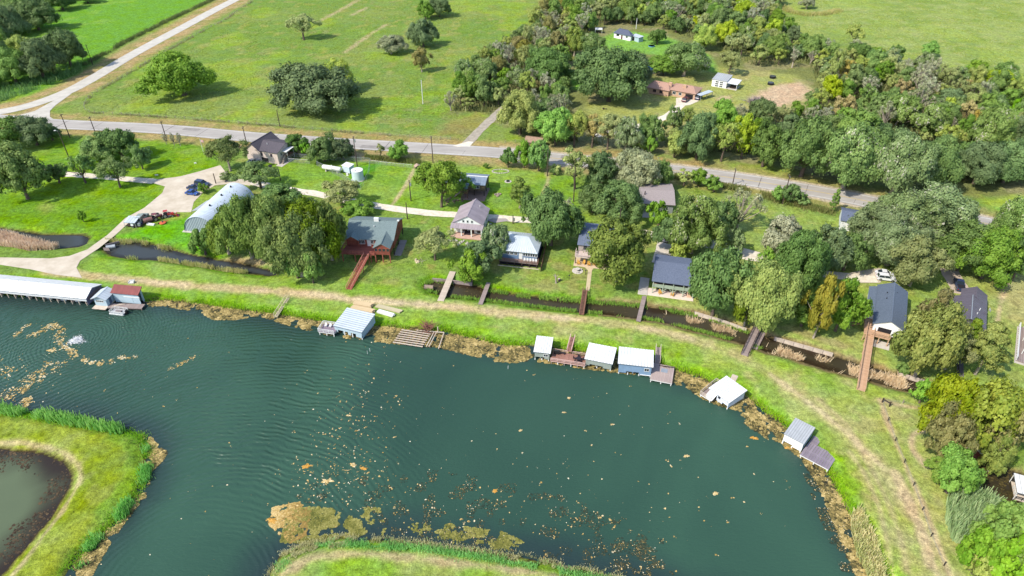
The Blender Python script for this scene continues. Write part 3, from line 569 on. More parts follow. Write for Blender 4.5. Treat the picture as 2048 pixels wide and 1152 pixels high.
def hollow(par, u0, u1, v0, v1, zb, zn, zf, m, gaps=(), rm=None, over=.25, n=6, back=True, right=True, left=True, t=.12):
    """thin-walled boat house open to the water: gaps = (ua, ub, ztop) openings in the near wall"""
    k = (zf-zn)/(v1-v0); cuts = sorted(gaps); b = MB(); u = u0
    for a, c, zt in cuts:
        if a-u > .02: b.box(u, a, v0, v0+t, zb, zn)
        b.box(a, c, v0, v0+t, zt, zn); u = c
    if u1-u > .02: b.box(u, u1, v0, v0+t, zb, zn)
    b.build('front_wall', m, par)
    def side(ua):
        s = MB(); s.v = [(x, y, z) for x in (ua, ua+t) for y, z in ((v0+t, zb), (v1-t, zb), (v1-t, zf), (v0+t, zn))]
        s.f = [(0, 1, 2, 3), (7, 6, 5, 4), (0, 4, 5, 1), (1, 5, 6, 2), (2, 6, 7, 3), (3, 7, 4, 0)]; s.build('side_wall', m, par)
    if left: side(u0)
    if right: side(u1-t)
    if back: MB().box(u0, u1, v1-t, v1, zb, zf).build('back_wall', m, par)
    return slope(par, [(u0-over, v0-over, zn-k*over+.14), (u1+over, v0-over, zn-k*over+.14), (u1+over, v1+over, zf+k*over+.14), (u0-over, v1+over, zf+k*over+.14)], rm, n)
def window(par, face, a, p, z, w, h, m=None, mull=1, name='window'):
    """framed pane on a wall; face n/f/l/r, a = place along the wall, p = wall plane"""
    m = m or WHITE; s = {'n': -1, 'f': 1, 'l': -1, 'r': 1}[face]; d0, d1 = sorted((p+s*.005, p+s*.06)); e = .09
    b = MB(); g = MB(); g0, g1 = sorted((p+s*.005, p+s*.03))
    def bx(mb, a0, a1, z0, z1, q0, q1):
        mb.box(a0, a1, q0, q1, z0, z1) if face in 'nf' else mb.box(q0, q1, a0, a1, z0, z1)
    bx(b, a-w/2-e, a+w/2+e, z-e, z, d0, d1); bx(b, a-w/2-e, a+w/2+e, z+h, z+h+e, d0, d1); bx(b, a-w/2-e, a-w/2, z, z+h, d0, d1); bx(b, a+w/2, a+w/2+e, z, z+h, d0, d1)
    for i in range(mull): bx(b, a-w/2+w*(i+1)/(mull+1)-.03, a-w/2+w*(i+1)/(mull+1)+.03, z, z+h, d0, d1)
    o = b.build(name, m, par); bx(g, a-w/2+.005, a+w/2-.005, z+.005, z+h-.005, g0, g1); g.build('pane', GLASS, o); return o
def door(par, face, a, p, z, w=.95, h=2.05, m=None, name='door'):
    s = {'n': -1, 'f': 1, 'l': -1, 'r': 1}[face]; d0, d1 = sorted((p+s*.005, p+s*.05)); b = MB(); k0, k1 = sorted((p+s*.055, p+s*.11))
    if face in 'nf': b.box(a-w/2, a+w/2, d0, d1, z, z+h)
    else: b.box(d0, d1, a-w/2, a+w/2, z, z+h)
    o = b.build(name, m or WHITE, par); k = MB()
    if face in 'nf': k.box(a+w*.34, a+w*.42, k0, k1, z+h*.45, z+h*.5)
    else: k.box(k0, k1, a+w*.34, a+w*.42, z+h*.45, z+h*.5)
    k.build('handle', BLACKM, o); return o
def deck(par, u0, u1, v0, v1, z, m, along='v', bw=.34, fascia=None, skip=None):
    """boards laid side by side on a joist frame"""
    L = (u1-u0) if along == 'v' else (v1-v0); n = max(2, int(round(L/bw))); s = L/n; t = .05
    for i in range(n):
        c = (i+.5)*s
        if along == 'v': ubox('deck_board', m, par, (u0+c, (v0+v1)/2, z-t/2), (s*.93, v1-v0, t))
        else: ubox('deck_board', m, par, ((u0+u1)/2, v0+c, z-t/2), (u1-u0, s*.93, t))
    f = MB(); zt = z-.055
    for a in (v0, (v0+v1)/2-.04, v1-.08): f.box(u0, u1, a, a+.08, z-.26, zt)
    for a in (u0, u1-.08): f.box(a, a+.08, v0+.08, v1-.08, z-.26, zt)
    return f.build('joists', fascia or m, par)
def posts(par, pts, z0, z1, w, m, name='post'):
    for u, v in pts: ubox(name, m, par, (u, v, (z0+z1)/2), (w, w, z1-z0))
def rail(par, pts, z, m, h=1.0, gap=1.8, mids=2, w=.09):
    """posts and rails along a line of (u, v[, z]) points"""
    pts = [Vector((*p, z)) if len(p) == 2 else Vector(p) for p in pts]
    for a, b in zip(pts[:-1], pts[1:]):
        n = max(1, int(round((b-a).length/gap)))
        for i in range(n+1):
            p = a.lerp(b, i/n)
            if i or a is pts[0]: ubox('rail_post', m, par, p+Vector((0, 0, h/2)), (w, w, h))
        r = MB(); up = Vector((0, 0, 1)); d = (b-a).normalized()*.01
        for j in range(mids+1): r.bar(a+d+up*(h+.03-(h/(mids+1))*j), b-d+up*(h+.03-(h/(mids+1))*j), w*1.3 if j == 0 else .04, .05 if j == 0 else .09)
        r.build('handrail', m, par)
def walkway(name, label, cat, a, b, za, zb, width, m, rails='', rm=None, group=None, piles=True, step=.36, tread=False, mids=2):
    """plank walk from photo pixel a (at height za) to b (zb)"""
    A, B = P(*a, za), P(*b, zb); L = (B-A).xy.length; rz = math.atan2(B.y-A.y, B.x-A.x); t = thing(name, label, cat, (A.x, A.y, 0), rz, group)
    pitch = math.atan2(zb-za, L); n = max(3, int(L/step)); S = math.hypot(L, zb-za)
    for i in range(n):
        k = (i+.5)/n; ubox('deck_board', m, t, (L*k, 0, za+(zb-za)*k), (S/n*.9, width, .05), (0, -pitch if not tread else 0, 0))
    for s in (-1, 1): MB().bar((0, s*(width/2-.1), za-.14), (L, s*(width/2-.1), zb-.14), .09, .2).build('stringer', m, t)
    if piles:
        for i in range(max(2, int(L/3.2))+1):
            k = i/max(2, int(L/3.2)); z = za+(zb-za)*k-.2; p = A.lerp(B, k); g = ground_z(p.x, p.y)-.3
            if z-g > .25:
                for s in (-1, 1): ubox('pile', m, t, (min(max(L*k, .15), L-.15), s*(width/2-.12), (z+g)/2), (.14, .14, z-g))
    for c in rails:
        s = {'l': 1, 'r': -1}[c]; rail(t, [(0, s*(width/2-.05), za), (L, s*(width/2-.05), zb)], 0, rm or m, 1.0, 1.6, mids)
    return t
# ---------------------------------------------------------------- on the pond: boat houses, docks, ramps
f = Fr((0, 581), (172.5, 598), 1.5); t = f.thing('boat_dock', 'very long white-roofed covered boat dock with open slips along the bank', 'boat dock')
vr = f.v((186.6, 576), 2.9); vf = f.v((203, 568), 1.6); L = f.L; U0 = -22.
slope(t, [(U0, -.1, 1.5), (L, -.1, 1.5), (L, vr, 2.9), (U0, vr, 2.9)], MR_WHITE, 40); slope(t, [(L, vf, 1.5), (U0, vf, 1.5), (U0, vr, 2.9), (L, vr, 2.9)], MR_WHITE, 40)
MB().box(U0, L-.3, .15, .25, .55, 1.42).build('fascia', mat('fascia_white', (226, 228, 232), .6, .06, 1), t)
b = MB(); b.v = [(x, y, z) for x in (L-.45, L-.33) for y, z in ((.3, -.6), (vf-.2, -.6), (vf-.2, 1.4), (vr, 2.72), (.3, 1.35))]; b.f = [(0, 1, 2, 3, 4), (9, 8, 7, 6, 5)]+[(i, (i+1) % 5, 5+(i+1) % 5, 5+i) for i in range(5)]; b.build('end_wall', mat('plum_wall', (112, 112, 140), .8, .15, 1), t)
for i in range(9): ubox('wall_stud', WOODB, t, (L-.3, .9+i*(vf-1.6)/9, 1.0), (.06, .16, .9))
MB().box(U0, L-.6, vf-.4, vf-.3, -.8, 1.35).build('back_wall', mat('dock_back_wall', (110, 112, 122), .8, .1, 1), t)
for i in range(22):
    u = L-1.0-i*2.05
    if u < U0: break
    ubox('post', WOODP, t, (u, .45, -.2), (.16, .16, 2.3)); ubox('post', WOODP, t, (u, vf*.45, 0.), (.16, .16, 3.4))
    if i % 2 == 0: ubox('slip_walk', WOODG, t, (u, vf*.42, -.35), (.7, vf*.7, .1))
for i, px in ((0, 150), (1, 118), (2, 86), (3, 40)):
    u = f.u((px, 596), .5)
    k = thing('slip_boat', ('white skiff in the slip nearest the end wall of the long covered dock', 'white skiff in the second slip from the end wall of the long covered dock', 'white skiff in the third slip of the long covered dock', 'white skiff deep under the roof far along the long covered dock')[i], 'boat', f.w(u, 1.4, WL), f.rz+math.pi/2, 'skiffs in the covered dock')
    MB().prism([(0, -.75), (3, -.75), (4.2, 0), (3, .75), (0, .75)], -.15, .45).build('hull', WHITE, k); MB().box(1.2, 1.7, -.6, .6, .46, .6).build('seat', WOODP, k)
# small pale shed beside it
f = Fr((180, 598), (209.4, 600.6), 2.0); t = f.thing('boat_shed', 'small pale blue gabled shed between the long dock and the red-roofed boathouse', 'shed')
L = f.L; D = f.v((225, 580.5), 2.0); gable(t, .5, L-.3, .5, D-.3, -.3, 2.0, 2.75, 'v', W_PALEB, MR_BLUE, .5, 6, .5)
MB().box(.2, L-.1, -.9, D, -.45, -.32).build('floor', WOODP, t)
window(t, 'n', L*.5, .5, .9, 1.9, .5, WHITE, 3); door(t, 'r', D*.45, L-.3, -.3, .9, 2.0, mat('dull_blue_door', (96, 112, 140), .7, .1, 1))
# red-roofed boat house
f = Fr((220, 585.5), (276, 590.5), 2.5); t = f.thing('boathouse', 'pale blue boathouse under a rust-red metal roof at the end of the dock row', 'boathouse')
L = f.L; D = f.v((291.5, 576.6), 3.4); hollow(t, .35, L-.35, .3, D, -.6, 2.5, 3.3, W_PALEB, (), MR_RED, .35, 14, right=False)
b = MB(); s = L-.5; b.v = [(x, y, z) for x in (s, s+.12) for y, z in ((D*.72, -.6), (D-.1, -.6), (D-.1, 3.2), (D*.72, 3.0))]; b.f = [(0, 1, 2, 3), (7, 6, 5, 4), (0, 4, 5, 1), (1, 5, 6, 2), (2, 6, 7, 3), (3, 7, 4, 0)]; b.build('side_wall', W_PALEB, t)
MB().box(.5, L-.5, .5, D-.2, -.75, -.65).build('floor', INNERD, t)
for u in (L*.46, L*.72): MB().box(u, u+L*.25, .2, .26, -.5, 1.35).build('sliding_door', W_PALEB, t)
MB().box(L*.42, L*.99, .12, .28, 1.4, 1.52).build('door_track', WHITE, t)
for u in (.3, L*.5, L-.4): posts(t, [(u, .45), (u, D-.3)], WL-1., -.6, .2, WOODG, 'pile')
# landing in front, with the pontoon boat tied to it
f = Fr((214, 615), (283, 617), -.3); t = f.thing('landing_dock', 'weathered plank landing in front of the red-roofed boathouse', 'dock'); deck(t, 0, f.L, 0, 1.9, -.3, WOODG, 'v', .4); posts(t, [(.2, .2), (f.L*.5, .2), (f.L-.2, .2), (.2, 1.7), (f.L-.2, 1.7)], WL-1, -.35, .18, WOODG, 'pile')
for i in range(3): ubar('loose_board', WOODP, t, (1.+i*.5, .3+.4*i, -.18+i*.03), (3.2+i*.4, 1.2+.1*i, -.2+i*.03), .22, .06)
f = Fr((219, 626), (246, 629.5), -.5); t = f.thing('pontoon_boat', 'small white pontoon boat moored at the landing below the red-roofed boathouse', 'boat'); L = f.L; D = f.v((228, 616.5), -.5)
for v in (.25, D-.35): MB().tube([(-.2, v, WL+.12), (L-.3, v, WL+.12), (L+.2, v, WL+.25)], [.28, .28, .05], 10).build('pontoon', MET, t)
MB().box(0, L, 0, D, -.55, -.45).build('floor', mat('boat_deck', (196, 196, 198), .6, .06, 1), t); rail(t, [(0, 0), (L, 0), (L, D), (0, D), (0, 0)], -.45, WHITE, .6, 1.2, 1, .06)
MB().box(L*.35, L*.75, D*.3, D*.6, -.45, -.05).build('seat', mat('grey_cushion', (150, 140, 140), .8, .1, 2), t); MB().box(L+.05, L+.5, D*.4, D*.7, -.9, .15).build('outboard_motor', BLACKM, t)
# grey-blue boat house with a railed deck
f = Fr((666.5, 652.2), (723.2, 665.9), 1.3); t = f.thing('boathouse', 'pale blue boathouse with ribbed roof beside stacked lumber and a railed deck', 'boathouse')
L = f.L; D = f.v((747.8, 628.3), 2.0); hollow(t, .15, L-.15, .15, D-.15, -.5, 1.25, 1.95, W_PALEB, ((1.0, 2.45, .35), (2.6, 3.8, .35), (4.6, 6.0, .35)), mat('roof_seam', (120, 132, 148), .6, .05, 1), .2, 0)
q = [Vector((-.05, -.05, 1.44)), Vector((L+.05, -.05, 1.44)), Vector((L+.05, D+.05, 2.16)), Vector((-.05, D+.05, 2.16))]
for i in range(10):
    a, c = i/10+.011, (i+1)/10-.011; MB().slab([q[0].lerp(q[3], a), q[1].lerp(q[2], a), q[1].lerp(q[2], c), q[0].lerp(q[3], c)], .035).build('roof_panel', MR_BLUE, t)
for v in (.25, D*.5, D-.3): posts(t, [(.25, v), (L*.36, v), (L*.64, v), (L-.25, v)], WL-1, -.5 if v > .3 else .3, .2, WHITE if v < .3 else WOODG, 'pile')
for i in range(8): ubox('side_slat', W_PALEB, t, (L-.2, .6+i*(D-1.2)/8, -.62), (.1, .45, .35))
f = Fr((636.5, 663), (668, 667.5), .1); t = f.thing('railed_deck', 'small square railed plank deck at the left of the ribbed-roof boathouse', 'deck'); L = f.L; D = f.v((647, 647), .1)
deck(t, 0, L, 0, D, .1, mat('purple_grey_wood', (150, 136, 150), .85, .12, 2), 'u', .3, WHITE); rail(t, [(L, 0), (0, 0), (0, D), (L, D)], .1, WHITE, .9, 1.5, 2); posts(t, [(.2, .2), (L*.5, .2), (L-.2, .2), (.2, D-.2)], WL-1, .05, .16, WHITE, 'pile')
k = thing('deck_chair', 'white chair at the rear left corner of the small railed deck', 'chair', f.w(1.0, D-1., .1), f.rz, 'chairs on the railed deck')
ubox('seat', WHITE, k, (0, 0, .42), (.55, .55, .08)); ubox('backrest', WHITE, k, (0, .3, .75), (.55, .08, .6))
for x in (-.22, .22):
    for y in (-.22, .22): ubox('leg', WHITE, k, (x, y, .2), (.06, .06, .4))
dup(k, f.w(2.2, D-1., .1), f.rz, 'white chair nearer the boathouse on the small railed deck')
# unfinished dock frame
f = Fr((786, 684), (845.6, 693.3), -.4); t = f.thing('dock_frame', 'bare unfinished timber dock frame of joists and beams over the algae', 'dock frame'); L = f.L; D = f.v((797.7, 658.5), -.4)
for i in range(7): ubox('joist', WOODP, t, (L/2+.25*i*.2, D*i/6, -.42), (L, .22, .16))
for i in range(6): ubox('beam', WOODB, t, (.4+(L-.8)*i/5, D/2, -.62), (.16, D, .2))
for i in range(6): posts(t, [(.4+(L-.8)*i/5, .3), (.4+(L-.8)*i/5, D-.3)], WL-1, -.7, .16, WOODB, 'pile')
f2 = Fr((833, 660.5), (888, 665), -.4); t = f2.thing('dock_frame', 'narrow finger-pier timber frame right of the wide bare dock frame', 'dock frame')
ubox('beam', WOODP, t, (f2.L/2, 0, -.4), (f2.L, .2, .16)); ubox('beam', WOODB, t, (f2.L*.4, -.6, -.4), (f2.L*.6, .14, .14))
for a, c in (((873, 664), (858, 693)), ((888, 665), (877, 697)), ((868, 664), (853, 692.5))):
    u0, v0 = f2.uv(a, -.4); u1, v1 = f2.uv(c, -.4); ubar('finger_beam', WOODP, t, (u0, v0, -.42), (u1, v1, -.42), .2, .14)
    for k in (.1, .5, .92): ubox('pile', WOODB, t, (u0+(u1-u0)*k, v0+(v1-v0)*k, -1.2), (.16, .16, 1.5))
u, v = f2.uv((876, 664), -.4); ubox('post', WOODP, t, (u, v, .3), (.2, .2, 1.8))
# twin sage boat houses with a red-brown deck between
f = Fr((1066.2, 704.3), (1101.2, 708.3), 1.5); t = f.thing('boathouse', 'smallest sage-green boathouse, white shed roof, left end of the red-brown deck', 'boathouse'); L = f.L; D = f.v((1110.6, 676.6), 2.1)
hollow(t, .35, L-.3, .3, D-.2, -.5, 1.5, 2.05, W_SAGE, ((.5, 1.6, .0), (1.75, 2.6, .0)), MR_WHITE, .3, 7); window(t, 'n', L*.72, .3, .35, .95, .62, WHITE, 1)
for v in (.4, D*.5, D-.4): posts(t, [(.45, v), (L*.5, v), (L-.45, v)], WL-1, -.5, .2, WOODG if v > .5 else WHITE, 'pile')
f = Fr((1168.9, 718.4), (1225.3, 729.6), 1.3); t = f.thing('boathouse', 'sage-green boathouse with white shed roof at the right end of the red-brown deck', 'boathouse'); L = f.L; D = f.v((1230, 696.7), 1.9)
hollow(t, .25, L-.3, .3, D-.2, -.55, 1.3, 1.9, W_SAGE, ((1.2, 2.6, -.1), (2.75, 4.3, -.1)), MR_WHITE, .3, 9)
for v in (.4, D*.5, D-.4): posts(t, [(.4, v), (L*.45, v), (L-.45, v)], WL-1, -.55, .2, WHITE if v < .5 else WOODG, 'pile')
f = Fr((1100, 721), (1170.5, 731.8), .0); t = f.thing('plank_deck', 'red-brown plank deck between the two sage-green boathouses', 'deck'); L = f.L; D = f.v((1106, 702.5), .0)
REDW = mat('faded_red_wood', (176, 132, 116), .85, .14, 2, c2=(140, 98, 86)); PINKW = mat('pink_rail', (222, 186, 176), .8, .08, 1)
deck(t, .1, L-.1, 0, D, 0., REDW, 'v', .32, PINKW); rail(t, [(.1, 0), (L-.1, 0)], 0., PINKW, .8, 1.6, 2); rail(t, [(.1, D), (L*.42, D)], 0., PINKW, .8, 1.6, 1); rail(t, [(L*.58, D), (L-.1, D)], 0., PINKW, .8, 1.6, 1)
for i in range(6): posts(t, [(.3+(L-.6)*i/5, .2), (.3+(L-.6)*i/5, D-.2)], WL-1, -.2, .18, WHITE if i % 2 else WOODG, 'pile')
DK = mat('dark_patio', (52, 46, 54), .6, .1, 1)
k = thing('patio_table', 'dark round patio table on the red-brown plank deck', 'table', f.w(L*.78, D*.42, 0), f.rz)
MB().tube([(0, 0, .68), (0, 0, .74)], .62, 14).build('table_top', DK, k); MB().tube([(0, 0, .05), (0, 0, .68)], .06, 8).build('pedestal', DK, k); MB().tube([(0, 0, 0), (0, 0, .05)], .35, 10).build('base', DK, k)
for i in range(5):
    a = i*2*math.pi/5+.4; k = thing('patio_chair', ('dark patio chair on the pond side of the round deck table', 'dark patio chair right of the round deck table', 'dark patio chair on the bank side of the round deck table', 'dark patio chair left of the round deck table', 'dark patio chair at the near left of the round deck table')[(i+2) % 5], 'chair', f.w(L*.78+.95*math.cos(a), D*.42+.95*math.sin(a), 0), f.rz+a-math.pi/2, 'chairs round the deck table')
    ubox('seat', DK, k, (0, 0, .42), (.5, .5, .06)); ubox('backrest', DK, k, (0, .26, .7), (.5, .06, .5))
    for x in (-.2, .2):
        for y in (-.2, .2): ubox('leg', DK, k, (x, y, .2), (.05, .05, .4))
k = thing('grill', 'black covered grill in the corner of the red-brown deck by the small boathouse', 'grill', f.w(L*.13, D-.7, 0), f.rz); MB().box(-.6, .6, -.3, .3, .1, .95).build('cabinet', BLACKM, k); MB().tube([(-.55, 0, .98), (.55, 0, .98)], .3, 10).build('lid', BLACKM, k)
k = thing('deck_bench', 'low dark bench beside the ramp on the red-brown deck', 'bench', f.w(L*.3, D-.5, 0), f.rz); ubox('seat', DK, k, (0, 0, .42), (1.1, .4, .08)); ubox('leg', DK, k, (-.45, 0, .19), (.08, .36, .38)); ubox('leg', DK, k, (.45, 0, .19), (.08, .36, .38))
walkway('gangway', 'red-brown railed gangway from the bank to the deck between sage boathouses', 'gangway', (1138, 703.5), (1145.5, 674.5), .0, .1, 1.15, REDW, 'lr', PINKW, mids=1)
# blue boat house and its grey deck
f = Fr((1236.3, 727.9), (1307.5, 735.9), 2.2); t = f.thing('boathouse', 'bright blue boathouse with white shed roof and a grey deck at its right', 'boathouse'); L = f.L; D = f.v((1312.6, 702.7), 2.7)
hollow(t, .25, L-.4, .35, D-.3, -.5, 2.2, 2.7, W_BLUE, ((2.0, 3.4, .0), (3.55, 4.9, .0)), MR_WHITE, .35, 12); window(t, 'n', L*.82, .35, .7, .95, .75, WHITE, 1)
for v in (.45, D*.5, D-.45): posts(t, [(.35, v), (L*.3, v), (L*.62, v), (L-.5, v)], WL-1, -.5, .22, WHITE if v < .5 else WOODG, 'pile')
ubox('sill_beam', WHITE, t, (L*.82, .3, -.52), (L*.34, .12, .16))
f = Fr((1300, 758.5), (1344, 767), -.1); t = f.thing('plank_deck', 'sun-bleached grey plank deck right of the bright blue boathouse', 'deck'); L = f.L; D = f.v((1350, 734), -.1)
deck(t, 0, L, 0, D, -.1, mat('bleached_wood', (196, 178, 170), .85, .12, 2, c2=(160, 142, 138)), 'v', .34, WHITE); posts(t, [(u, v) for u in (.2, L*.5, L-.2) for v in (.2, D-.2)], WL-1, -.2, .18, WHITE, 'pile')
MB().box(.3, 1.4, D+.02, D+1.2, -.16, -.1).build('step', WOODG, t)
for i in range(4): ubar('loose_board', DARKW, t, (L*.3+i*.5, D-.5-.05*i, .0+.05*i), (L*.3+1.6+i*.7, D-.75+.1*i, .04+.05*i), .16, .06)
MB().box(L*.42, L*.72, D*.55, D*.78, -.095, -.05).build('mat', mat('blue_grey_mat', (150, 160, 172), .9, .06, 1), t)
walkway('gangway', 'pale railed gangway from the bank down to the grey deck of the blue boathouse', 'gangway', (1315, 726), (1316.5, 694.5), -.05, .1, 1.2, WOODG, 'lr', WOODP, mids=1)
# white boat house on the bend
f = Fr((1417.3, 776.2), (1458.6, 806.6), 1.2); t = f.thing('boathouse', 'white boathouse on the bend with a propped-open front flap', 'boathouse'); L = f.L; D = f.v((1492, 780.8), 1.6)
BW = mat('bluish_white_wall', (214, 222, 236), .6, .04, 1, stripe=(1, .4, .12), g=1.15)
hollow(t, .25, L-.25, .2, D-.2, -.6, 1.15, 1.6, BW, ((.5, 2.3, .5), (3.9, 5.3, -.05)), MR_WHITE, .3, 10); window(t, 'n', L*.52, .2, .35, .45, .5, DK, 1)
slope(t, [(.45, -1.5, .0), (2.35, -1.5, .0), (2.35, .12, 1.0), (.45, .12, 1.0)], MR_WHITE, 0, .06, name='flap')
for u in (.5, 2.3): ubar('flap_prop', WOODG, t, (u, -1.3, .0), (u, .1, -.4), .08)
for v in (.3, D*.5, D-.3): posts(t, [(.35, v), (L*.5, v), (L-.35, v)], WL-1, -.6, .2, WHITE if v < .5 else WOODG, 'pile')
f2 = Fr((1400, 788), (1421, 801), -.2); t = f2.thing('railed_deck', 'narrow railed side deck along the left of the white bend boathouse', 'deck'); D2 = f2.v((1431, 762), -.2)
deck(t, 0, f2.L, 0, D2, -.2, WOODG, 'u', .34, WHITE); rail(t, [(f2.L, 0), (0, 0), (0, D2), (f2.L*.8, D2)], -.2, WOODP, .9, 1.5, 2); posts(t, [(.2, .2), (f2.L-.2, .2), (.2, D2-.2)], WL-1, -.3, .18, WHITE, 'pile')
walkway('gangway', 'short plank gangplank behind the white boathouse on the bend', 'gangway', (1462, 767), (1471, 750), .0, .05, 1.3, WOODP)
# grey-roofed boat house, lower right
f = Fr((1568, 868.2), (1608.6, 889.4), 1.75); t = f.thing('boathouse', 'white boathouse with grey roof and glazed side, farthest right on the pond', 'boathouse'); L = f.L; D = f.v((1641, 862.2), 2.0)
hollow(t, .1, L-.2, .1, D-.1, -.45, 1.7, 2.0, W_WHITE, ((.3, 2.1, -.05),), MR_GREY, .15, 9, right=False)
s = L-.3; MB().box(s, s+.12, .22, D-.22, -.45, .3).build('side_wall', W_TEAL, t); MB().box(s+.02, s+.08, .22, D-.22, .3, 1.15).build('side_window', mat('side_glazing', (140, 160, 172), .2, .06, .6, spec=.6), t); MB().box(s, s+.12, .22, D-.22, 1.15, 1.72).build('side_band', DK, t)
for v in (.25, D*.5, D-.25): posts(t, [(.2, v), (L*.5, v), (L-.35, v)], WL-1, -.45, .2, WHITE if v < .5 else WOODG, 'pile')
t = f.thing('plank_deck', 'purple-grey plank deck at the grey-roofed boathouse, lower right of pond', 'deck'); PG = mat('purple_plank', (158, 148, 158), .85, .14, 1.5, c2=(120, 110, 122))
u0, v0 = f.uv((1601.5, 910), -.1); u1, v1 = f.uv((1653, 945.5), -.1); D1 = f.v((1680, 922.5), -.1)-v1
deck(t, L+.05, u1, v0, v0+D1, -.1, PG, 'v', .5, WHITE); deck(t, L-.05+.12, L+1.7, v0+D1+.1, D+.2, -.1, PG, 'v', .4, WOODG)
posts(t, [(u, v0+.2) for u in (L+.3, (L+u1)/2, u1-.2)]+[(u1-.2, v0+D1-.2)], WL-1, -.2, .18, WHITE, 'pile')
# stacks of boards and logs lying on the bank
def lumber(a, b, label, n, lay, m, w=.3, h=.16):
    A, B = P(*a), P(*b); L = (B-A).xy.length; t = thing('lumber_stack', label, 'lumber', (A.x, A.y, 0), math.atan2(B.y-A.y, B.x-A.x)); rnd = random.Random(n)
    for j in range(lay):
        for i in range(n): ubox('plank', m, t, (L/2+rnd.uniform(-.2, .2), i*(w+.02), .1+h*(j+.5)), (L, w, h*.9))
    for u in (.6, L-.6): ubox('bearer', DARKW, t, (u, (n-1)*w/2, .05), (.15, n*w, .1))
NEWW = mat('new_lumber', (226, 204, 166), .85, .08, 1, c2=(202, 176, 134)); OLDL = mat('grey_lumber', (206, 194, 160), .85, .08, 1)
lumber((707, 611), (742, 617), 'pale new lumber stack lying farthest from the water behind the ribbed roof', 5, 4, NEWW); lumber((702, 620), (745, 629), 'pale new lumber stack tight against the ribbed-roof boathouse', 5, 4, NEWW)
lumber((752, 615), (801, 627), 'long low stack of greyish boards by the dirt track', 4, 2, OLDL); lumber((755, 626), (786, 635), 'white bundle of plastic pipes and boards nearest the dock frame', 4, 3, WHITE, .26, .18)
walkway('plank_ladder', 'small two-rail wooden slipway on the grass by the algae, middle of the bank', 'slipway', (551, 634), (576, 596), -.5, .15, .9, OLDL, 'lr', OLDL, step=.7, mids=1)
# white plastic tub on the grass, aerator
c = P(263, 566.5); t = thing('garden_swing', 'small white plastic seat tipped over on the grass behind the red roof', 'seat', c, .2); MB().box(-.7, .7, -.35, .35, .05, .35).build('seat', WHITE, t); MB().box(-.5, .9, .36, .46, .2, .85).build('backrest', WHITE, t); MB().box(-.7, -.58, -.3, .36, .35, .6).build('arm', WHITE, t); MB().box(.6, .72, -.3, .36, .35, .6).build('arm', WHITE, t)
t = thing('pond_aerator', 'floating aerator throwing a white splash on the left of the pond', 'aerator', (FOUNT.x, FOUNT.y, WL))
MB().tube([(0, 0, -.1), (0, 0, .2)], [.5, .4], 12).build('float', BLACKM, t); MB().tube([(.0, 0, .2), (0, 0, .55)], [.16, .1], 8).build('nozzle', BLACKM, t)
rg = np.random.default_rng(8); n = 2600; a = rg.uniform(0, 2*math.pi, n); r = np.abs(rg.normal(0, .85, n))*(1+.35*np.cos(a*3+1)); z = np.maximum(.02, .5-.25*r+rg.normal(0, .12, n))*np.where(r < 1.9, 1, .3)
c0 = np.stack([r*np.cos(a)*1.15, r*np.sin(a)*.95, z], 1); s = rg.uniform(.07, .2, n); d1 = rg.normal(0, 1, (n, 3)); d2 = rg.normal(0, 1, (n, 3)); d1 /= np.linalg.norm(d1, axis=1)[:, None]; d2 /= np.linalg.norm(d2, axis=1)[:, None]
V = np.stack([c0-d1*s[:, None], c0+d2*s[:, None], c0+d1*s[:, None]], 1).reshape(-1, 3)
sp = link('spray', npmesh('spray', V, 3, np.arange(len(V)), mat('foam', (250, 252, 255), .5, .02, 1, g=1.05)), None, t); sp['kind'] = 'stuff'
for i, (px, lab) in enumerate((((735, 708), 'thin white mooring stake standing alone in the pond off the ribbed roof'), ((740, 703), 'second thin white mooring stake nearer the bank'), ((1016, 738), 'thin white stake in the algae left of the sage boathouse'))):
    c = P(*px, WL); o = MB().tube([(0, 0, -1), (.03, 0, 1.0)], .05, 6).build('mooring_stake', WHITE, None, (c.x, c.y, WL)); tag(o, lab, 'stake', 'stakes in the pond')
# ---------------------------------------------------------------- houses
# red cedar cabin on stilts
f = Fr((689, 477), (787, 481), 5.2); t = f.thing('cabin', 'red cedar cabin on stilts with green shingle roof and two porch gables', 'house')
L = f.L; D = 2*f.v((702, 438.5), 7.9); zf = 2.7; gable(t, .2, L-.2, .5, D, zf-.3, 5.2, 7.7, 'u', W_RED, SH_GREEN, .5, 0, .3)
pu0, pu1 = f.u((746.5, 493), 5.0), f.u((779.6, 496), 5.0); pv = f.v((763, 489), 6.0)
gable(t, pu0+.3, pu1-.2, pv, .42, zf-.05, 5.0, 6.3, 'v', W_RED, SH_GREEN, .35, 0, .35, 'porch_wall')
for sgn, q in (('l', [(pu0-.05, .4, 5.0), ((pu0+pu1)/2, .4, 6.44), ((pu0+pu1)/2, 3.0, 6.44), (pu0-.05, .9, 5.1)]), ('r', [((pu0+pu1)/2, .4, 6.44), (pu1+.15, .4, 5.0), (pu1+.15, .9, 5.1), ((pu0+pu1)/2, 3.0, 6.44)])): slope(t, q, SH_GREEN, name='porch_roof')
lu0, lu1 = f.u((689.5, 478), 5.0), f.u((718, 481), 5.0); lv = f.v((700, 474), 6.0)
for q in ([(lu0, lv-.2, 5.0), ((lu0+lu1)/2, lv-.2, 6.3), ((lu0+lu1)/2, 2.6, 6.3), (lu0, .8, 5.0)], [((lu0+lu1)/2, lv-.2, 6.3), (lu1, lv-.2, 5.0), (lu1, .8, 5.0), ((lu0+lu1)/2, 2.6, 6.3)]): slope(t, q, SH_GREEN, name='porch_roof')
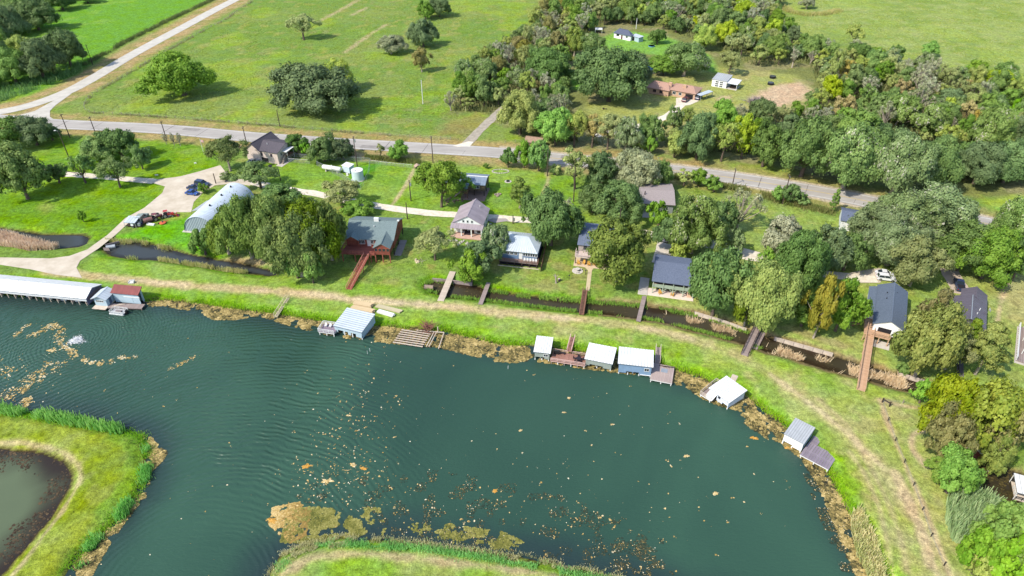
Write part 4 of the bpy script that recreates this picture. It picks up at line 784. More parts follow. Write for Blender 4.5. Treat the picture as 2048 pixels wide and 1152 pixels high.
b = MB(); b.v = [(lu0+.1, lv, 4.95), (lu1-.1, lv, 4.95), ((lu0+lu1)/2, lv, 6.1)]; b.f = [(0, 1, 2)]; b.build('porch_gable', W_RED, t)
for u in (lu0+.2, lu1-.2): ubox('porch_post', WOODR, t, (u, lv+.1, (zf+5)/2), (.18, .18, 5-zf))
dv0 = f.v((690, 507), zf); deck(t, lu0-.3, pu0+.2, min(dv0, lv-.6), .45, zf, WOODR, 'u', .4); dvn = min(dv0, lv-.6)
gu = f.u((733, 512), zf); rail(t, [(lu0-.3, .3), (lu0-.3, dvn), (gu-.8, dvn)], zf, WOODR, 1., 1.6, 3); rail(t, [(gu+.8, dvn), (pu0+.2, dvn)], zf, WOODR, 1., 1.4, 3)
posts(t, [(u, v) for u in (lu0, (lu0+gu)/2, gu-.8, gu+.9, pu0+.4) for v in (dvn+.15,)], -.3, zf-.2, .22, WOODR, 'stilt')
posts(t, [(u, v) for u in (pu0+.4, (pu0+pu1)/2, pu1-.3) for v in (pv+.15,)], -.3, zf-.05, .22, WOODR, 'stilt')
posts(t, [(.4+i*(L-.8)/5, v) for i in range(6) for v in (.7, D/2, D-.3)], -.3, zf-.25, .26, DARKW, 'stilt')
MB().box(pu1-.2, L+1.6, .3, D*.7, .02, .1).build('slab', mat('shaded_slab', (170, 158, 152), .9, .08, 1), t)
for k in range(4): window(t, 'n', pu0+.75+k*(pu1-pu0-1.2)/3.2, pv, zf+1.05, .75, .9, WOODR, 0)
window(t, 'n', f.u((727, 482), 4), .5, zf+.75, .9, 1.2); window(t, 'n', f.u((745, 484), 4), .5, zf+.75, .7, 1.2); window(t, 'n', f.u((721, 482), 4), .5, zf+.75, .6, 1.2); door(t, 'n', f.u((738, 484), 4), .5, zf, 1.0, 2.05); window(t, 'r', D*.35, L-.2, zf+1, .8, 1.2, WOODR, 0); window(t, 'r', D*.6, L-.2, zf+1, .8, 1.2, WOODR, 0)
MB().box(L*.52, L*.62, D/2-.3, D/2+.3, 7.6, 8.7).build('chimney', WHITE, t); MB().tube([(L*.55, D*.33, 6.9), (L*.55, D*.33, 7.4)], .12, 8).build('vent_pipe', WHITE, t)
ubox('gutter_end', WHITE, t, (L+.2, D/2+.2, 7.95), (.6, .5, .3))
walkway('cabin_stair', 'long red wooden stair ramp with rails descending from the red cabin to the lawn', 'stair', (697.5, 579), (733, 512), .1, zf, 1.5, WOODR, 'lr', mat('pink_red_rail', (208, 138, 122), .75, .1, 1), step=.42, tread=True, mids=1)

# cream house by the highway
f = Fr((517.8, 321.5), (558.5, 329), 0); t = f.thing('roadside_house', 'cream two-storey house with black shingle roof right beside the highway', 'house'); L = f.L; ze = 4.3; D = 2*f.v((573, 288), 5.8)
gable(t, 0, L, 0, D, -.2, ze, 5.9, 'u', W_PINK, SH_BLACK, .4, 0, .35); gable(t, -4.6, 1.6, -.25, D+.4, -.2, ze-.2, 6.5, 'v', mat('cream_siding_b', (222, 204, 196), .8, .05, 1, stripe=(2, .22, .14)), SH_BLACK, .5, 0, .45, 'wing_wall')
window(t, 'n', L*.22, 0, 2.4, .8, 1.1, mat('mauve_frame', (120, 100, 110), .7, .1, 1)); window(t, 'n', L*.7, 0, 2.6, .7, 1.0, mat('mauve_frame', (120, 100, 110), .7, .1, 1)); window(t, 'r', D*.2, L, 2.6, .7, 1.2)
MB().box(L*.12, L*.5, -.04, -.005, .1, 1.7).build('garage_opening', INNERD, t); MB().tube([(L*.3, D*.3, 5.3), (L*.3, D*.3, 6.0)], .1, 8).build('vent_pipe', WHITE, t)
slope(t, [(L+.2, D*.25, 4.0), (L+1.9, D*.25, 3.9), (L+1.9, D*.7, 4.1), (L+.2, D*.7, 4.2)], WHITE, 0, .1, name='awning')
deck(t, L+.05, L+1.7, D*.3, D*.7, 2.3, WOODB, 'u', .3); posts(t, [(L+1.6, D*.32), (L+1.6, D*.68)], 0, 4.0, .14, WHITE, 'awning_post')
for i in range(9): ubox('stair_tread', WOODP, t, (L+.7, D*.3-.28*i-.15, 2.15-.25*i), (1.0, .27, .06))
for s in (0, 1): MB().bar((L+.2+s*1.0, D*.3, 2.2), (L+.2+s*1.0, D*.3-2.6, .05), .06, .25).build('stringer', WOODG, t); MB().bar((L+.2+s*1.0, D*.3, 3.2), (L+.2+s*1.0, D*.3-2.6, 1.0), .06, .08).build('handrail', WOODP, t)
MB().box(L-.4, L+2.2, -1.4, D*.6, .02, .09).build('slab', CONCW, t)

# slate metal-roofed stilt house behind the lane
f = Fr((886, 364.8), (970.7, 371.4), 4.1); t = f.thing('stilt_house', 'brown stilt house with slate-blue metal roof and pale ridge, far side of the lane', 'house'); L = f.L; vr = f.v((892.5, 351.3), 5.1); D = f.v((899, 343.5), 4.1)
gable(t, .4, L-.4, .4, D-.4, 2.0, 4.1, 5.1, 'u', W_BROWN, MR_SLATE, .4, 16, .35); MB().bar((.0, D/2, 5.3), (L, D/2, 5.3), .5, .07).build('ridge_flashing', WHITE, t)
posts(t, [(.6+i*(L-1.2)/4, v) for i in range(5) for v in (.6, D/2, D-.6)], -.2, 2.0, .24, DARKW, 'stilt')
pu0, pu1 = f.u((924, 368), 3.9), f.u((938, 369), 3.9); slope(t, [(pu0, -2.2, 3.5), (pu1, -2.2, 3.5), (pu1, .2, 4.0), (pu0, .2, 4.0)], MR_SLATE, 3, name='porch_roof'); deck(t, pu0, pu1, -2.1, .35, 2.0, WOODB, 'u', .35); posts(t, [(pu0+.1, -2), (pu1-.1, -2)], -.2, 3.5, .16, WOODB, 'porch_post'); rail(t, [(pu0, -2.05), (pu1, -2.05)], 2.0, WOODB, .9, 1.4)
window(t, 'n', L*.79, .4, 2.7, 1.5, .9, WHITE, 1); window(t, 'n', L*.2, .4, 2.7, 1.2, .9, WHITE, 1)
for i in range(7): ubox('stair_tread', WOODG, t, (pu0-.4-.28*i, -1.2, 1.85-.27*i), (.28, 1.1, .06))
for s in (-1.75, -.65): MB().bar((pu0-.2, s, 1.9), (pu0-2.4, s, .0), .06, .22).build('stringer', WOODG, t)
MB().box(L*.45, L+.2, -3.2, D*.8, .02, .08).build('slab', mat('brown_slab', (150, 126, 116), .9, .1, 1), t)

# white house with mauve metal roof
f = Fr((904, 446), (966, 451.6), 3.3); t = f.thing('gabled_house', 'white house with mauve-brown metal roof and pillared front porch', 'house'); L = f.L; D = f.v((912, 413), 3.3)
gable(t, .4, L-.4, .35, D, -.2, 3.5, 5.9, 'v', mat('white_house_wall', (232, 238, 236), .6, .04, 1, stripe=(2, .22, .1), g=1.15), MR_MAUVE, .4, 11, .3)
u0, u1 = f.u((932, 413), 4), f.u((966, 417), 4); D2 = f.v((950, 398.5), 5.4); gable(t, u0, u1-.3, D+.02, D2, -.2, 3.5, 5.4, 'v', mat('white_wing_wall', (226, 232, 232), .6, .04, 1, stripe=(2, .22, .1)), MR_MAUVE, .35, 6, .25, 'wing_wall')
slope(t, [(-.2, -1.9, 2.75), (L+.2, -1.9, 2.75), (L+.2, .3, 3.35), (-.2, .3, 3.35)], MR_MAUVE, 12, name='porch_roof'); posts(t, [(.15+i*(L-.3)/3, -1.75) for i in range(4)], .25, 2.72, .3, WHITE, 'porch_post')
MB().box(-.1, L+.1, -3.0, .35, .0, .25).build('porch_floor', mat('terracotta_tile', (208, 172, 154), .85, .08, 1.5), t)
for i in range(3): window(t, 'n', L*(.36+.14*i), .35, 3.75, .45, .65, mat('sage_frame', (196, 206, 200), .7, .05, 1), 0)
window(t, 'n', L*.4, .35, .6, 1.1, 1.6, DK, 1); door(t, 'n', L*.62, .35, .25, 1.5, 2.1, mat('red_brown_door', (110, 60, 52), .6, .1, 1)); window(t, 'n', L*.86, .35, .6, 1.1, 1.5, DK, 1); window(t, 'r', D*.3, L-.4, 1.2, .9, 1.2); window(t, 'r', D*.65, L-.4, 1.2, .9, 1.2); door(t, 'r', D*.88, L-.4, .1)
for u, v in ((L*.42, D*1.1), (L*.72, D*.8), (L*.5, D*.35)): MB().tube([(u, v, 4.2), (u, v, 5.6)], .09, 7).build('vent_pipe', WHITE, t)
k = thing('porch_sofa', 'dark porch sofa with red cushions in front of the white pillared house', 'sofa', f.w(L*.5, -.6, .25), f.rz); MB().box(-.9, .9, -.35, .35, .0, .42).build('seat', DK, k); MB().box(-.9, .9, .36, .5, .0, .85).build('backrest', DK, k)
k = thing('air_conditioner', 'dark air-conditioning box beside the white pillared house', 'air conditioner', f.w(L+1.0, D*.55, 0), f.rz); MB().box(-.45, .45, -.45, .45, .05, .9).build('case', BLACKM, k); MB().tube([(0, 0, .9), (0, 0, .95)], .36, 12).build('fan_grille', MET, k)
sheet('concrete_pad', W2([(972, 441), (985, 437), (1012, 437), (1018, 442), (990, 446)]), .072, mat('grey_pad', (178, 168, 164), .9, .06, 1))
for i in range(3):
    k = thing('garden_rock', ('pale garden rocks heap below the pillared porch, leftmost', 'pale garden rocks heap below the pillared porch, middle', 'pale garden rocks heap below the pillared porch, rightmost')[i], 'rocks', P((904, 922, 938)[i], (483, 487, 490)[i]), i, 'rock beds below the porch')
    rr = random.Random(i)
    for j in range(7): MB().prism([(rr.uniform(-1.2, 1.2)+.4*math.cos(a)*rr.uniform(.6, 1.2), 0) if 0 else ((j-3)*.45+.3*math.cos(a)*rr.uniform(.6, 1.2), (j % 2)*.5+.28*math.sin(a)*rr.uniform(.6, 1.2)) for a in np.linspace(0, 2*math.pi, 7)[:-1]], 0, rr.uniform(.2, .45)).build('rock', CONCW, k)

# blue house with pale metal roof and front deck
f = Fr((999, 500), (1076, 508), 3.9); t = f.thing('lake_house', 'slate-blue house with bright pale metal hip roof and long front deck', 'house'); L = f.L; D = 2*f.v((1040, 474), 5.6)
gable(t, .5, L-.5, .5, D-.3, .3, 3.9, 5.7, 'u', W_BLUED, MR_BLUE, .5, 14, .4, 'wall', 3.4)
for k in range(4): window(t, 'n', L*(.10+.105*k), .5, 2.55, .75, .85)
door(t, 'n', L*.545, .5, 1.35, 1.0, 2.1)
for k in range(6): window(t, 'n', L*(.635+.062*k), .5, 2.55, .52, .85, None, 0)
dv = f.v((1072, 529), 1.3); deck(t, .1, L+.2, dv, .45, 1.3, WOODG, 'u', .36, DARKW); rail(t, [(.1, .3), (.1, dv), (L+.2, dv), (L+.2, .3)], 1.3, WOODB, .95, 1.6, 3); posts(t, [(.3+i*(L-.4)/5, dv+.15) for i in range(6)]+[(.3+i*(L-.4)/5, .7) for i in range(6)], -.2, 1.1, .22, DARKW, 'stilt')
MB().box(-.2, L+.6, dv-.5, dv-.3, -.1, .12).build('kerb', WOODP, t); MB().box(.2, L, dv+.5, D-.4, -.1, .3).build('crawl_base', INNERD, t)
for i in range(5):
    k = thing('rocking_chair', 'white rocking chair in the row on the blue house deck, %s' % ('nearest the door', 'second from the door', 'middle one', 'fourth from the door', 'farthest from the door')[i], 'chair', f.w(L*(.66+.075*i), .5-1.1, 1.3), f.rz, 'rocking chairs on the deck')
    ubox('seat', WHITE, k, (0, 0, .42), (.55, .5, .06)); ubox('backrest', WHITE, k, (0, .28, .8), (.55, .06, .75)); ubox('arm', WHITE, k, (-.28, 0, .62), (.06, .5, .05)); ubox('arm', WHITE, k, (.28, 0, .62), (.06, .5, .05))
    for x in (-.24, .24): ubox('rocker', WHITE, k, (x, 0, .06), (.05, .8, .06)); ubox('leg', WHITE, k, (x, -.2, .24), (.05, .05, .36)); ubox('leg', WHITE, k, (x, .2, .24), (.05, .05, .36))
f = Fr((1082, 543), (1092, 492), 0); t = f.thing('yard_fence', 'brown board fence running back along the right side of the blue house', 'fence'); n = int(f.L/.45)
for i in range(n): ubox('fence_board', WOODB, t, ((i+.5)*f.L/n, 0, .85), (.4, .05, 1.7))
for i in range(5): ubox('fence_post', DARKW, t, (i*f.L/4, .1, .9), (.12, .12, 1.8))

# dark shingle house with raised deck
f = Fr((1154, 489), (1238, 498), 4.7); t = f.thing('deck_house', 'dark blue-shingled house on posts with pale raised deck, half under a tree', 'house'); L = f.L; D = 2*f.v((1164, 458), 6.2)
gable(t, .4, L-.4, .5, D, 2.2, 4.6, 6.2, 'u', mat('taupe_siding', (176, 166, 160), .8, .06, 1, stripe=(2, .22, .15)), SH_BLUE, .45, 0, .35); dv = f.v((1151, 513), 2.4)
PALED = mat('pale_pink_deck', (220, 200, 192), .85, .07, 1.5); deck(t, -.1, L, dv, .45, 2.4, PALED, 'v', .4, WOODP); rail(t, [(-.1, .3), (-.1, dv), (L, dv)], 2.4, PALED, .95, 1.6, 3)
posts(t, [(.1+i*(L-.2)/4, dv+.2) for i in range(5)]+[(.5+i*(L-1)/4, 1.0) for i in range(5)]+[(.5+i*(L-1)/4, D-.5) for i in range(5)], -.2, 2.2, .22, DARKW, 'stilt')
for k in range(4): window(t, 'n', L*(.2+.2*k), .5, 3.1, .9, 1.2, DK)
MB().box(-.3, L, dv-1.2, 2.5, .0, .1).build('patio_slab', mat('patio_slab', (214, 192, 164), .9, .06, 1), t)
CHY = mat('yellow_wood', (222, 170, 74), .7, .1, 1)
def adirondack(par_f, u, v, label, group, rz=0.):
    k = thing('adirondack_chair', label, 'chair', par_f.w(u, v, .1), par_f.rz+rz, group)
    ubox('seat', CHY, k, (0, 0, .38), (.6, .6, .06), (R(-10), 0, 0))
    for x in (-.22, 0, .22): ubox('back_slat', CHY, k, (x, .38, .78), (.17, .04, .9), (R(-22), 0, 0))
    for x in (-.36, .36): ubox('arm', CHY, k, (x, 0, .6), (.14, .8, .05)); ubox('leg', CHY, k, (x, -.3, .29), (.06, .1, .58)); ubox('leg', CHY, k, (x, .3, .29), (.06, .1, .58))
for i in range(5): adirondack(f, 1.+i*1.45, dv-.3+.4*(i % 2), 'yellow wooden chair under the pale raised deck, %s' % ('leftmost of five', 'second from left of five', 'middle of five', 'fourth from left of five', 'rightmost of five')[i], 'yellow chairs under the raised deck', .3*(-1)**i)

# grey house half hidden behind oaks
f = Fr((1278.6, 407), (1351, 411), 3.2); t = f.thing('grey_house', 'low house with pinkish-grey shingle roof and black stove pipe behind oaks', 'house'); L = f.L; D = 2*f.v((1286, 378), 4.6)
gable(t, .5, L-.5, .6, D-.5, -.2, 3.3, 4.6, 'u', mat('drab_siding', (150, 156, 158), .8, .06, 1, stripe=(2, .22, .15)), SH_GREY, .7, 0, .5); MB().tube([(L*.16, D*.3, 3.9), (L*.16, D*.3, 5.3)], .16, 8).build('stove_pipe', BLACKM, t)
window(t, 'n', L*.2, .6, 1.0, 1.4, 1.2); window(t, 'n', L*.75, .6, 1.0, 1.4, 1.2); door(t, 'n', L*.48, .6, .0); MB().box(L*.1, L*.5, -3, .6, .0, .1).build('carport_slab', CONCW, t)
# slate house on posts with screened porch
f = Fr((1303.5, 562), (1392, 574), 4.1); t = f.thing('screened_house', 'slate-shingled house on green posts with screened porch and yellow chairs below', 'house'); L = f.L; vr = f.v((1309.8, 520.6), 6.0); uN = f.u((1381.5, 551), 4.8); vN = f.v((1381.5, 551), 4.8)
k_ = (6.0-4.1)/vr; slope(t, [(0, 0, 4.1), (L, 0, 4.1), (L, vN, 4.1+k_*vN), (0, vN, 4.1+k_*vN)], SH_BLUE); slope(t, [(0, vN, 4.1+k_*vN), (uN, vN, 4.1+k_*vN), (uN, vr, 6.0), (0, vr, 6.0)], SH_BLUE, name='upper_roof'); slope(t, [(uN, vr*1.7, 4.9), (0, vr*1.7, 4.9), (0, vr, 6.0), (uN, vr, 6.0)], SH_BLUE, name='rear_roof')
WG = W_GREEN; MB().box(.3, L-.3, .5, .62, 2.0, 3.0).build('porch_panel', WG, t); MB().box(.3, L-2., .9, .98, 3.0, 4.15).build('porch_screen', INNERD, t); MB().box(L-1.9, L-.3, .45, .6, 2.0, 4.0).build('corner_wall', WG, t)
b = MB(); b.v = [(x, y, z) for x in (.3, uN-.3) for y, z in ((2.5, 2.0), (vr*1.65, 2.0), (vr*1.65, 4.8), (vr, 5.8), (2.5, 4.6))]; b.f = [(0, 1, 2, 3, 4), (9, 8, 7, 6, 5)]+[(i, (i+1) % 5, 5+(i+1) % 5, 5+i) for i in range(5)]; b.build('wall', WG, t)
MB().box(.3, L-.3, .65, vr*1.6, 1.85, 1.98).build('floor', WOODB, t); GP = mat('sage_post', (178, 190, 170), .7, .05, 1)
for i in range(5):
    u = .5+i*(L-.9)/4; ubox('post', GP, t, (u, .42, 2.0), (.2, .2, 4.0))
    for s in (-1, 1):
        if (i or s > 0) and (i < 4 or s < 0): ubar('brace', GP, t, (u, .42, 1.1), (u+s*.85, .42, 1.9), .12)
posts(t, [(.5+i*(L-.9)/4, v) for i in range(5) for v in (vr*.8, vr*1.55)], -.2, 1.9, .24, GP, 'rear_post'); MB().box(L-1.8, L-.4, .5, 3., .0, 1.8).build('brick_store', BRICK, t)
dv = f.v((1300.5, 591), 0); MB().box(-.6, L-.1, dv, 2.5, .0, .12).build('patio_slab', mat('pink_slab', (232, 214, 200), .9, .05, 1), t); MB().box(-3.1, -.65, dv-.2, vr, .0, .1).build('side_slab', CONCW, t)
adirondack(f, f.u((1320, 588), .1), f.v((1320, 588), .1), 'yellow wooden chair under the screened slate house, left of the pair', 'yellow chairs under the screened house', .5); adirondack(f, f.u((1344, 592), .1), f.v((1344, 592), .1), 'yellow wooden chair under the screened slate house, right of the pair', 'yellow chairs under the screened house', -.3)
# blue-roofed building in the oaks by the highway
f = Frv((1681, 441), (1682, 416), 3.2); f.L = 9.; t = f.thing('blue_roof_house', 'blue-grey roofed white building mostly hidden by the great mossy oaks', 'house'); L = f.L; D = 9.; gable(t, .3, L+1, .4, D-.4, -.2, 3.2, 4.5, 'u', mat('hidden_white_wall', (232, 234, 238), .7, .05, 1), SH_BLUE, .4, 0, .3); door(t, 'n', L*.3, .4, 0, 1.8, 2.2); window(t, 'n', L*.8, .4, 1.1, 1.1, 1.1)

# slate house with the long ramp
f = Frv((1784.9, 645), (1791.8, 566), 5.9); _ul = f.u((1747, 645), 4.4); _ur = f.u((1810.8, 660), 4.4); D = f.L; f.o = f.w(_ul, 0, 0); L = _ur-_ul; t = f.thing('ramp_house', 'white house with dark slate shingle roof reached by a long tan ramp', 'house'); D = D-.4
gable(t, .3, L-.3, .4, D, 1.6, 4.3, 5.9, 'v', W_WHITE, SH_NAVY, .45, 0, .35); vx = f.v((1730, 627), 4.0); slope(t, [(-.3, D-.8, 4.35), (-.3, vx, 4.35), (.0, vx, 4.4), (.0, D-.8, 4.4)], SH_NAVY, name='side_roof')
ux = f.u((1731, 627), 3.9); slope(t, [(ux, D-.6, 3.75), (ux, vx, 3.75), (-.25, vx, 4.32), (-.25, D-.6, 4.32)], SH_NAVY, name='side_roof')
MB().box(ux+.3, .28, vx+1.2, D-1, 1.6, 3.6).build('side_wall', W_WHITE, t); posts(t, [(.5+i*(L-1)/3, v) for i in range(4) for v in (.7, D*.5, D-.6)], -.2, 1.6, .25, WHITE, 'stilt')
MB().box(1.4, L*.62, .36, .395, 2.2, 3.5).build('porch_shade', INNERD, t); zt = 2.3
deck(t, -1.4, L*.62, -1.9, .35, zt, WOODT, 'u', .36); rail(t, [(.3, -1.85), (L*.62, -1.85)], zt, WOODT, .95, 1.5, 2); deck(t, -1.4, .1, .45, vx+1.0, zt, WOODT, 'u', .36)
posts(t, [(-1.2, -1.7), (L*.3, -1.7), (L*.6, -1.7), (-1.2, vx)], -.2, zt-.2, .2, WOODT, 'deck_post'); MB().box(.2, L*.7, -3.0, .0, .0, .1).build('patio_slab', CONCW, t)
for i in range(8): ubox('stair_tread', WOODB, t, (-1.6-.3*i, vx-.2, zt-.2-.26*i), (.3, 1.2, .06))
for v in (vx-.85, vx+.45): MB().bar((-1.4, v, zt-.1), (-4.0, v, .1), .08, .28).build('stringer', WOODB, t)
for u, v in ((L*.3, D*.75), (L*.42, D*.8), (L*.62, D*.8), (L*.3, D*.6)): MB().tube([(u, v, 4.9), (u, v, 5.7)], .1, 7).build('vent_pipe', BLACKM, t)
walkway('footbridge', 'long tan railed ramp crossing the canal up to the white slate-roofed house', 'footbridge', (1721, 781), (1743, 646), .15, zt, 1.7, WOODT, 'lr', WOODT, mids=2)
# dark metal house at right
f = Frv((1946.5, 640), (1949.5, 592), 5.0); _ul = f.u((1907.6, 592), 3.4); _ur = f.u((1974.5, 594), 3.4); f.o = f.w(_ul, 0, 0); L = _ur-_ul; t = f.thing('dark_house', 'house with dark ribbed metal roof and satellite dish near the right edge', 'house'); D = f.L; D2 = f.v((1935, 578), 3.6)
gable(t, .4, L-.4, .4, D, -.2, 3.4, 5.0, 'v', mat('dark_house_wall', (98, 96, 98), .8, .08, 1, stripe=(2, .22, .15)), MR_DARK, .45, 14, .4); gable(t, 1.9, L-.2, D+.02, D2, -.2, 3.2, 4.7, 'v', mat('dark_house_wall_b', (98, 96, 98), .8, .08, 1), MR_DARK, .3, 4, .2, 'wing_wall')
slope(t, [(1.5, -3.2, 2.7), (L+.9, -3.2, 2.7), (L+.5, .1, 3.3), (1.5, .1, 3.3)], MR_DARK, 8, name='porch_roof'); posts(t, [(1.7, -3), (L*.5, -3), (L+.5, -3)], 0, 2.6, .16, WOODG, 'porch_post'); door(t, 'n', L*.4, .4, 0); window(t, 'n', L*.7, .4, 1, 1.2, 1.2)
MB().box(L/2-.1, L/2+.1, -.1, D+.1, 5.14, 5.2).build('ridge_flashing', MET, t)
for u, v in ((L*.45, D*.55), (L*.75, D*.55), (L*.68, D*.35)): MB().tube([(u, v, 3.8), (u, v, 5.0)], .1, 7).build('vent_pipe', WHITE, t)
k = thing('satellite_dish', 'white satellite dish on the edge of the dark metal roof', 'satellite dish', f.w(L+.2, D*.72, 3.6), f.rz); b = MB(); n = 14
b.v = [(.1, 0, .55)]+[(.1+.22*r*r-.25*r*math.sin(a), r*.62*math.cos(a), .55+r*.6*math.sin(a)) for r in (.5, 1) for a in np.linspace(0, 2*math.pi, n, endpoint=False)]; b.f = [(0, 1+i, 1+(i+1) % n) for i in range(n)]+[(1+i, 1+n+i, 1+n+(i+1) % n, 1+(i+1) % n) for i in range(n)]; b.build('reflector', WHITE, k); MB().bar((0, 0, -.5), (0, 0, .5), .07).build('mast', MET, k); MB().bar((.1, 0, .3), (.75, 0, .6), .04).build('feed_arm', MET, k)
# railed deck at the right edge
f = Fr((2033, 718), (2039, 650), .9); t = f.thing('edge_house', 'white-railed porch and pinkish roof of a house cut off by the right edge', 'house'); L = f.L
deck(t, 0, L, -9, 0, .6, WOODG, 'u', .4); rail(t, [(0, 0), (L, 0)], .6, WHITE, 1.1, 1.1, 3, .12); MB().box(-.4, L+.2, -9, .2, -.1, .3).build('base', CONCW, t); slope(t, [(L*.2, -.9, 2.6), (L*.2, -9.5, 3.2), (L*1.05, -9.5, 3.2), (L*1.05, -.9, 2.6)], MR_MAUVE, 8); posts(t, [(L*.22, -1), (L*.6, -1), (L, -1)], .6, 2.5, .16, WHITE, 'porch_post')
f = Fr((2034, 990), (2048, 994), .9); t = f.thing('canopy_boat', 'white boat shelter at the dark cove, cut off by the right edge', 'boat shelter'); slope(t, [(0, .5, 1.1), (3.4, .5, 1.1), (3.4, 5.2, 1.3), (0, 5.2, 1.3)], MR_WHITE, 4); posts(t, [(.1, .6), (3.3, .6), (.1, 5), (3.3, 5)], WL-.8, 1.0, .12, WHITE, 'post'); MB().box(.2, 3.2, .3, 4.8, -.7, -.55).build('floor', WOODP, t); rail(t, [(.2, .3), (3.2, .3)], -.55, BLACKM, .8, .9, 1); rail(t, [(.2, .3), (.2, 3.)], -.55, WHITE, .8, 1.2, 1)
c = P(1962, 912); t = thing('red_hut', 'small dark red hut under the cypress by the cove', 'hut', c, .2); gable(t, -1.5, 1.5, -1.3, 1.3, -.3, 1.9, 2.7, 'v', mat('oxide_red', (130, 70, 66), .8, .1, 1), mat('hut_roof', (196, 200, 204), .6, .06, 1), .2, 0, .2); door(t, 'n', 0, -1.3, -.2, .8, 1.8)

# ---------------------------------------------------------------- far houses in the woods
f = Fr((1226.3, 63), (1262, 70.5), 3.3); t = f.thing('far_house', 'small white house with navy hip roof in the farthest clearing', 'house'); L = f.L; D = 2*f.v((1236, 56.5), 5.0); gable(t, .4, L-.4, .5, D-.3, -.2, 3.2, 5.0, 'u', W_WHITE, mat('navy_shingle', (92, 98, 120), .9, .08, 2), .5, 0, .5, 'wall', 3.0)
window(t, 'n', L*.25, .5, 1.4, 1.6, 1.1, DK); door(t, 'n', L*.48, .5, .1, 1.0, 2.1, mat('maroon_door', (110, 60, 70), .7, .1, 1)); window(t, 'n', L*.75, .5, 1.3, 1.2, 1.0)
f = Fr((1262, 80), (1277, 85), 0); t = f.thing('blue_shed', 'light blue flat-roofed shed attached beside the far white house', 'shed'); L = f.L; shed(t, 0, L, 0, 3.2, -.1, 2.4, 2.6, W_PALEB, MR_BLUE, .3, 5); MB().box(.2, L*.42, -.06, -.01, .1, 2.0).build('opening', INNERD, t)
f = Fr((1292, 146), (1303, 149), 0); t = f.thing('blue_roof_shed', 'tiny white shed with vivid blue roof behind the brick house oaks', 'shed'); L = f.L; gable(t, -1.6, L, 0, 3.6, -.1, 2.2, 3.4, 'u', W_WHITE, mat('vivid_blue_roof', (70, 130, 210), .5, .06, 1), .2, 6, .15); MB().box(L+.02, L+.2, -.1, 3.7, 2.2, 2.35).build('bargeboard', WHITE, t); door(t, 'n', L*.3, 0, 0)
f = Fr((1337.7, 179), (1391.7, 188.6), 2.8); t = f.thing('brick_house', 'long tan brick ranch house with brown roof and two chimneys', 'house'); L = f.L; D = 2*f.v((1366, 169.5), 4.3)
gable(t, .4, L-.4, .5, D, -.2, 2.8, 4.3, 'u', BRICK, SH_BROWN, .5, 0, .5, 'wall', 3.0); gable(t, -9.5, .35, -1.1, D-1.2, -.2, 2.7, 4.3, 'u', mat('tan_brick_b', (216, 180, 154), .85, .1, 6, c2=(190, 152, 130)), SH_BROWN, .5, 0, .5, 'wing_wall', 2.5)
for u in (-1.2, L*.44): MB().box(u, u+1.4, D*.28, D*.28+.9, 2.9, 5.0).build('chimney', BRICK, t)
MB().box(L*.62, L*.9, .46, .49, .0, 2.1).build('garage_opening', INNERD, t); window(t, 'n', L*.2, .5, 1, 1.4, 1.1); window(t, 'n', L*.42, .5, 1, 1.2, 1.1); window(t, 'n', -6, -1.1, 1, 1.3, 1.1, WOODR); window(t, 'n', -3, -1.1, 1, 1.3, 1.1, WOODR)
f = Fr((1393, 188.6), (1402, 191.8), 2.4); t = f.thing('carport', 'pale metal carport leaning against the right end of the brick house', 'carport'); L = f.L; D = f.v((1406, 176), 2.6); slope(t, [(0, 0, 2.4), (L, 0, 2.4), (L, D, 2.6), (0, D, 2.6)], MR_BLUE, 4); posts(t, [(.1, .2), (L-.1, .2), (.1, D*.5), (L-.1, D*.5), (.1, D-.2), (L-.1, D-.2)], -.1, 2.3, .14, MET, 'post')
f = Fr((1424.3, 158.6), (1453.6, 163.8), 3.1); t = f.thing('workshop', 'white metal workshop with twin barred doors and a white lean-to', 'workshop'); L = f.L; D = f.v((1438, 146), 3.9); shed(t, .1, L, .1, D, -.1, 3.1, 3.8, W_WHITE, MR_GREY, .2, 8)
for u in (L*.36, L*.66):
    for j in range(3): window(t, 'n', u, .1, .3+j*.9, L*.2, .55, WHITE, 1, 'door_light')
slope(t, [(L+.05, -.3, 2.7), (L*1.75, -.3, 2.6), (L*1.75, D*.8, 3.0), (L+.05, D*.8, 3.1)], MR_WHITE, 5, name='lean_to_roof'); posts(t, [(L*1.7, -.1), (L*1.7, D*.75)], -.1, 2.6, .16, WHITE, 'post'); MB().box(L+.1, L*1.7, 0, D*.75, .0, .1).build('slab', CONCW, t); MB().box(L*1.2, L*1.6, D*.2, D*.5, .1, 1.1).build('workbench', DARKW, t)
f = Fr((1049, 283), (1083, 287), 2.2); t = f.thing('brown_hut', 'brown-roofed hut hidden among the trees beside the highway', 'hut'); L = f.L; gable(t, .3, L-.3, .3, 4.2, -.1, 2.2, 3.4, 'u', W_BROWN, mat('brown_thatch', (164, 136, 116), .95, .15, 2), .4, 0, .4); door(t, 'n', L*.5, .3, 0)
for px, lab in (((1197, 66), 'tiny open white shelter left of the far white house'),):
    c = P(*px); t = thing('shelter', lab, 'shelter', c, -.1); slope(t, [(-2, -1.5, 2.2), (2, -1.5, 2.2), (2, 1.5, 2.5), (-2, 1.5, 2.5)], WHITE, 0, .1); posts(t, [(-1.8, -1.3), (1.8, -1.3), (-1.8, 1.3), (1.8, 1.3)], -.1, 2.2, .12, WHITE, 'post'); MB().box(-1.2, 1.2, -.6, .8, 0, .9).build('bench_box', DARKW, t)

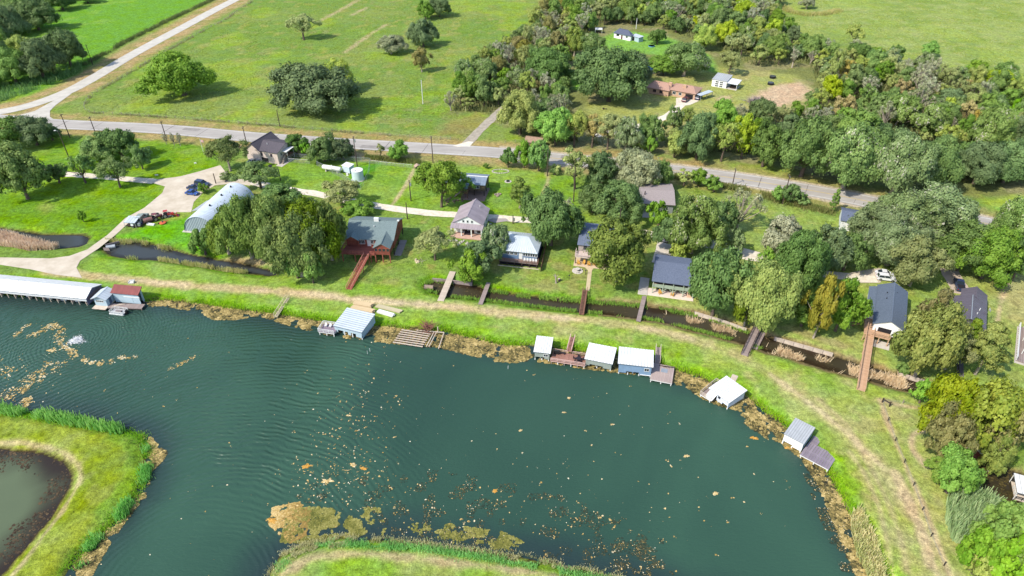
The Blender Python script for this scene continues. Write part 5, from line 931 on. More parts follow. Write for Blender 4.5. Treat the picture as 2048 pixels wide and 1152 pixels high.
# ---------------------------------------------------------------- quonset hut, tanks, yard
A, B = P(397, 437, 5.0), P(474, 368, 5.0); ax = (B-A).xy; D = ax.length; rz = math.atan2(ax.y, ax.x)-math.pi/2; r = 5.7; A = A+Vector((-.3, 0, 0))
t = thing('quonset_hut', 'arched corrugated steel quonset hut beside the gravel yard', 'quonset hut', (A.x, A.y, 0), rz); QM = mat('corrugated_steel', (196, 208, 220), .45, .06, .8, spec=.5)
NB = 30; K = 26
def archpt(a, rr): return (rr*math.cos(a), max(-.1, rr*math.sin(a)*.98))
for i in range(NB):
    b = MB(); v0, v1 = D*i/NB, D*(i+1)/NB; w = (v1-v0)
    prof = ((v0, r-.1), (v0+w*.3, r+.02), (v0+w*.7, r+.02), (v1, r-.1))
    for v, rr in prof:
        for j in range(K+1):
            x, z = archpt(math.pi*j/K, rr); b.v.append((x, v, z))
    for q in range(3):
        for j in range(K): a = q*(K+1)+j; b.f.append((a, a+1, a+K+2, a+K+1))
    b.build('rib_sheet', QM, t)
b = MB(); b.v = [(x, .35, z) for x, z in [archpt(math.pi*j/K, r-.15) for j in range(K+1)]]+[(x, D-.3, z) for x, z in [archpt(math.pi*j/K, r-.15) for j in range(K+1)]]; c = MB(); c.v = b.v[K+1:]; b.v = b.v[:K+1]; b.f = [tuple(range(K+1))]; b.build('end_wall', mat('quonset_end', (150, 160, 176), .5, .06, 1), t); c.f = [tuple(range(K+1))]; c.build('end_wall', MATS['quonset_end'], t)
for j in range(20):
    x = -r+.4+j*(2*r-.8)/19; h = math.sqrt(max(.05, (r-.2)**2-x*x)); ubox('wall_rib', QM, t, (x, .28, h/2), (.22, .1, h))
MB().box(-r-.5, r+.4, -.5, .3, 0, .12).build('footing', CONCW, t); MB().box(-r-.45, -r+.1, .3, D, 0, .15).build('footing', CONCW, t)
for v in (D*.3, D*.6, D*.85): MB().tube([(.2, v, r-.05), (.2, v, r+.4)], [.35, .2], 8).build('roof_vent', BLACKM, t)
f = Fr((384, 421), (400, 424), 2.4); t = f.thing('lean_to', 'small pale metal porch roof on posts against the quonset hut', 'porch roof'); D = f.v((404, 399), 2.4); slope(t, [(-.2, 0, 2.2), (f.L*.9, 0, 3.2), (f.L*.9, D, 3.2), (-.2, D, 2.2)], MR_GREY, 5); posts(t, [(0, .2), (0, D*.5), (0, D-.2), (f.L*.8, .2)], 0, 2.2, .1, MET, 'post')
# propane tank, pump shed, water tank
f = Fr((646, 341), (684, 347), 0); t = f.thing('propane_tank', 'long white horizontal propane tank inside the chain-link pen', 'gas tank'); L = f.L; b = MB(); b.tube([(0, 0, 1.5), (.12, 0, 1.5), (.45, 0, 1.5), (L-.45, 0, 1.5), (L-.12, 0, 1.5), (L, 0, 1.5)], [.05, .55, .82, .82, .55, .05], 20); b.build('tank', WHITE, t, smooth=True)
for u in (L*.2, L*.8): MB().box(u-.2, u+.2, -.6, .6, -.1, .85).build('saddle', CONCW, t)
MB().tube([(L*.5, 0, 2.3), (L*.5, 0, 2.55)], .22, 10).build('valve_dome', WHITE, t)
f = Fr((686, 345), (700, 349), 0); t = f.thing('pump_shed', 'small white square pump shed between the propane tank and water tank', 'shed'); L = f.L; D = 2.4; shed(t, 0, L, 0, D, .4, 2.6, 2.8, mat('shed_blue_white', (206, 222, 234), .7, .04, 1), WHITE, .2, 0); posts(t, [(.2, .2), (L-.2, .2), (.2, D-.2), (L-.2, D-.2)], -.1, .4, .2, CONCW, 'pier')
for i in range(4): ubox('step', WHITE, t, (L*.7+.25*i, -.3-.28*i, .4-.12*i), (.9, .25, .06))
c = P(716.5, 359); t = thing('water_tank', 'upright pale cylindrical water tank, tallest thing in the chain-link pen', 'water tank', c); TK = mat('tank_white', (210, 228, 232), .5, .04, 1); MB().tube([(0, 0, -.1), (0, 0, 3.5)], 1.95, 28).build('tank', TK, t, smooth=False); MB().tube([(0, 0, 3.51), (0, 0, 3.62), (0, 0, 3.75)], [2.0, 2.0, .1], 28).build('lid', WHITE, t); MB().tube([(-.4, -.9, 3.6), (-.4, -.9, 3.85)], .22, 10).build('hatch', MET, t); MB().tube([(0, 0, -.1), (0, 0, .12)], 2.3, 28).build('pad', CONCW, t)
# ---------------------------------------------------------------- trees: leaf-sized faces spread through lobed crowns, tapered trunks with limbs
def leaf_mat(name, ca, cb, cc=None, tr=.34):
    m, nt, b = nodes(name); L = nt.links.new; at = N(nt, "ShaderNodeAttribute", attribute_name='tint'); oi = N(nt, "ShaderNodeObjectInfo")
    col = ramp_mix(nt, at.outputs['Fac'], alb(ca, .98), alb(cb, .98))
    if cc:
        r = N(nt, "ShaderNodeMapRange"); r.inputs[1].default_value = .80; r.inputs[2].default_value = .9; L(at.outputs['Fac'], r.inputs[0]); mx = N(nt, "ShaderNodeMix", data_type='RGBA'); L(r.outputs[0], mx.inputs[0]); L(col, mx.inputs[6]); mx.inputs[7].default_value = (*alb(cc, 1.), 1); col = mx.outputs[2]
    hs = N(nt, "ShaderNodeHueSaturation"); L(col, hs.inputs['Color'])
    def rr(lo, hi, k):
        w = N(nt, "ShaderNodeMath", operation='MULTIPLY'); L(oi.outputs['Random'], w.inputs[0]); w.inputs[1].default_value = k; fr = N(nt, "ShaderNodeMath", operation='FRACT'); L(w.outputs[0], fr.inputs[0])
        r = N(nt, "ShaderNodeMapRange"); r.inputs[3].default_value = lo; r.inputs[4].default_value = hi; L(fr.outputs[0], r.inputs[0]); return r.outputs[0]
    L(rr(.49, .51, 7.3), hs.inputs['Hue']); L(rr(.85, 1.12, 3.7), hs.inputs['Value']); L(rr(.8, 1.12, 5.1), hs.inputs['Saturation'])
    L(hs.outputs[0], b.inputs['Base Color']); b.inputs['Roughness'].default_value = .6; b.inputs['Specular IOR Level'].default_value = .25
    tl = N(nt, "ShaderNodeBsdfTranslucent"); L(hs.outputs[0], tl.inputs[0]); ms = N(nt, "ShaderNodeMixShader"); ms.inputs[0].default_value = tr; out = nt.nodes['Material Output']
    L(b.outputs[0], ms.inputs[1]); L(tl.outputs[0], ms.inputs[2]); L(ms.outputs[0], out.inputs[0]); MATS[name] = m; return m
LM = dict(
    oak=leaf_mat('leaf_dark_oak', (74, 102, 52), (130, 156, 88)), green=leaf_mat('leaf_green', (88, 124, 46), (146, 174, 78)), bright=leaf_mat('leaf_bright', (98, 146, 40), (152, 190, 70)),
    yellow=leaf_mat('leaf_yellow_green', (130, 156, 44), (186, 198, 76)), olive=leaf_mat('leaf_olive', (122, 142, 66), (186, 194, 112)), cyp=leaf_mat('leaf_cypress', (80, 110, 36), (142, 162, 60)),
    gold=leaf_mat('leaf_gold', (106, 130, 42), (166, 176, 70)), rust=leaf_mat('leaf_rust_olive', (114, 118, 52), (168, 158, 80)), moss=leaf_mat('leaf_mossy_oak', (94, 122, 62), (152, 174, 102), (190, 188, 166)), grey=leaf_mat('leaf_grey_moss', (136, 144, 104), (192, 194, 156)), sage=leaf_mat('leaf_sage_cypress', (98, 112, 60), (156, 158, 96)), orange=leaf_mat('leaf_orange', (158, 144, 70), (196, 178, 104)))
BARK = mat('bark', (118, 104, 92), .95, .18, 3, c2=(84, 72, 62), bump=.4); BARKP = mat('pale_bark', (182, 170, 154), .95, .15, 3, c2=(140, 130, 118), bump=.4)
def quads(c, n, s, rg, asp=.8):
    t = np.cross(n, rg.normal(0, 1, n.shape)); t /= np.linalg.norm(t, axis=1)[:, None]+1e-9; u = np.cross(n, t); s = s[:, None]
    k = rg.uniform(.75, 1.15, (len(c), 4, 1))
    return np.stack([c-t*s*k[:, 0], c+u*s*asp*k[:, 1], c+t*s*k[:, 2], c-u*s*asp*k[:, 3]], 1).reshape(-1, 3)
def unit(a): return a/(np.linalg.norm(a, axis=1)[:, None]+1e-9)
def crown_mesh(fam, W, Hc, seed):
    """W crown width, Hc tree height; returns mesh and lobe centres"""
    rg = np.random.default_rng(seed); a = W/2
    if fam == 'dome': zb, nl, lr = .22*Hc, int(24+W*2.2), (.08, .19)
    elif fam == 'round': zb, nl, lr = .18*Hc, int(18+W*2), (.09, .21)
    elif fam == 'cone': zb, nl, lr = .2*Hc, int(26+W*2.5), (.10, .17)
    elif fam == 'open': zb, nl, lr = .32*Hc, int(14+W*1.3), (.10, .16)
    else: zb, nl, lr = .25*Hc, int(16+W), (.07, .12)
    ch = Hc-zb; cen = []
    for i in range(nl):
        th = rg.uniform(0, 2*math.pi); q = (i+.5)/nl
        if fam == 'cone':
            z = q**.9; rad = (1-z)**.75*.86+.06; p = np.array([rad*math.cos(th)*a*rg.uniform(.75, 1.05), rad*math.sin(th)*a*rg.uniform(.75, 1.05), zb+ch*(z*.92+.02)])
        else:
            cz = 1-1.25*q if fam != 'round' else 1-1.6*q
            cz = max(-.55, cz+rg.uniform(-.12, .12)); cz = min(1, cz); rad = math.sqrt(max(0, 1-cz*cz)); k = rg.uniform(.45, 1.0)**.8
            zc = zb+ch*(.30 if fam == 'dome' else .42); p = np.array([rad*math.cos(th)*a*k, rad*math.sin(th)*a*k, zc+cz*k*(Hc-zc)*(1 if cz > 0 else .75)])
        cen.append(p)
    cen = np.array(cen); _t = np.arctan2(cen[:, 1], cen[:, 0]); wob_ = 1+.24*np.sin(_t*2+seed)+.16*np.sin(_t*3+seed*2.3)+.10*np.sin(_t*5+seed*.7); cen[:, :2] *= wob_[:, None]
    rl = rg.uniform(*lr, nl)*W; mid = np.array([0, 0, zb+ch*.35]); C0, NN, TT, SS = [], [], [], []
    ls = {'dome': .25, 'round': .25, 'cone': .24, 'open': .24, 'bare': .2}[fam]*(.75 if W < 8 else (1 if W < 13 else 1.12))
    dens = {'dome': 2.0, 'round': 2.0, 'cone': 2.1, 'open': 1.25, 'bare': .6}[fam]
    for j in range(nl):
        n = max(10, int(dens*4*math.pi*rl[j]**2*.62/(2*ls*ls*.8)))
        ns = int(rg.integers(6, 11)); sd_ = unit(rg.normal(0, 1, (ns*3, 3))); o = cen[j]-mid; o = o/(np.linalg.norm(o)+1e-9); sc = sd_@o+.45*sd_[:, 2]; sd_ = sd_[np.argsort(-sc)[:ns]]*rg.uniform(.6, 1.12, (ns, 1))
        k = rg.integers(0, ns, n); fl = np.array([1, 1, .75 if fam != 'cone' else .5]); loc_ = rg.normal(0, 1, (n, 3))*.26; d = (sd_[k]+loc_)*rl[j]*fl
        C0.append(cen[j]+d); NN.append(unit(unit(d)*.8+unit(loc_)*.7+.25*np.array([0, 0, 1])+rg.normal(0, .35, (n, 3))))
        TT.append(np.clip(rg.uniform(.0, 1.)*.4+rg.uniform(0, .35, ns)[k]+rg.uniform(-.1, .35, n), 0, 1)); SS.append(ls*rg.uniform(.4, 1.0, n)**.7*1.45)
    nf = int(sum(len(x) for x in C0)*.09); d = unit(rg.normal(0, 1, (nf, 3))); C0.append(mid+d*np.array([a, a, ch*.5])*rg.uniform(.25, .8, nf)[:, None]); C0[-1][:, 2] = np.maximum(C0[-1][:, 2], zb*.8); NN.append(unit(rg.normal(0, 1, (nf, 3)))); TT.append(rg.uniform(0, .4, nf)); SS.append(ls*rg.uniform(.7, 1.2, nf))
    c, n, tt, ss = np.vstack(C0), np.vstack(NN), np.concatenate(TT), np.concatenate(SS); V = quads(c, n, ss, rg)
    k = (W/2)/np.percentile(np.hypot(V[:, 0], V[:, 1]), 97); V[:, :2] *= k; cen[:, :2] *= k
    k = Hc/np.percentile(V[:, 2], 99.6); V[:, 2] = np.maximum(V[:, 2]*k, .15); cen[:, 2] *= k
    return npmesh('crown', V, 4, np.arange(len(V)), LM['oak'], attrs={'tint': ('FLOAT', 'FACE', tt)}), cen, zb
def trunk_mesh(fam, W, Hc, cen, zb, seed):
    rg = random.Random(seed); b = MB(); r0 = {'dome': .030, 'round': .024, 'cone': .026, 'open': .022, 'bare': .026}[fam]*W+.08; fork = zb*(1.0 if fam != 'cone' else 1.2)
    lean = (rg.uniform(-.04, .04)*Hc, rg.uniform(-.04, .04)*Hc)
    if fam == 'cone': b.tube([(0, 0, -.4), (0, 0, .5), (lean[0]*.4, lean[1]*.4, zb*1.5), (lean[0], lean[1], Hc*.9)], [r0*1.9, r0*1.15, r0*.8, .05], 8)
    else: b.tube([(0, 0, -.4), (0, 0, .3), (lean[0]*.4, lean[1]*.4, fork*.6), (lean[0], lean[1], fork)], [r0*1.5, r0*1.1, r0*.92, r0*.8], 8)
    k = {'dome': 14, 'round': 8, 'cone': 10, 'open': 12, 'bare': 22}[fam]; ix = rg.sample(range(len(cen)), min(k, len(cen)))
    for i in ix:
        p = Vector(cen[i]); s = Vector((lean[0], lean[1], fork*.95)) if fam != 'cone' else Vector((lean[0]*p.z/Hc, lean[1]*p.z/Hc, max(zb*.9, p.z-.12*Hc)))
        m = s.lerp(p, .5)+Vector((rg.uniform(-.05, .05)*W, rg.uniform(-.05, .05)*W, -.03*W if fam == 'dome' else .03*W)); rr = r0*(.5 if fam != 'cone' else .25)
        b.tube([s, m, p], [rr, rr*.6, rr*.2], 6, False)
        if fam in ('bare', 'open'):
            for _ in range(3): q = p+Vector((rg.uniform(-1, 1), rg.uniform(-1, 1), rg.uniform(-.1, 1)))*W*.11; b.tube([m.lerp(p, rg.uniform(.4, 1)), q], [rr*.35, rr*.08], 4, False)
    me = bpy.data.meshes.new('trunk'); me.from_pydata(b.v, [], b.f); me.materials.append(BARK); me.polygons.foreach_set('use_smooth', [True]*len(me.polygons)); return me
PROTO = {}
SIZES = {'dome': ((6, 5.2), (11, 9), (17, 12)), 'round': ((5, 5), (9, 9), (13, 12)), 'cone': ((6, 9), (10, 13), (14, 16)), 'open': ((5, 6), (9, 9.5), (14, 13)), 'bare': ((6, 7), (10, 10), (14, 12))}
for fam, sz in SIZES.items():
    for si, (W_, H_) in enumerate(sz):
        for v in range(4 if si < 2 else 3):
            seed = 100*si+10*v+{'dome': 1, 'round': 2, 'cone': 3, 'open': 4, 'bare': 5}[fam]; me, cen, zb = crown_mesh(fam, W_, H_, seed); PROTO.setdefault((fam, si), []).append((me, trunk_mesh(fam, W_, H_, cen, zb, seed), W_, H_))
FAM = dict(oak='dome', moss='dome', green='round', bright='round', yellow='round', olive='open', cyp='cone', gold='cone', rust='cone', grey='bare', orange='open', sage='round')
NAME = dict(oak='live_oak', moss='mossy_oak', green='leafy_tree', bright='leafy_tree', yellow='yellow_tree', olive='open_tree', cyp='cypress_tree', gold='cypress_tree', rust='cypress_tree', grey='bare_tree', orange='autumn_tree', sage='cypress_tree')
_rt = random.Random(77)
TREES = []                                    # (x, y, r) of every tree so far
def tree_at(kind, x, y, w, h, label, group=None, z=None, fam=None, name=None, cat='tree', pale=False):
    fam = FAM.get(fam, fam) or FAM[kind]; sz = SIZES[fam]; si = min(range(3), key=lambda i: abs(math.log(w/sz[i][0]))); me, tr, W_, H_ = _rt.choice(PROTO[(fam, si)])
    r = thing(name or NAME[kind], label, cat, (x, y, ground_z(x, y)-.02 if z is None else z), _rt.uniform(0, 6.28), group); r.scale = (w/W_*_rt.uniform(.88, 1.12), w/W_*_rt.uniform(.88, 1.12), h/H_)
    c = bpy.data.objects.new('crown', me); COL.objects.link(c); c.parent = r; c.material_slots[0].link = 'OBJECT'; c.material_slots[0].material = LM[kind]
    t = bpy.data.objects.new('trunk', tr); COL.objects.link(t); t.parent = r
    if kind in ('grey', 'sage', 'cyp', 'gold', 'rust', 'moss') or pale: t.material_slots[0].link = 'OBJECT'; t.material_slots[0].material = BARKP
    TREES.append((x, y, w/2)); return r
def tree(kind, bx, by, w, top, label, **kw):
    b = P(bx, by); h = max(1.2, hgt(b, top)*1.02)      # bx is where the crown's middle shows: a tall crown leans outwards in the picture, so its foot stands nearer the centre line
    x = (bx-1024)/ppm((b.x, b.y, .55*h)); return tree_at(kind, x, b.y, w/ppm((x, b.y, .5*h)), h, label, **kw)
T = [
 # field
 ('green', 357, 190, 134, 110, 'broad bushy green tree alone in the field beside the road corner', 'oak'), ('oak', 628, 222, 146, 136, 'huge dark live oak, biggest tree in the open field'), ('yellow', 676, 182, 66, 120, 'yellow-green tree touching the back of the huge dark field oak', 'green'), ('olive', 603, 80, 62, 28, 'lone thin olive tree near the top of the field'), ('grey', 781, 108, 54, 72, 'grey bushy tree in the field left of a dark oak', 'round'), ('oak', 845, 94, 64, 42, 'compact dark oak in the upper middle of the field'), ('green', 850, 39, 42, 4, 'left tree of the dark pair at the top of the field', 'oak'), ('oak', 878, 33, 46, -4, 'right tree of the dark pair at the top of the field'), ('rust', 842, 144, 38, 96, 'slim pale upright tree in the field near a utility pole', 'round'),
 # west wood across the side road
 ('oak', 128, 134, 78, 62, 'dark oak nearest the side road at the west wood edge'), ('oak', 72, 158, 84, 82, 'wide dark oak in the west wood above the weedy corner'), ('green', 18, 165, 74, 100, 'dark green tree at the left edge by the weedy corner', 'oak'), ('oak', 66, 60, 78, 4, 'big oak in the upper left wood'), ('oak', 12, 88, 64, 14, 'oak at the left frame edge in the upper wood'), ('oak', 118, 20, 58, -20, 'oak at the top of the west wood by the meadow'), ('green', 172, 6, 44, -18, 'tree at the top edge where the west wood meets the meadow', 'oak'), ('grey', 98, 132, 44, 75, 'greyish tree squeezed between two dark oaks in the west wood'), ('olive', 38, 118, 56, 70, 'dull olive tree inside the west wood'),
 # lawn west
 ('oak', 18, 296, 74, 238, 'dark oak at the left edge beside the highway lawn'), ('oak', 62, 290, 78, 236, 'middle dark oak of the three beside the highway lawn'), ('oak', 98, 280, 50, 248, 'right dark oak of the three beside the highway lawn'), ('green', 30, 398, 104, 293, 'tall broad green tree at the left edge of the western lawn'), ('oak', 111, 366, 46, 330, 'small dark tree on the lane edge of the western lawn'), ('green', 160, 366, 62, 314, 'medium tree on the lane between a small dark tree and pale one', 'open'), ('green', 229, 374, 74, 318, 'pale leafy tree where the lane meets the western lawn', 'open'), ('green', 192, 325, 72, 276, 'olive-green tree beside a darker oak on the upper western lawn'), ('oak', 236, 318, 74, 262, 'dark round oak on the upper western lawn'), ('green', 277, 338, 46, 292, 'small round tree right of the dark oak, shadow on lawn'), ('green', 163, 444, 18, 421, 'tiny lone sapling in the middle of the western lawn'), ('grey', 330, 289, 15, 266, 'leftmost of three thin shrubby trees beside the highway'), ('grey', 345, 291, 15, 266, 'middle of three thin shrubby trees beside the highway'), ('grey', 357, 292, 15, 266, 'rightmost of three thin shrubby trees beside the highway'),
 # cream house and yard
 ('cyp', 452, 342, 84, 278, 'spreading olive tree shading the gravel yard entrance by the cream house', 'open'), ('green', 516, 376, 86, 328, 'grey-green tree over the back end of the quonset hut', 'open'), ('moss', 452, 360, 30, 344, 'low shrub between the gravel yard and the quonset hut', 'round'), ('oak', 590, 308, 46, 270, 'dark tree directly right of the cream house'), ('bright', 608, 310, 28, 280, 'narrow bright green tree between dark trees right of the cream house'), ('oak', 645, 322, 70, 274, 'round grey-green tree behind the propane tank pen'), ('oak', 684, 318, 56, 280, 'round dark tree at the end of the row behind the propane pen'), ('bright', 800, 319, 48, 282, 'round vivid green tree beside the highway'), ('olive', 760, 316, 22, 288, 'small thin tree left of the round vivid green one'), ('green', 405, 386, 26, 368, 'low olive bush among the parked blue cars', 'dome'),
 ('olive', 680, 414, 84, 366, 'sparse grey-olive tree leaning over the lane above the cypress grove'), ('oak', 558, 416, 84, 372, 'dark oak behind the cypress grove beside the quonset hut'), ('bright', 712, 432, 60, 405, 'low bright green trees between grove and lane', 'dome'),
 # cypress grove
 ('green', 402, 505, 52, 455, 'green tree at the canal end of the cypress grove', 'dome'), ('cyp', 446, 507, 84, 426, 'cypress with visible trunk, second from the quonset in the grove', 'dome'), ('cyp', 488, 515, 108, 398, 'tall cypress with thick dark trunk in the middle of the grove', 'dome'), ('cyp', 540, 518, 112, 398, 'cypress behind the middle of the grove', 'dome'), ('cyp', 618, 532, 136, 412, 'large cypress shading the red cabin roof', 'dome'), ('cyp', 592, 552, 112, 436, 'cypress at the front of the grove by the dirt track', 'dome'), ('bright', 588, 556, 66, 492, 'bright green bush at the foot of the cypress grove'), ('cyp', 654, 520, 76, 410, 'rusty-topped cypress touching the red cabin', 'dome'), ('bright', 620, 566, 60, 505, 'green undergrowth tree at the near right foot of the grove'), ('cyp', 560, 540, 44, 440, 'pale twiggy cypress in the centre of the grove', 'open'), ('cyp', 518, 518, 66, 404, 'olive cypress filling the gap in the grove', 'dome'),
 # behind lane
 ('green', 880, 414, 92, 326, 'tall tree with bare pale trunk at the left of the slate-roofed stilt house', 'open'), ('green', 924, 402, 50, 346, 'smaller tree in front of the slate-roofed stilt house', 'open'), ('cyp', 1040, 416, 44, 356, 'neat conical tree on the lawn right of the stilt house'), ('oak', 1016, 335, 30, 298, 'dark bushy tree beside the highway above the lawn'), ('bright', 1048, 336, 42, 284, 'left of two bright roadside trees'), ('bright', 1078, 342, 44, 284, 'right of two bright roadside trees'), ('oak', 1110, 350, 22, 330, 'low dark bush right of the roadside pole', 'dome'), ('green', 973, 337, 12, 327, 'tiny round shrub behind the slate-roofed stilt house', 'dome'),
 ('olive', 1152, 378, 68, 300, 'tall pale pine-like tree with double trunk'), ('oak', 1206, 372, 78, 306, 'dark tree right of the pale double-trunked tree'), ('grey', 1272, 378, 96, 306, 'large grey-green mossy tree behind the pinkish-grey roof', 'dome'), ('moss', 1325, 378, 60, 322, 'mossy tree against the highway behind the pinkish-grey roof'), ('oak', 1240, 440, 108, 372, 'broad oak left of the pinkish-grey roof'), ('oak', 1188, 424, 70, 368, 'smaller oak overlapping the broad one left of the pinkish-grey roof'), ('oak', 1104, 490, 118, 390, 'big live oak between the blue house and dark-shingled house'), ('oak', 1082, 460, 70, 400, 'rear part oak behind the big one on the lane'), ('grey', 1132, 424, 34, 396, 'pinkish bare shrub on the lawn beside the lane'),
 ('olive', 868, 520, 84, 462, 'leaning tree with fallen-looking trunk right of the red cabin'), ('green', 942, 562, 76, 502, 'bright olive-green tree at the head of the first footbridge'), ('oak', 960, 548, 74, 486, 'dark oak overhanging the pale roof of the blue house'), ('moss', 988, 514, 64, 456, 'mossy grey oak between the pillared porch and pale roof'),
 ('cyp', 1238, 562, 134, 452, 'large rusty olive tree in front of the dark-shingled house', 'round'), ('bright', 1318, 458, 44, 404, 'bright green tree at the pinkish-grey house corner'), ('moss', 1392, 506, 132, 402, 'big mossy live oak right of the pinkish-grey roof'), ('oak', 1350, 500, 84, 440, 'dark oak under the big mossy one beside the driveway'), ('yellow', 1360, 524, 44, 488, 'small bright yellow tree behind the screened slate house'), ('grey', 1482, 462, 78, 386, 'silvery dead tree hung with moss on the open lawn'), ('oak', 1440, 470, 70, 410, 'oak between the big mossy oak and the silvery dead tree'), ('moss', 1472, 508, 46, 460, 'small leaning mossy tree beside the white lane'),
 ('grey', 1565, 522, 92, 438, 'grey lichen-covered tree right of the white lane', 'dome'), ('bright', 1536, 528, 34, 496, 'green bush at the foot of the grey lichen tree', 'round'), ('oak', 1440, 628, 118, 498, 'round mid-green oak right of the screened slate house', 'round'), ('cyp', 1500, 650, 62, 566, 'olive-gold cypress with pale trunk left of the dark-railed footbridge', 'round'), ('gold', 1536, 656, 132, 530, 'golden cypress at the head of the dark-railed footbridge', 'dome'), ('oak', 1610, 578, 116, 470, 'dark oak behind the golden cypresses'), ('green', 1612, 652, 74, 596, 'bushy green tree below the golden cypresses'), ('rust', 1648, 676, 72, 558, 'rust-gold cypress left of the ramp house', 'round'), ('green', 1690, 662, 80, 560, 'green tree touching the ramp house stair', 'round'), ('oak', 1660, 540, 96, 460, 'oak between the lane end and great mossy oaks'),
 # great mossy oaks
 ('moss', 1778, 496, 130, 420, 'great mossy oak in front of the blue-grey roof'), ('moss', 1812, 476, 160, 388, 'central great mossy oak beside the highway'), ('moss', 1890, 462, 150, 388, 'great mossy oak arching over the highway'), ('oak', 1700, 540, 90, 470, 'oak shading the white cars'), ('moss', 1790, 530, 110, 450, 'mossy oak behind the parked white cars'), ('sage', 1838, 572, 104, 486, 'mossy cypress between white cars and the concrete drive'), ('oak', 1935, 540, 110, 452, 'dark dense tree at the top of the concrete drive', 'round'), ('green', 1985, 556, 110, 468, 'dense green tree right of the concrete drive', 'dome'), ('moss', 2030, 500, 100, 410, 'mossy oak at the right edge near the highway'), ('oak', 2046, 560, 60, 480, 'dark tree at the right edge above the lawn'),
 ('sage', 1866, 748, 116, 610, 'large brown-green cypress in front of the dark metal roof', 'round'), ('rust', 1872, 690, 92, 584, 'russet cypress crowning the group beside the ramp house', 'round'), ('sage', 1912, 738, 84, 652, 'layered olive cypress over the last footbridge', 'round'), ('cyp', 1944, 700, 50, 640, 'small olive cypress against the dark metal roof'), ('green', 1808, 742, 26, 722, 'small shrub below the ramp house lawn', 'dome'), ('gold', 1978, 748, 74, 652, 'bright yellow-green tree standing alone right of the last footbridge', 'cone'), ('bright', 1850, 806, 48, 762, 'vivid green shrub on the canal bank', 'round'),
 ('gold', 1906, 880, 128, 768, 'golden cypress at the top of the lower right grove', 'dome'), ('rust', 1900, 928, 110, 832, 'russet cypress in front of the lower right grove', 'dome'), ('gold', 1985, 890, 136, 776, 'large golden cypress in the middle of the lower right grove', 'dome'), ('rust', 2035, 905, 104, 800, 'russet cypress at the right edge of the lower right grove', 'dome'), ('gold', 2005, 935, 80, 862, 'golden cypress beside the red hut', 'round'),
 ('bright', 1915, 985, 96, 915, 'feathery bright willow shrub below the russet cypress', 'dome'), ('green', 1888, 966, 60, 922, 'dark needle shrub at the bare path bend', 'dome'), ('bright', 2022, 1130, 130, 1030, 'bright green leafy tree in the bottom right corner', 'dome'), ('bright', 1968, 1140, 90, 1066, 'bright leafy bush left of the corner tree', 'dome'), ('yellow', 1962, 1162, 66, 1115, 'yellowish bush at the bottom edge of the right bank', 'dome'), ('green', 2060, 1090, 90, 1010, 'green tree cut by the right edge beside the cove', 'dome'), ('bright', 2050, 1180, 100, 1090, 'bright tree cut by the bottom right corner', 'dome'),
 # near side of highway verge
 ('green', 1400, 372, 46, 338, 'bush at the highway edge left of a road pole'), ('green', 1430, 384, 40, 356, 'shrub beneath the highway edge pole'), ('bright', 1556, 402, 32, 372, 'leafy bush at the base of the second highway pole'), ('oak', 1585, 408, 44, 372, 'dark bush right of the second highway pole'), ('green', 1672, 424, 18, 378, 'thin upright bush before the blue-grey roof', 'cone'), ('green', 1608, 412, 30, 390, 'low shrub in the highway hedge'), ('olive', 1370, 372, 40, 340, 'thin twiggy tree at the highway edge'),
 # strip north of the highway
 ('yellow', 1040, 268, 84, 186, 'broad yellow-green tree beside the far drive', 'dome'), ('grey', 1120, 258, 60, 196, 'bare purplish round tree near the far drive'), ('bright', 1112, 291, 70, 218, 'bright leafy tree above the highway next to the brown hut'), ('green', 1090, 273, 46, 226, 'green tree directly behind the brown hut'), ('olive', 1150, 293, 62, 222, 'olive tree second right of the brown hut'), ('orange', 1186, 295, 58, 232, 'orange-tinged tree in the roadside strip'), ('olive', 1218, 299, 62, 230, 'twiggy olive tree in the roadside strip below the driveway'), ('moss', 1254, 303, 70, 236, 'mossy tree in the roadside strip below the white driveway'), ('bright', 1302, 309, 30, 272, 'small neat bright round tree at the highway edge'), ('green', 1282, 301, 46, 258, 'green tree left of the neat round one'), ('yellow', 1352, 315, 56, 264, 'yellow-green round tree at the highway edge'), ('oak', 1400, 317, 84, 232, 'tall green oak in the roadside strip'), ('moss', 1350, 264, 40, 214, 'pale grey-green tree beside the white driveway'), ('olive', 1376, 262, 36, 214, 'small olive tree below the dark car'), ('bright', 1448, 262, 56, 202, 'bright bushy tree in front of the workshop clearing'), ('olive', 1450, 323, 60, 246, 'olive tree in the middle of the roadside strip'), ('yellow', 1492, 317, 56, 232, 'tall vivid yellow-green tree in the roadside strip'), ('oak', 1535, 333, 78, 250, 'dark oak right of the vivid yellow tree'), ('grey', 1478, 252, 46, 208, 'grey twiggy tree at the clearing edge'),
 ('oak', 1618, 353, 118, 242, 'wide dark live oak standing over the highway'), ('moss', 1706, 375, 120, 258, 'second wide live oak over the highway'), ('bright', 1715, 291, 80, 224, 'vivid green tree between two live oaks'), ('moss', 1806, 387, 136, 272, 'mossy live oak above the highway bend'), ('green', 1884, 379, 104, 280, 'dark live oak right of the highway bend', 'dome'), ('oak', 1965, 367, 104, 292, 'rounded oak above the right verge'), ('oak', 2025, 365, 90, 286, 'oak at the right edge above the verge'), ('moss', 1990, 309, 100, 218, 'grey-green oak at the right edge of the wood'),
 ('grey', 1616, 18, 34, -8, 'lone grey bush ringed by tall grass in the far meadow', 'dome'), ('olive', 1710, 94, 42, 50, 'half-bare tree standing out at the meadow edge'), ('bright', 1862, 112, 40, 85, 'round green bush alone at the meadow edge', 'dome'), ('olive', 1672, 178, 46, 100, 'pale bare-stemmed tree beside the bare earth patch'), ('yellow', 2000, 178, 50, 140, 'yellow tree at the right end of the meadow edge'),
 # round the far houses
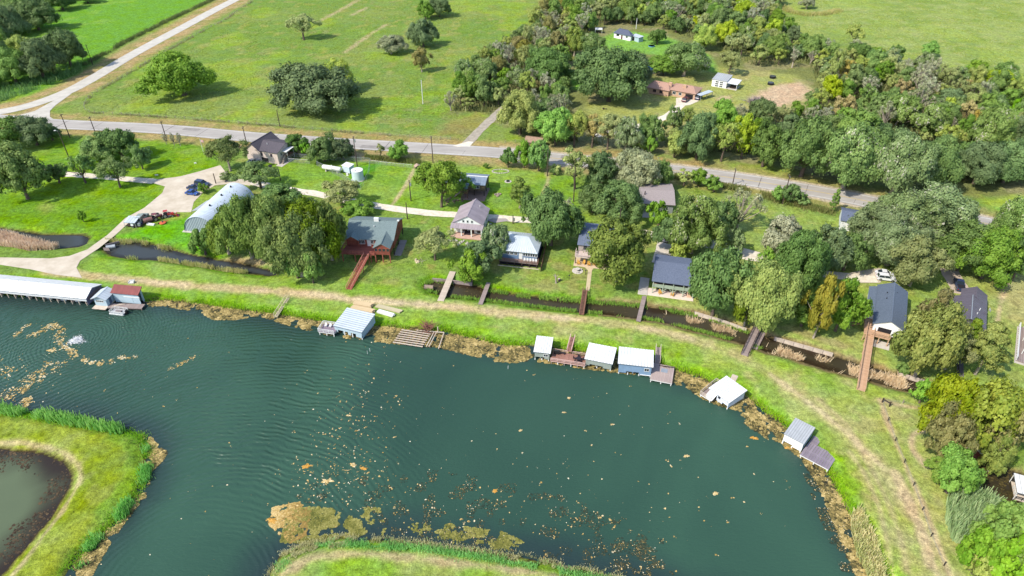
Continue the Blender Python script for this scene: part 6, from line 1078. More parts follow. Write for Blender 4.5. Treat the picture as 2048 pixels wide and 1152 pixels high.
 ('oak', 1222, 202, 140, 102, 'largest dark oak shading the brick house'), ('oak', 1268, 176, 86, 108, 'dark oak touching the brick roof'), ('oak', 1098, 165, 96, 102, 'dark hanging oak left of the green glade'), ('moss', 1372, 152, 116, 88, 'spreading mossy oak behind the brick house'), ('green', 1330, 150, 60, 110, 'green tree right of the vivid blue roof'), ('olive', 1462, 150, 52, 104, 'grey-olive tree behind the workshop'), ('yellow', 1412, 100, 46, 50, 'yellow-green round tree right of the far glade'), ('oak', 1316, 88, 34, 60, 'small dark tree at the edge of the far glade'), ('gold', 1150, 112, 54, 56, 'golden tree left of the far white house', 'dome'), ('moss', 1182, 112, 56, 68, 'pale mossy tree below the far white house'),
]
for e in T: tree(*e[:6], fam=e[6] if len(e) > 6 else None)
# trees of the woods that no single mark tells apart
rw = np.random.default_rng(21)
CLEAR = [W2(p) for p in ([(1140, 262), (1150, 225), (1180, 200), (1290, 160), (1400, 118), (1440, 100), (1500, 130), (1580, 140), (1630, 172), (1610, 220), (1520, 238), (1400, 245), (1330, 268), (1220, 275)], [(1175, 95), (1180, 70), (1220, 48), (1330, 65), (1420, 105), (1440, 150), (1380, 130), (1310, 120), (1210, 108)], [(1130, 180), (1128, 145), (1165, 135), (1180, 165)], [(925, 298), (970, 238), (1010, 205), (1052, 175), (1060, 185), (1010, 240), (985, 250), (1010, 300)], [(1600, 95), (1560, 60), (1545, -10), (1700, -10), (1690, 60)])]
REG = [ # outline, name for the label, spacing, kinds
 ([(900, 222), (935, 150), (975, 110), (1045, 70), (1095, 22), (1115, -40), (1190, -40), (1180, 60), (1150, 100), (1130, 150), (1075, 190), (1010, 232), (960, 225)], 'the field-side wood', 6.6, ('grey', 'grey', 'olive', 'green', 'moss', 'green', 'olive', 'moss', 'grey', 'green', 'rust', 'olive')),
 ([(1160, 60), (1190, -60), (1560, -60), (1565, 55), (1600, 90), (1640, 110), (1590, 140), (1500, 130), (1440, 95), (1330, 60), (1240, 45)], 'the farthest wood', 7.4, ('olive', 'green', 'grey', 'green', 'olive', 'moss', 'olive', 'oak', 'yellow')),
 ([(1600, 95), (1660, 105), (1760, 122), (1880, 150), (2050, 172), (2110, 185), (2110, 300), (1900, 280), (1720, 265), (1580, 262), (1540, 240), (1560, 222), (1620, 205), (1640, 175)], 'the wood below the meadow', 6.8, ('olive', 'grey', 'green', 'olive', 'green', 'grey', 'olive', 'moss', 'grey', 'yellow', 'olive', 'green', 'moss', 'bright', 'grey', 'orange', 'oak', 'olive', 'green', 'olive', 'green', 'moss', 'grey', 'green')),
 ([(1080, 262), (1140, 276), (1220, 290), (1330, 290), (1400, 272), (1520, 248), (1580, 265), (1720, 268), (1900, 282), (2110, 305), (2110, 360), (1900, 358), (1720, 340), (1560, 314), (1400, 302), (1230, 290), (1090, 280)], 'the highway wood strip', 7.2, ('oak', 'green', 'olive', 'moss', 'oak', 'grey', 'green', 'olive')),
 ([(1060, 200), (1130, 180), (1150, 262), (1080, 262), (1050, 225)], 'the brick house thicket', 6.2, ('olive', 'green', 'grey', 'oak')),
 ([(-160, 185), (-160, -40), (90, -60), (60, 40), (30, 90), (5, 180)], 'the west wood', 9.5, ('oak', 'oak', 'green', 'moss'))]
WORD = dict(oak='dark green oak', moss='mossy grey-green oak', green='mid-green leafy tree', olive='thin olive tree', grey='bare grey twiggy tree', rust='brownish tree', yellow='yellow-green tree', bright='vivid green tree', orange='orange-leaved tree')
ntree = 0
def lab(kd, where, wd, sp, x, y, w):
    q = [proj((a, b, 0)) for a, b in w]; px, py = proj((x, y, 0)); x0, x1, y0, y1 = max(0, min(a for a, b in q)), min(2048, max(a for a, b in q)), max(0, min(b for a, b in q)), max(b for a, b in q)
    hx = min(3, max(0, int((px-x0)/(x1-x0)*4))); vy = min(2, max(0, int((py-y0)/(y1-y0)*3))); s = 'small ' if wd < sp*.98 else ('large ' if wd > sp*1.3 else '')
    return '%s%s at the %s %s of %s' % (s, WORD[kd], ('back', 'middle', 'front')[vy], ('left end', 'left half', 'right half', 'right end')[hx], where)
for poly, where, sp, kinds in REG:
    w = W2(poly); lo, hi = w.min(0), w.max(0); hi = np.minimum(hi, [330, 560]); pts = rw.uniform(lo, hi, (int((hi-lo).prod()/sp**2*4), 2)); ok = inside(pts[:, 0], pts[:, 1], w)
    for c in CLEAR: ok &= ~inside(pts[:, 0], pts[:, 1], c)
    for x, y in pts[ok]:
        kd = kinds[int(rw.integers(len(kinds)))]; wd = rw.uniform(.75, 1.7)*sp*(1.1 if kd in ('oak', 'moss') else .95)
        px, py = proj((x, y, 0))
        if px < -60 or px > 2130 or py < -28: continue
        if any((x-a)**2+(y-b)**2 < (max(.62*r, 0)+sp*.42)**2 for a, b, r in TREES[-900:]): continue
        h = wd*rw.uniform(.72, 1.05) if kd in ('oak', 'moss') else wd*rw.uniform(.9, 1.3)
        tree_at(kd, x, y, wd, min(h, 13), lab(kd, where, wd, sp, x, y, w), '%ss in %s' % (WORD[kd], where), fam='dome' if kd == 'rust' else None, name='autumn_tree' if kd == 'rust' else None); ntree += 1
print('proto tris', sum(2*len(m.polygons)+2*len(t.polygons) for l in PROTO.values() for m, t, _, _ in l)); print('wood trees', ntree, 'all', len(TREES))
# ---------------------------------------------------------------- footbridges
GB = 'footbridges over the canal'
walkway('footbridge', 'widest pale plank footbridge, first from the left over the canal', 'footbridge', (881, 602), (905.5, 543), .1, .25, 1.7, WOODP, '', group=GB)
walkway('footbridge', 'narrow grey footbridge second from the left, shaded at its far end', 'footbridge', (960.5, 609), (977, 565), .1, .2, 1.15, WOODG, '', group=GB)
walkway('footbridge', 'dark brown railed footbridge leading to the tan concrete path', 'footbridge', (1163, 629), (1170.5, 580), .1, .15, 1.25, WOODB, 'lr', WOODB, group=GB, mids=2)
walkway('footbridge', 'pale grey footbridge ending at the corner of the screened slate house', 'footbridge', (1276.5, 643), (1289, 592), .1, .15, 1.1, WOODG, '', group=GB)
walkway('footbridge', 'grey footbridge with dark rails below the golden cypresses', 'footbridge', (1488.5, 711), (1526, 632), .1, .35, 1.7, WOODG, 'lr', DARKW, group=GB)
walkway('canal_landing', 'low grey landing beside the dark-railed footbridge in the canal', 'landing', (1507, 697), (1526, 660), -.55, -.5, 1.7, WOODG)
walkway('footbridge', 'dark footbridge half hidden under the layered cypress, farthest right', 'footbridge', (1921.5, 773), (1920, 716), .15, .5, 1.35, mat('dark_grey_wood', (112, 106, 104), .85, .15, 2), 'l', DARKW, group=GB)

# ---------------------------------------------------------------- bulkheads, culverts
def bulkhead(pts, label, m=WOODP, h=.75, top=.05):
    w = dense(W2(pts, WL), 2.2); t = thing('bulkhead', label, 'retaining wall', (w[0][0], w[0][1], 0))
    for (x0, y0), (x1, y1) in zip(w[:-1], w[1:]):
        a, b = Vector((x0-w[0][0], y0-w[0][1], 0)), Vector((x1-w[0][0], y1-w[0][1], 0)); d = (b-a).normalized()*.03
        ubar('wall_panel', m, t, a+d+Vector((0, 0, top-h)), b-d+Vector((0, 0, top-h)), .09, 2*h); ubox('wall_post', WOODG, t, a+Vector((0, 0, top-h+.1)), (.16, .16, 2*h+.1))
        ubar('cap_board', m, t, a+d+Vector((0, 0, top+.03)), b-d+Vector((0, 0, top+.03)), .3, .06)
bulkhead([(1388, 630), (1450, 649), (1500, 667)], 'pale plank bulkhead lining the canal left of the dark-railed footbridge'); bulkhead([(1548, 681), (1640, 707), (1665, 714)], 'pale plank bulkhead lining the canal right of the dark-railed footbridge'); bulkhead([(1795, 752), (1850, 769), (1910, 790)], 'plank bulkhead along the canal below the brown-green cypress'); bulkhead([(866, 563), (905, 567), (955, 573)], 'low plank bulkhead beside the widest pale footbridge', WOODG)
c = P(858, 574, -.3); t = thing('culvert', 'open concrete culvert pipe at the canal head below the lawn', 'culvert', (c.x, c.y, -.35), R(-8)); b = MB(); n = 18
for x in (-1.2, 1.2):
    for r_ in (.62, .48): b.v += [(x, r_*math.cos(2*math.pi*i/n), r_*math.sin(2*math.pi*i/n)) for i in range(n)]
b.f = [(i, (i+1) % n, 2*n+(i+1) % n, 2*n+i) for i in range(n)]+[(n+(i+1) % n, n+i, 3*n+i, 3*n+(i+1) % n) for i in range(n)]+[(s+i, s+(i+1) % n, s+n+(i+1) % n, s+n+i) for s in (0, 2*n) for i in range(n)]; b.build('pipe', mat('old_concrete', (150, 132, 116), .9, .12, 1), t); MB().box(-1.3, -1.22, -.6, .6, -.6, .6).build('back_plate', INNERD, t)
c = P(222, 494, -.6); t = thing('culvert', 'corrugated culvert pipe with timber wings at the gravel lane canal', 'culvert', (c.x, c.y, -.55), R(20)); b2 = MB(); b2.v = [tuple(v) for v in b.v]; b2.f = list(b.f); b2.build('pipe', MET, t)
for i in range(4): ubar('wing_plank', WOODG, t, (-1.5, .9+.12*i, .5-.25*i), (2.2, 1.5+.12*i, .6-.25*i), .12, .24); ubar('wing_plank', WOODG, t, (-1.8, -.9, .5-.25*i), (-.2, -1.6, .5-.25*i), .1, .24)
c = P(292, 478, 0); t = thing('pipe_stand', 'short dark bent pipe standing on the canal bank below the equipment yard', 'pipe', c, -.1); MB().tube([(-1.2, 0, .35), (.8, 0, .4), (1.0, 0, .3), (1.0, 0, -.3)], .09, 8).build('pipe', BLACKM, t); ubox('support', DARKW, t, (-.9, 0, .1), (.12, .12, .5))

# ---------------------------------------------------------------- poles
POLEW = mat('pole_wood', (92, 78, 70), .9, .12, 1.5)
def pole(base, top, label, arm=True, tr=False, m=None, light=False, lean=0.):
    b = P(*base); h = hgt(b, top); t = thing('utility_pole' if not light else 'lamp_pole', label, 'pole', b, R(-3), 'utility poles' if not light else None)
    MB().tube([(0, 0, -.3), (0, 0, h)], [.19, .13], 9).build('pole', m or POLEW, t)
    if arm:
        ubox('crossarm', POLEW, t, (0, .1, h-.5), (.12, 2.2, .12))
        for v in (-1, -.3, 1): MB().tube([(0, v, h-.44), (0, v, h-.2)], .05, 6).build('insulator', MET, t)
    if tr: MB().tube([(.35, 0, h-2.1), (.35, 0, h-1.1)], .26, 10).build('transformer', MET, t)
    if light: ubar('lamp_arm', MET, t, (0, 0, h-.1), (-.9, 0, h+.15), .07); MB().box(-1.5, -.8, -.15, .15, h+.08, h+.24).build('lamp_head', WHITE, t)
for a in (((866, 325), 273, 'dark utility pole between highway and the slate-roofed stilt house'), ((714.7, 333), 273, 'utility pole with transformer behind the white pump shed', True, True), ((193, 272), 233, 'utility pole beside the highway above the dark round lawn oak'), ((334, 282), 242, 'utility pole behind the three thin shrubby trees'), ((140, 275), 228, 'utility pole beside the highway nearest the road junction'), ((186, 130), 89, 'utility pole beside the concrete side road'), ((822, 402), 360, 'pole with pale transformer on the striped lawn', False, True), ((815, 438), 405, 'short pole just below the white lane', False), ((1147, 403), 334, 'tall bare pole on the lawn right of the conical tree', False), ((1465, 370), 337, 'pole beside the right half of the highway'), ((1237, 466), 416, 'pole on the lane left of the driveway fork', False), ((493, 286), 253, 'utility pole behind the cream house'), ((560, 253), 220, 'short pole in the field north of the highway', False), ((846, 208), 160, 'pale thin pole standing alone in the field', False, False, WHITE), ((1565, 408), 350, 'leaning pole at the highway bush on the right'), ((1094.5, 352), 300, 'dark pole beside the right bright roadside tree'), ((1207, 66), 32, 'pole left of the far white house', False), ((1272, 58), 36, 'pale pole right of the far white house', False, False, WHITE), ((561.4, 361), 333, 'dark lawn pole in front of the red utility cart', False), ((432, 367), 347, 'thin lamp post at the gravel yard edge', False), ((906+120, 447), 430, 'short service pole beside the pillared house pad', False, True)): pole(*a)
pole((137, 313), 262, 'leaning street lamp pole on the western lawn', False, False, None, True)
# flagpole and sign by the yard entrance
b = P(408, 308); h = hgt(b, 278); t = thing('flagpole', 'white flagpole with a limp striped flag beside the highway lawn', 'flagpole', b); MB().tube([(0, 0, -.2), (0, 0, h)], .07, 8).build('pole', WHITE, t); MB().tube([(0, 0, h), (0, 0, h+.14)], [.1, .05], 8).build('finial', MET, t)
fm = MB()
for i in range(6):
    for j in range(4): fm.v.append((.08+i*.22, .06*math.sin(i*1.3+j*.4), h-.25-j*.3-.05*i))
fm.f = [(i*4+j, (i+1)*4+j, (i+1)*4+j+1, i*4+j+1) for i in range(5) for j in range(3)]; fl = fm.build('flag', mat('flag_cloth', (208, 120, 120), .8, .1, 3, c2=(230, 226, 226), stripe=(2, .2, -.6)), t); sm = fl.modifiers.new('thickness', 'SOLIDIFY'); sm.thickness = .02
b = P(428, 298); t = thing('post_sign', 'tall narrow white sign on a post right of the flagpole', 'sign', b, R(20)); ubox('post', WHITE, t, (0, 0, 1.4), (.12, .12, 2.8)); ubox('sign_board', mat('sign_face', (206, 220, 226), .6, .05, 1), t, (.4, 0, 2.2), (.7, .06, 1.1))
for px, lab in (((391, 328), 'small white board sign on the lawn by the yard entrance'), ((314, 352), 'low white barrier board at the lane edge'), ((587, 392), 'low white post marker left on the lane edge'), ((605, 396), 'low white post marker right on the lane edge')):
    b = P(*px); t = thing('marker_board', lab, 'sign', b, R(5)); ubox('board', WHITE, t, (0, 0, .45), (1.1 if 'low' in lab else .8, .06, .4)); ubox('leg', WHITE, t, (-.35, 0, .15), (.07, .07, .5)); ubox('leg', WHITE, t, (.35, 0, .15), (.07, .07, .5))

# ---------------------------------------------------------------- fences
def fence(line, label, gap=4., h=1.15, m=None, wires=3, name='wire_fence', zoff=0.):
    w = dense(smooth(W2(line), 6), gap); t = thing(name, label, 'fence', (w[0][0], w[0][1], 0)); m = m or WOODG; wm = MB()
    P3 = [Vector((x-w[0][0], y-w[0][1], max(-.2, ground_z(x, y)))) for x, y in w]
    for p in P3: ubox('fence_post', m, t, p+Vector((0, 0, h/2)), (.13, .13, h+.2))
    for a, b in zip(P3[:-1], P3[1:]):
        for k in range(wires): wm.bar(a+Vector((0, 0, h*(.35+.3*k))), b+Vector((0, 0, h*(.35+.3*k))), .02)
    wr = wm.build('wires', MET, t); wr['kind'] = 'stuff'
FENCE_S = [(505, 2), (450, 40), (400, 66), (335, 102), (270, 140), (215, 172), (182, 192), (170, 208), (172, 222), (190, 227)]; FENCE_H = [(190, 227), (300, 233), (420, 242), (540, 252), (660, 262), (780, 272), (860, 277), (915, 280)]
fence(FENCE_S, 'weedy wire fence following the side road along the field'); fence(FENCE_H, 'weedy wire fence along the north side of the highway'); fence([(1010, 286), (1040, 284), (1075, 286)], 'short wire fence right of the far drive')
fence([(1764, 804), (1782, 861), (1804, 915), (1827, 973), (1850, 1038), (1862, 1075), (1877, 1107), (1900, 1160)], 'thin post-and-wire fence down the right bank', 5.6, 1.0, DARKW, 2); fence([(1766, 803), (1790, 804), (1825, 812), (1853, 819)], 'short wire fence from the corner brace to the cypress grove', 4., 1.0, WOODG, 2)
b = P(1764, 805); t = thing('fence_brace', 'H-shaped timber corner brace where two bank fences meet', 'fence post', b); ubox('post', DARKW, t, (0, 0, .6), (.2, .2, 1.5)); ubox('post', DARKW, t, (1.0, -1.2, .6), (.2, .2, 1.5)); ubar('rail', DARKW, t, (.05, -.1, 1.0), (.95, -1.1, 1.0), .14)
def chain_mat():
    m, nt, b = nodes('chain_link'); L = nt.links.new; b.inputs['Base Color'].default_value = (.5, .52, .53, 1); b.inputs['Metallic'].default_value = .5; b.inputs['Roughness'].default_value = .5
    tr = N(nt, "ShaderNodeBsdfTransparent"); ms = N(nt, "ShaderNodeMixShader"); ms.inputs[0].default_value = .22; L(tr.outputs[0], ms.inputs[1]); L(b.outputs[0], ms.inputs[2]); L(ms.outputs[0], nt.nodes['Material Output'].inputs[0]); return m
CHAIN = chain_mat()
def chainlink(line, label, h=1.9, gap=3.2):
    w = W2(line); t = thing('chain_link_fence', label, 'fence', (w[0][0], w[0][1], 0)); o = w[0]
    for (x0, y0), (x1, y1) in zip(w[:-1], w[1:]):
        n = max(1, int(round(math.hypot(x1-x0, y1-y0)/gap)))
        for i in range(n):
            a = Vector((x0+(x1-x0)*i/n-o[0], y0+(y1-y0)*i/n-o[1], 0)); b = Vector((x0+(x1-x0)*(i+1)/n-o[0], y0+(y1-y0)*(i+1)/n-o[1], 0)); MB().tube([a+Vector((0, 0, -.1)), a+Vector((0, 0, h))], .045, 6).build('fence_post', MET, t); z = Vector((0, 0, h)); MB().tube([a+z, b+z], .035, 5).build('top_rail', MET, t); d = Vector((0, 0, .05)); MB().quad(a+d, b+d, b+z-d, a+z-d).build('mesh_panel', CHAIN, t)
chainlink([(634, 332), (676, 352), (722, 381), (738, 352), (741, 326), (690, 322), (636, 320), (634, 332)], 'chain-link pen round the propane tank, pump shed and water tank'); chainlink([(578, 325), (620, 328), (622, 318), (580, 314), (578, 325)], 'small chain-link dog run right of the cream house', 1.6); chainlink([(741, 327), (790, 333), (825, 336)], 'chain-link stretch along the lawn toward the little shed roof', 1.3)
chainlink([(283, 304), (300, 300), (302, 309), (286, 312), (283, 304)], 'small square wire pen behind the round lawn oak', 1.4)

# ---------------------------------------------------------------- vehicles
def paint(name, c): return mat('car_paint_'+name, c, .25, .03, 1, spec=.6, g=1.2)
TYRE = mat('tyre', (34, 34, 36), .9, .1, 1); RIM = mat('rim', (170, 172, 176), .35, .05, 1, metal=.6); LAMP = mat('lamp_glass', (230, 232, 236), .15, .03, 1); TAIL = mat('tail_glass', (170, 30, 30), .2, .05, 1)
def wheel(par, x, y, r=.36):
    w = MB().tube([(x, y-.12, r), (x, y+.12, r)], r, 14).build('wheel', TYRE, par); MB().tube([(x, y-.135 if y < 0 else y+.121, r), (x, y-.121 if y < 0 else y+.135, r)], r*.6, 10).build('rim', RIM, w)
def car(c, ahead, label, m, kind='suv', L=4.7, W=1.9, Hh=1.65, cat='car', group=None):
    A, B = P(*c), P(*ahead); rz = math.atan2(B.y-A.y, B.x-A.x); t = thing('parked_car' if kind != 'pickup' else 'pickup_truck', label, cat, (A.x, A.y, .1), rz, group); h = L/2; w = W/2; b = MB()
    zb, zs = .3, Hh*.58; prof = [(-h, zb), (h, zb), (h, .62), (h-.12, zs-.14), (h*.48, zs), (-h+.12, zs), (-h, zs-.2)]; n = len(prof)
    b.v = [(x, y*(w if z < zs-.05 else w-.06), z) for y in (-1, 1) for x, z in prof]; b.f = [tuple(range(n))[::-1], tuple(range(n, 2*n))]+[(i, (i+1) % n, n+(i+1) % n, n+i) for i in range(n)]; b.build('body', m, t)
    cab = {'suv': (-h+.12, -h+.45, h*.16, h*.5), 'car': (-h*.72, -h*.36, h*.12, h*.5), 'pickup': (-h*.12, -h*.02, h*.36, h*.6), 'van': (-h+.1, -h+.2, h*.55, h*.85)}[kind]; g = MB(); zr = Hh-.06
    g.v = [(x, y*ww, z) for y in (-1, 1) for x, z, ww in ((cab[0], zs, w-.07), (cab[3], zs, w-.07), (cab[2], zr, w-.22), (cab[1], zr, w-.22))]; g.f = [(3, 2, 1, 0), (4, 5, 6, 7), (0, 1, 5, 4), (1, 2, 6, 5), (2, 3, 7, 6), (3, 0, 4, 7)]; g.build('window_glass', GLASS, t)
    MB().box(cab[1]-.04, cab[2]+.03, -w+.2, w-.2, zr, Hh).build('roof', m, t)
    for s in (-1, 1):
        for k in (0, .5, 1): x0 = cab[0]+(cab[3]-cab[0])*k; x1 = cab[1]+(cab[2]-cab[1])*k; MB().bar((x0, s*(w-.06), zs), (x1, s*(w-.205), zr), .07, .05).build('pillar', m, t)
        MB().box(h-.02, h+.03, s*w*.62-.2, s*w*.62+.2, .68, .82).build('headlight', LAMP, t); MB().box(-h-.03, -h+.02, s*w*.7-.14, s*w*.7+.14, .7, .92).build('taillight', TAIL, t)
        MB().box(cab[3]-.35, cab[3]-.15, s*(w+.08)-.08, s*(w+.08)+.08, zs+.02, zs+.16).build('mirror', m, t)
        for x in (-h*.62, h*.62): wheel(t, x, s*(w-.1))
    if kind == 'pickup':
        MB().box(-h+.12, cab[0]-.12, -w+.14, w-.14, zs-.01, zs+.012).build('bed_floor', INNERD, t)
        for s in (-1, 1): MB().box(-h+.06, cab[0]-.05, s*(w-.1)-.06, s*(w-.1)+.06, zs-.02, zs+.14).build('bed_rail', m, t)
        MB().box(-h+.0, -h+.1, -w+.1, w-.1, zs-.02, zs+.14).build('tailgate', m, t)
    return t
NAVY = paint('navy', (52, 66, 98)); BLUEC = paint('blue', (52, 88, 160)); WHITEC = paint('white', (232, 234, 240)); SILV = paint('silver', (176, 180, 180)); MAR = paint('maroon', (96, 52, 62)); DGR = paint('dark_grey', (72, 74, 84))
car((405, 371), (421, 373.5), 'dark blue SUV, largest of the cars parked in the gravel yard', NAVY, 'suv', 5.0, 2.0, 1.8); car((388, 379), (402, 381), 'dark blue car half hidden behind the olive bush', NAVY, 'car', 4.4, 1.8, 1.5); car((385, 389), (399, 391), 'bright blue car nearest the quonset hut', BLUEC, 'car', 4.3, 1.8, 1.5)
car((1768, 551), (1788, 553.5), 'white car parked farther from the slate ramp house', WHITEC, 'car', 4.8, 1.9, 1.5, group='white cars'); car((1771, 559.5), (1791, 562), 'white car parked right against the slate ramp house', WHITEC, 'suv', 4.8, 1.9, 1.65, group='white cars')
car((1917, 574), (1912, 556), 'dark pickup truck with white hood on the concrete drive', NAVY, 'pickup', 5.6, 2.05, 1.85, 'truck'); car((1371, 202), (1379, 196), 'maroon SUV on the white drive before the brick house', MAR, 'suv', 5., 2., 1.8); car((1396.5, 197.5), (1401, 193), 'dark car sheltered under the metal carport', NAVY, 'suv', 4.8, 1.9, 1.7); car((507, 326), (517, 322), 'silver car half hidden by the tree at the cream house', SILV, 'car', 4.6, 1.85, 1.5)
car((285, 441), (294, 431), 'grey-green van with dark windscreen in the equipment yard', mat('van_paint', (150, 160, 152), .35, .05, 1, spec=.5), 'suv', 5.4, 2.1, 2.1, 'van')
# red utility cart
c = P(542, 341); t = thing('utility_cart', 'red utility cart with black roof on the lawn by the cream house', 'utility vehicle', c, R(-65)); RD = paint('red', (196, 74, 58)); MB().box(-1.4, 1.5, -.7, .7, .35, .75).build('body', RD, t); MB().box(-1.4, -.4, -.65, .65, .78, 1.05).build('cargo_bed', BLACKM, t); MB().box(.95, 1.5, -.6, .6, .78, .98).build('hood', RD, t); MB().box(-.5, .8, -.65, .65, 1.82, 1.9).build('roof', BLACKM, t); MB().box(-.3, .15, -.6, .6, .78, 1.1).build('seat', BLACKM, t)
for x, y in ((-.45, -.6), (-.45, .6), (.75, -.6), (.75, .6)): ubox('roof_post', BLACKM, t, (x, y, 1.35), (.06, .06, 1.1))
for x in (-.9, 1.0):
    for y in (-.72, .72): wheel(t, x, y, .33)
# canopied trailer, drum, mower, tractor
c = P(268, 451); t = thing('canopy_trailer', 'pale blue canopy on posts over a cluttered trailer beside the gravel lane', 'canopy', c, R(-4)); slope(t, [(-1.9, -1.6, 1.9), (1.7, -1.6, 1.8), (1.7, 1.8, 2.2), (-1.9, 1.8, 2.3)], MR_BLUE, 4); posts(t, [(-1.8, -1.5), (1.6, -1.5), (-1.8, 1.7), (1.6, 1.7)], .0, 1.9, .1, MET, 'post'); MB().box(-1.8, 3.0, -1.3, 1.3, .4, .55).build('trailer_bed', DARKW, t)
for i, (x, y, m_) in enumerate(((2.2, .2, NAVY), (1.2, -.7, DGR), (-.6, .3, DARKW), (2.3, -.8, MET), (.3, -.9, WHITE))): MB().box(x-.4, x+.4, y-.35, y+.35, .56, 1.0+.12*i).build('crate', m_, t)
for y in (-1.45, 1.45): wheel(t, .6, y, .34)
c = P(298, 445); t = thing('drum_trailer', 'rusty brown tank drum lying on a small trailer in the equipment yard', 'tank', c, R(35)); MB().tube([(-1.3, 0, 1.0), (-1.2, 0, 1.0), (1.2, 0, 1.0), (1.3, 0, 1.0)], [.5, .68, .68, .5], 16).build('drum', mat('rusty_tank', (146, 106, 100), .7, .15, 2), t); MB().box(-1.2, 1.2, -.5, .5, .28, .4).build('frame', DARKW, t); wheel(t, 0, -.62, .3); wheel(t, 0, .62, .3)
c = P(302, 450); t = thing('feed_trough', 'low white trough at the lawn edge of the equipment yard', 'trough', c, R(-10)); b = MB(); b.box(-1.2, 1.2, -.4, -.33, .05, .45).box(-1.2, 1.2, .33, .4, .05, .45).box(-1.2, -1.13, -.33, .33, .05, .45).box(1.13, 1.2, -.33, .33, .05, .45).box(-1.2, 1.2, -.33, .33, .03, .1); b.build('tub', WHITE, t); ubox('foot', WHITE, t, (-.9, 0, 0), (.1, .7, .1)); ubox('foot', WHITE, t, (.9, 0, 0), (.1, .7, .1))
ORG = paint('orange', (214, 104, 66)); RED2 = paint('tractor_red', (186, 56, 48))
c = P(326, 447); t = thing('rotary_mower', 'orange-red rotary mower deck on the grass edge of the yard', 'mower', c, R(15)); MB().tube([(0, 0, .22), (0, 0, .42), (0, 0, .5)], [1.0, .95, .5], 16).build('deck', ORG, t); MB().tube([(0, 0, .5), (0, 0, .85)], .22, 10).build('gearbox', DGR, t); MB().bar((.3, 0, .5), (1.7, .2, .75), .14).build('hitch', ORG, t); wheel(t, -1.1, .0, .25)
def tractor(px, rz, label, m, loader=True):
    c = P(*px); t = thing('tractor', label, 'tractor', c, rz); MB().box(.1, 1.9, -.38, .38, .75, 1.35).build('hood', m, t); MB().box(-1.0, .1, -.45, .45, .7, .95).build('chassis', DGR, t); MB().box(-.75, -.3, -.3, .3, 1.0, 1.25).build('seat', BLACKM, t); MB().box(-.9, .3, -.6, .6, 2.2, 2.27).build('roof', m, t); MB().tube([(.1, 0, 1.35), (-.1, 0, 1.65)], .04, 6).build('steering_column', BLACKM, t)
    for x, y in ((-.85, -.55), (-.85, .55), (.2, -.55), (.2, .55)): ubox('roof_post', BLACKM, t, (x, y, 1.6), (.06, .06, 1.2))
    for y in (-.75, .75): wheel(t, -.55, y, .72); wheel(t, 1.5, y*.85, .42)
    if loader:
        for y in (-.55, .55): ubar('loader_arm', m, t, (.2, y, 1.5), (2.7, y, .55), .12, .18)
        b = MB(); b.v = [(x, y, z) for y in (-.9, .9) for x, z in ((2.6, .15), (3.3, .15), (3.3, .2), (2.7, .25), (2.75, .8), (2.6, .85))]; b.f = [tuple(range(6))[::-1], tuple(range(6, 12))]+[(i, (i+1) % 6, 6+(i+1) % 6, 6+i) for i in range(6)]; b.build('bucket', m, t)
tractor((336, 434), R(18), 'red tractor with front loader at the far end of the equipment row', RED2); tractor((314, 440), R(50), 'darker red small tractor between drum and loader tractor', paint('dull_red', (128, 62, 62)), False)
c = P(311, 430); t = thing('disc_harrow', 'dark disc harrow behind the tractors', 'harrow', c, R(10)); MB().box(-1., 1., -.1, .1, .6, .75).build('frame', DGR, t)
for i in range(6): MB().tube([(-.9+i*.36, -.04, .35), (-.9+i*.36, .04, .35)], .33, 10).build('disc', DGR, t)

# ---------------------------------------------------------------- garden and field odds and ends
c = P(1155, 542); t = thing('picnic_table', 'round concrete picnic table on a pale pad before the dark-shingled house', 'picnic table', c); MB().tube([(0, 0, .0), (0, 0, .08)], 1.5, 22).build('pad', CONCW, t); MB().tube([(0, 0, .68), (0, 0, .78)], .62, 18).build('table_top', CONCW, t); MB().tube([(0, 0, .08), (0, 0, .68)], .22, 10).build('pedestal', CONCW, t)
for i in range(3): a = i*2.1+.4; MB().box(1.0*math.cos(a)-.3, 1.0*math.cos(a)+.3, 1.0*math.sin(a)-.2, 1.0*math.sin(a)+.2, .08, .48).build('bench', CONCW, t)
c = P(1112, 566); t = thing('dead_trunk', 'pale dead tree trunk with cut stubs on the lawn above the canal', 'tree trunk', c); MB().tube([(0, 0, -.2), (0, 0, .4), (-.15, 0, 2.0), (-.35, .1, 2.9)], [.34, .24, .2, .1], 8).build('trunk', BARKP, t); MB().tube([(-.1, 0, 1.7), (.5, .1, 2.6)], [.13, .06], 6).build('branch', BARKP, t); MB().tube([(-.12, 0, 1.9), (-.9, -.1, 2.7)], [.12, .05], 6).build('branch', BARKP, t)
c = P(1118, 561); t = thing('log_stump', 'cut log stump beside the pale dead trunk', 'stump', c); MB().tube([(0, 0, -.1), (0, 0, .55)], [.42, .36], 10).build('log', BARK, t); MB().tube([(0, 0, .55), (0, 0, .57)], .33, 10).build('cut_face', WOODP, t)
for px, lab in (((1138, 559), 'thin dark bird feeder post on the lawn'), ((1171, 549), 'short dark lamp post beside the tan concrete path')): c = P(*px); t = thing('garden_post', lab, 'post', c); MB().tube([(0, 0, -.1), (0, 0, 1.3)], .06, 7).build('post', BLACKM, t); MB().tube([(0, 0, 1.3), (0, 0, 1.4), (0, 0, 1.6)], [.22, .22, .03], 8).build('cap', BLACKM, t)
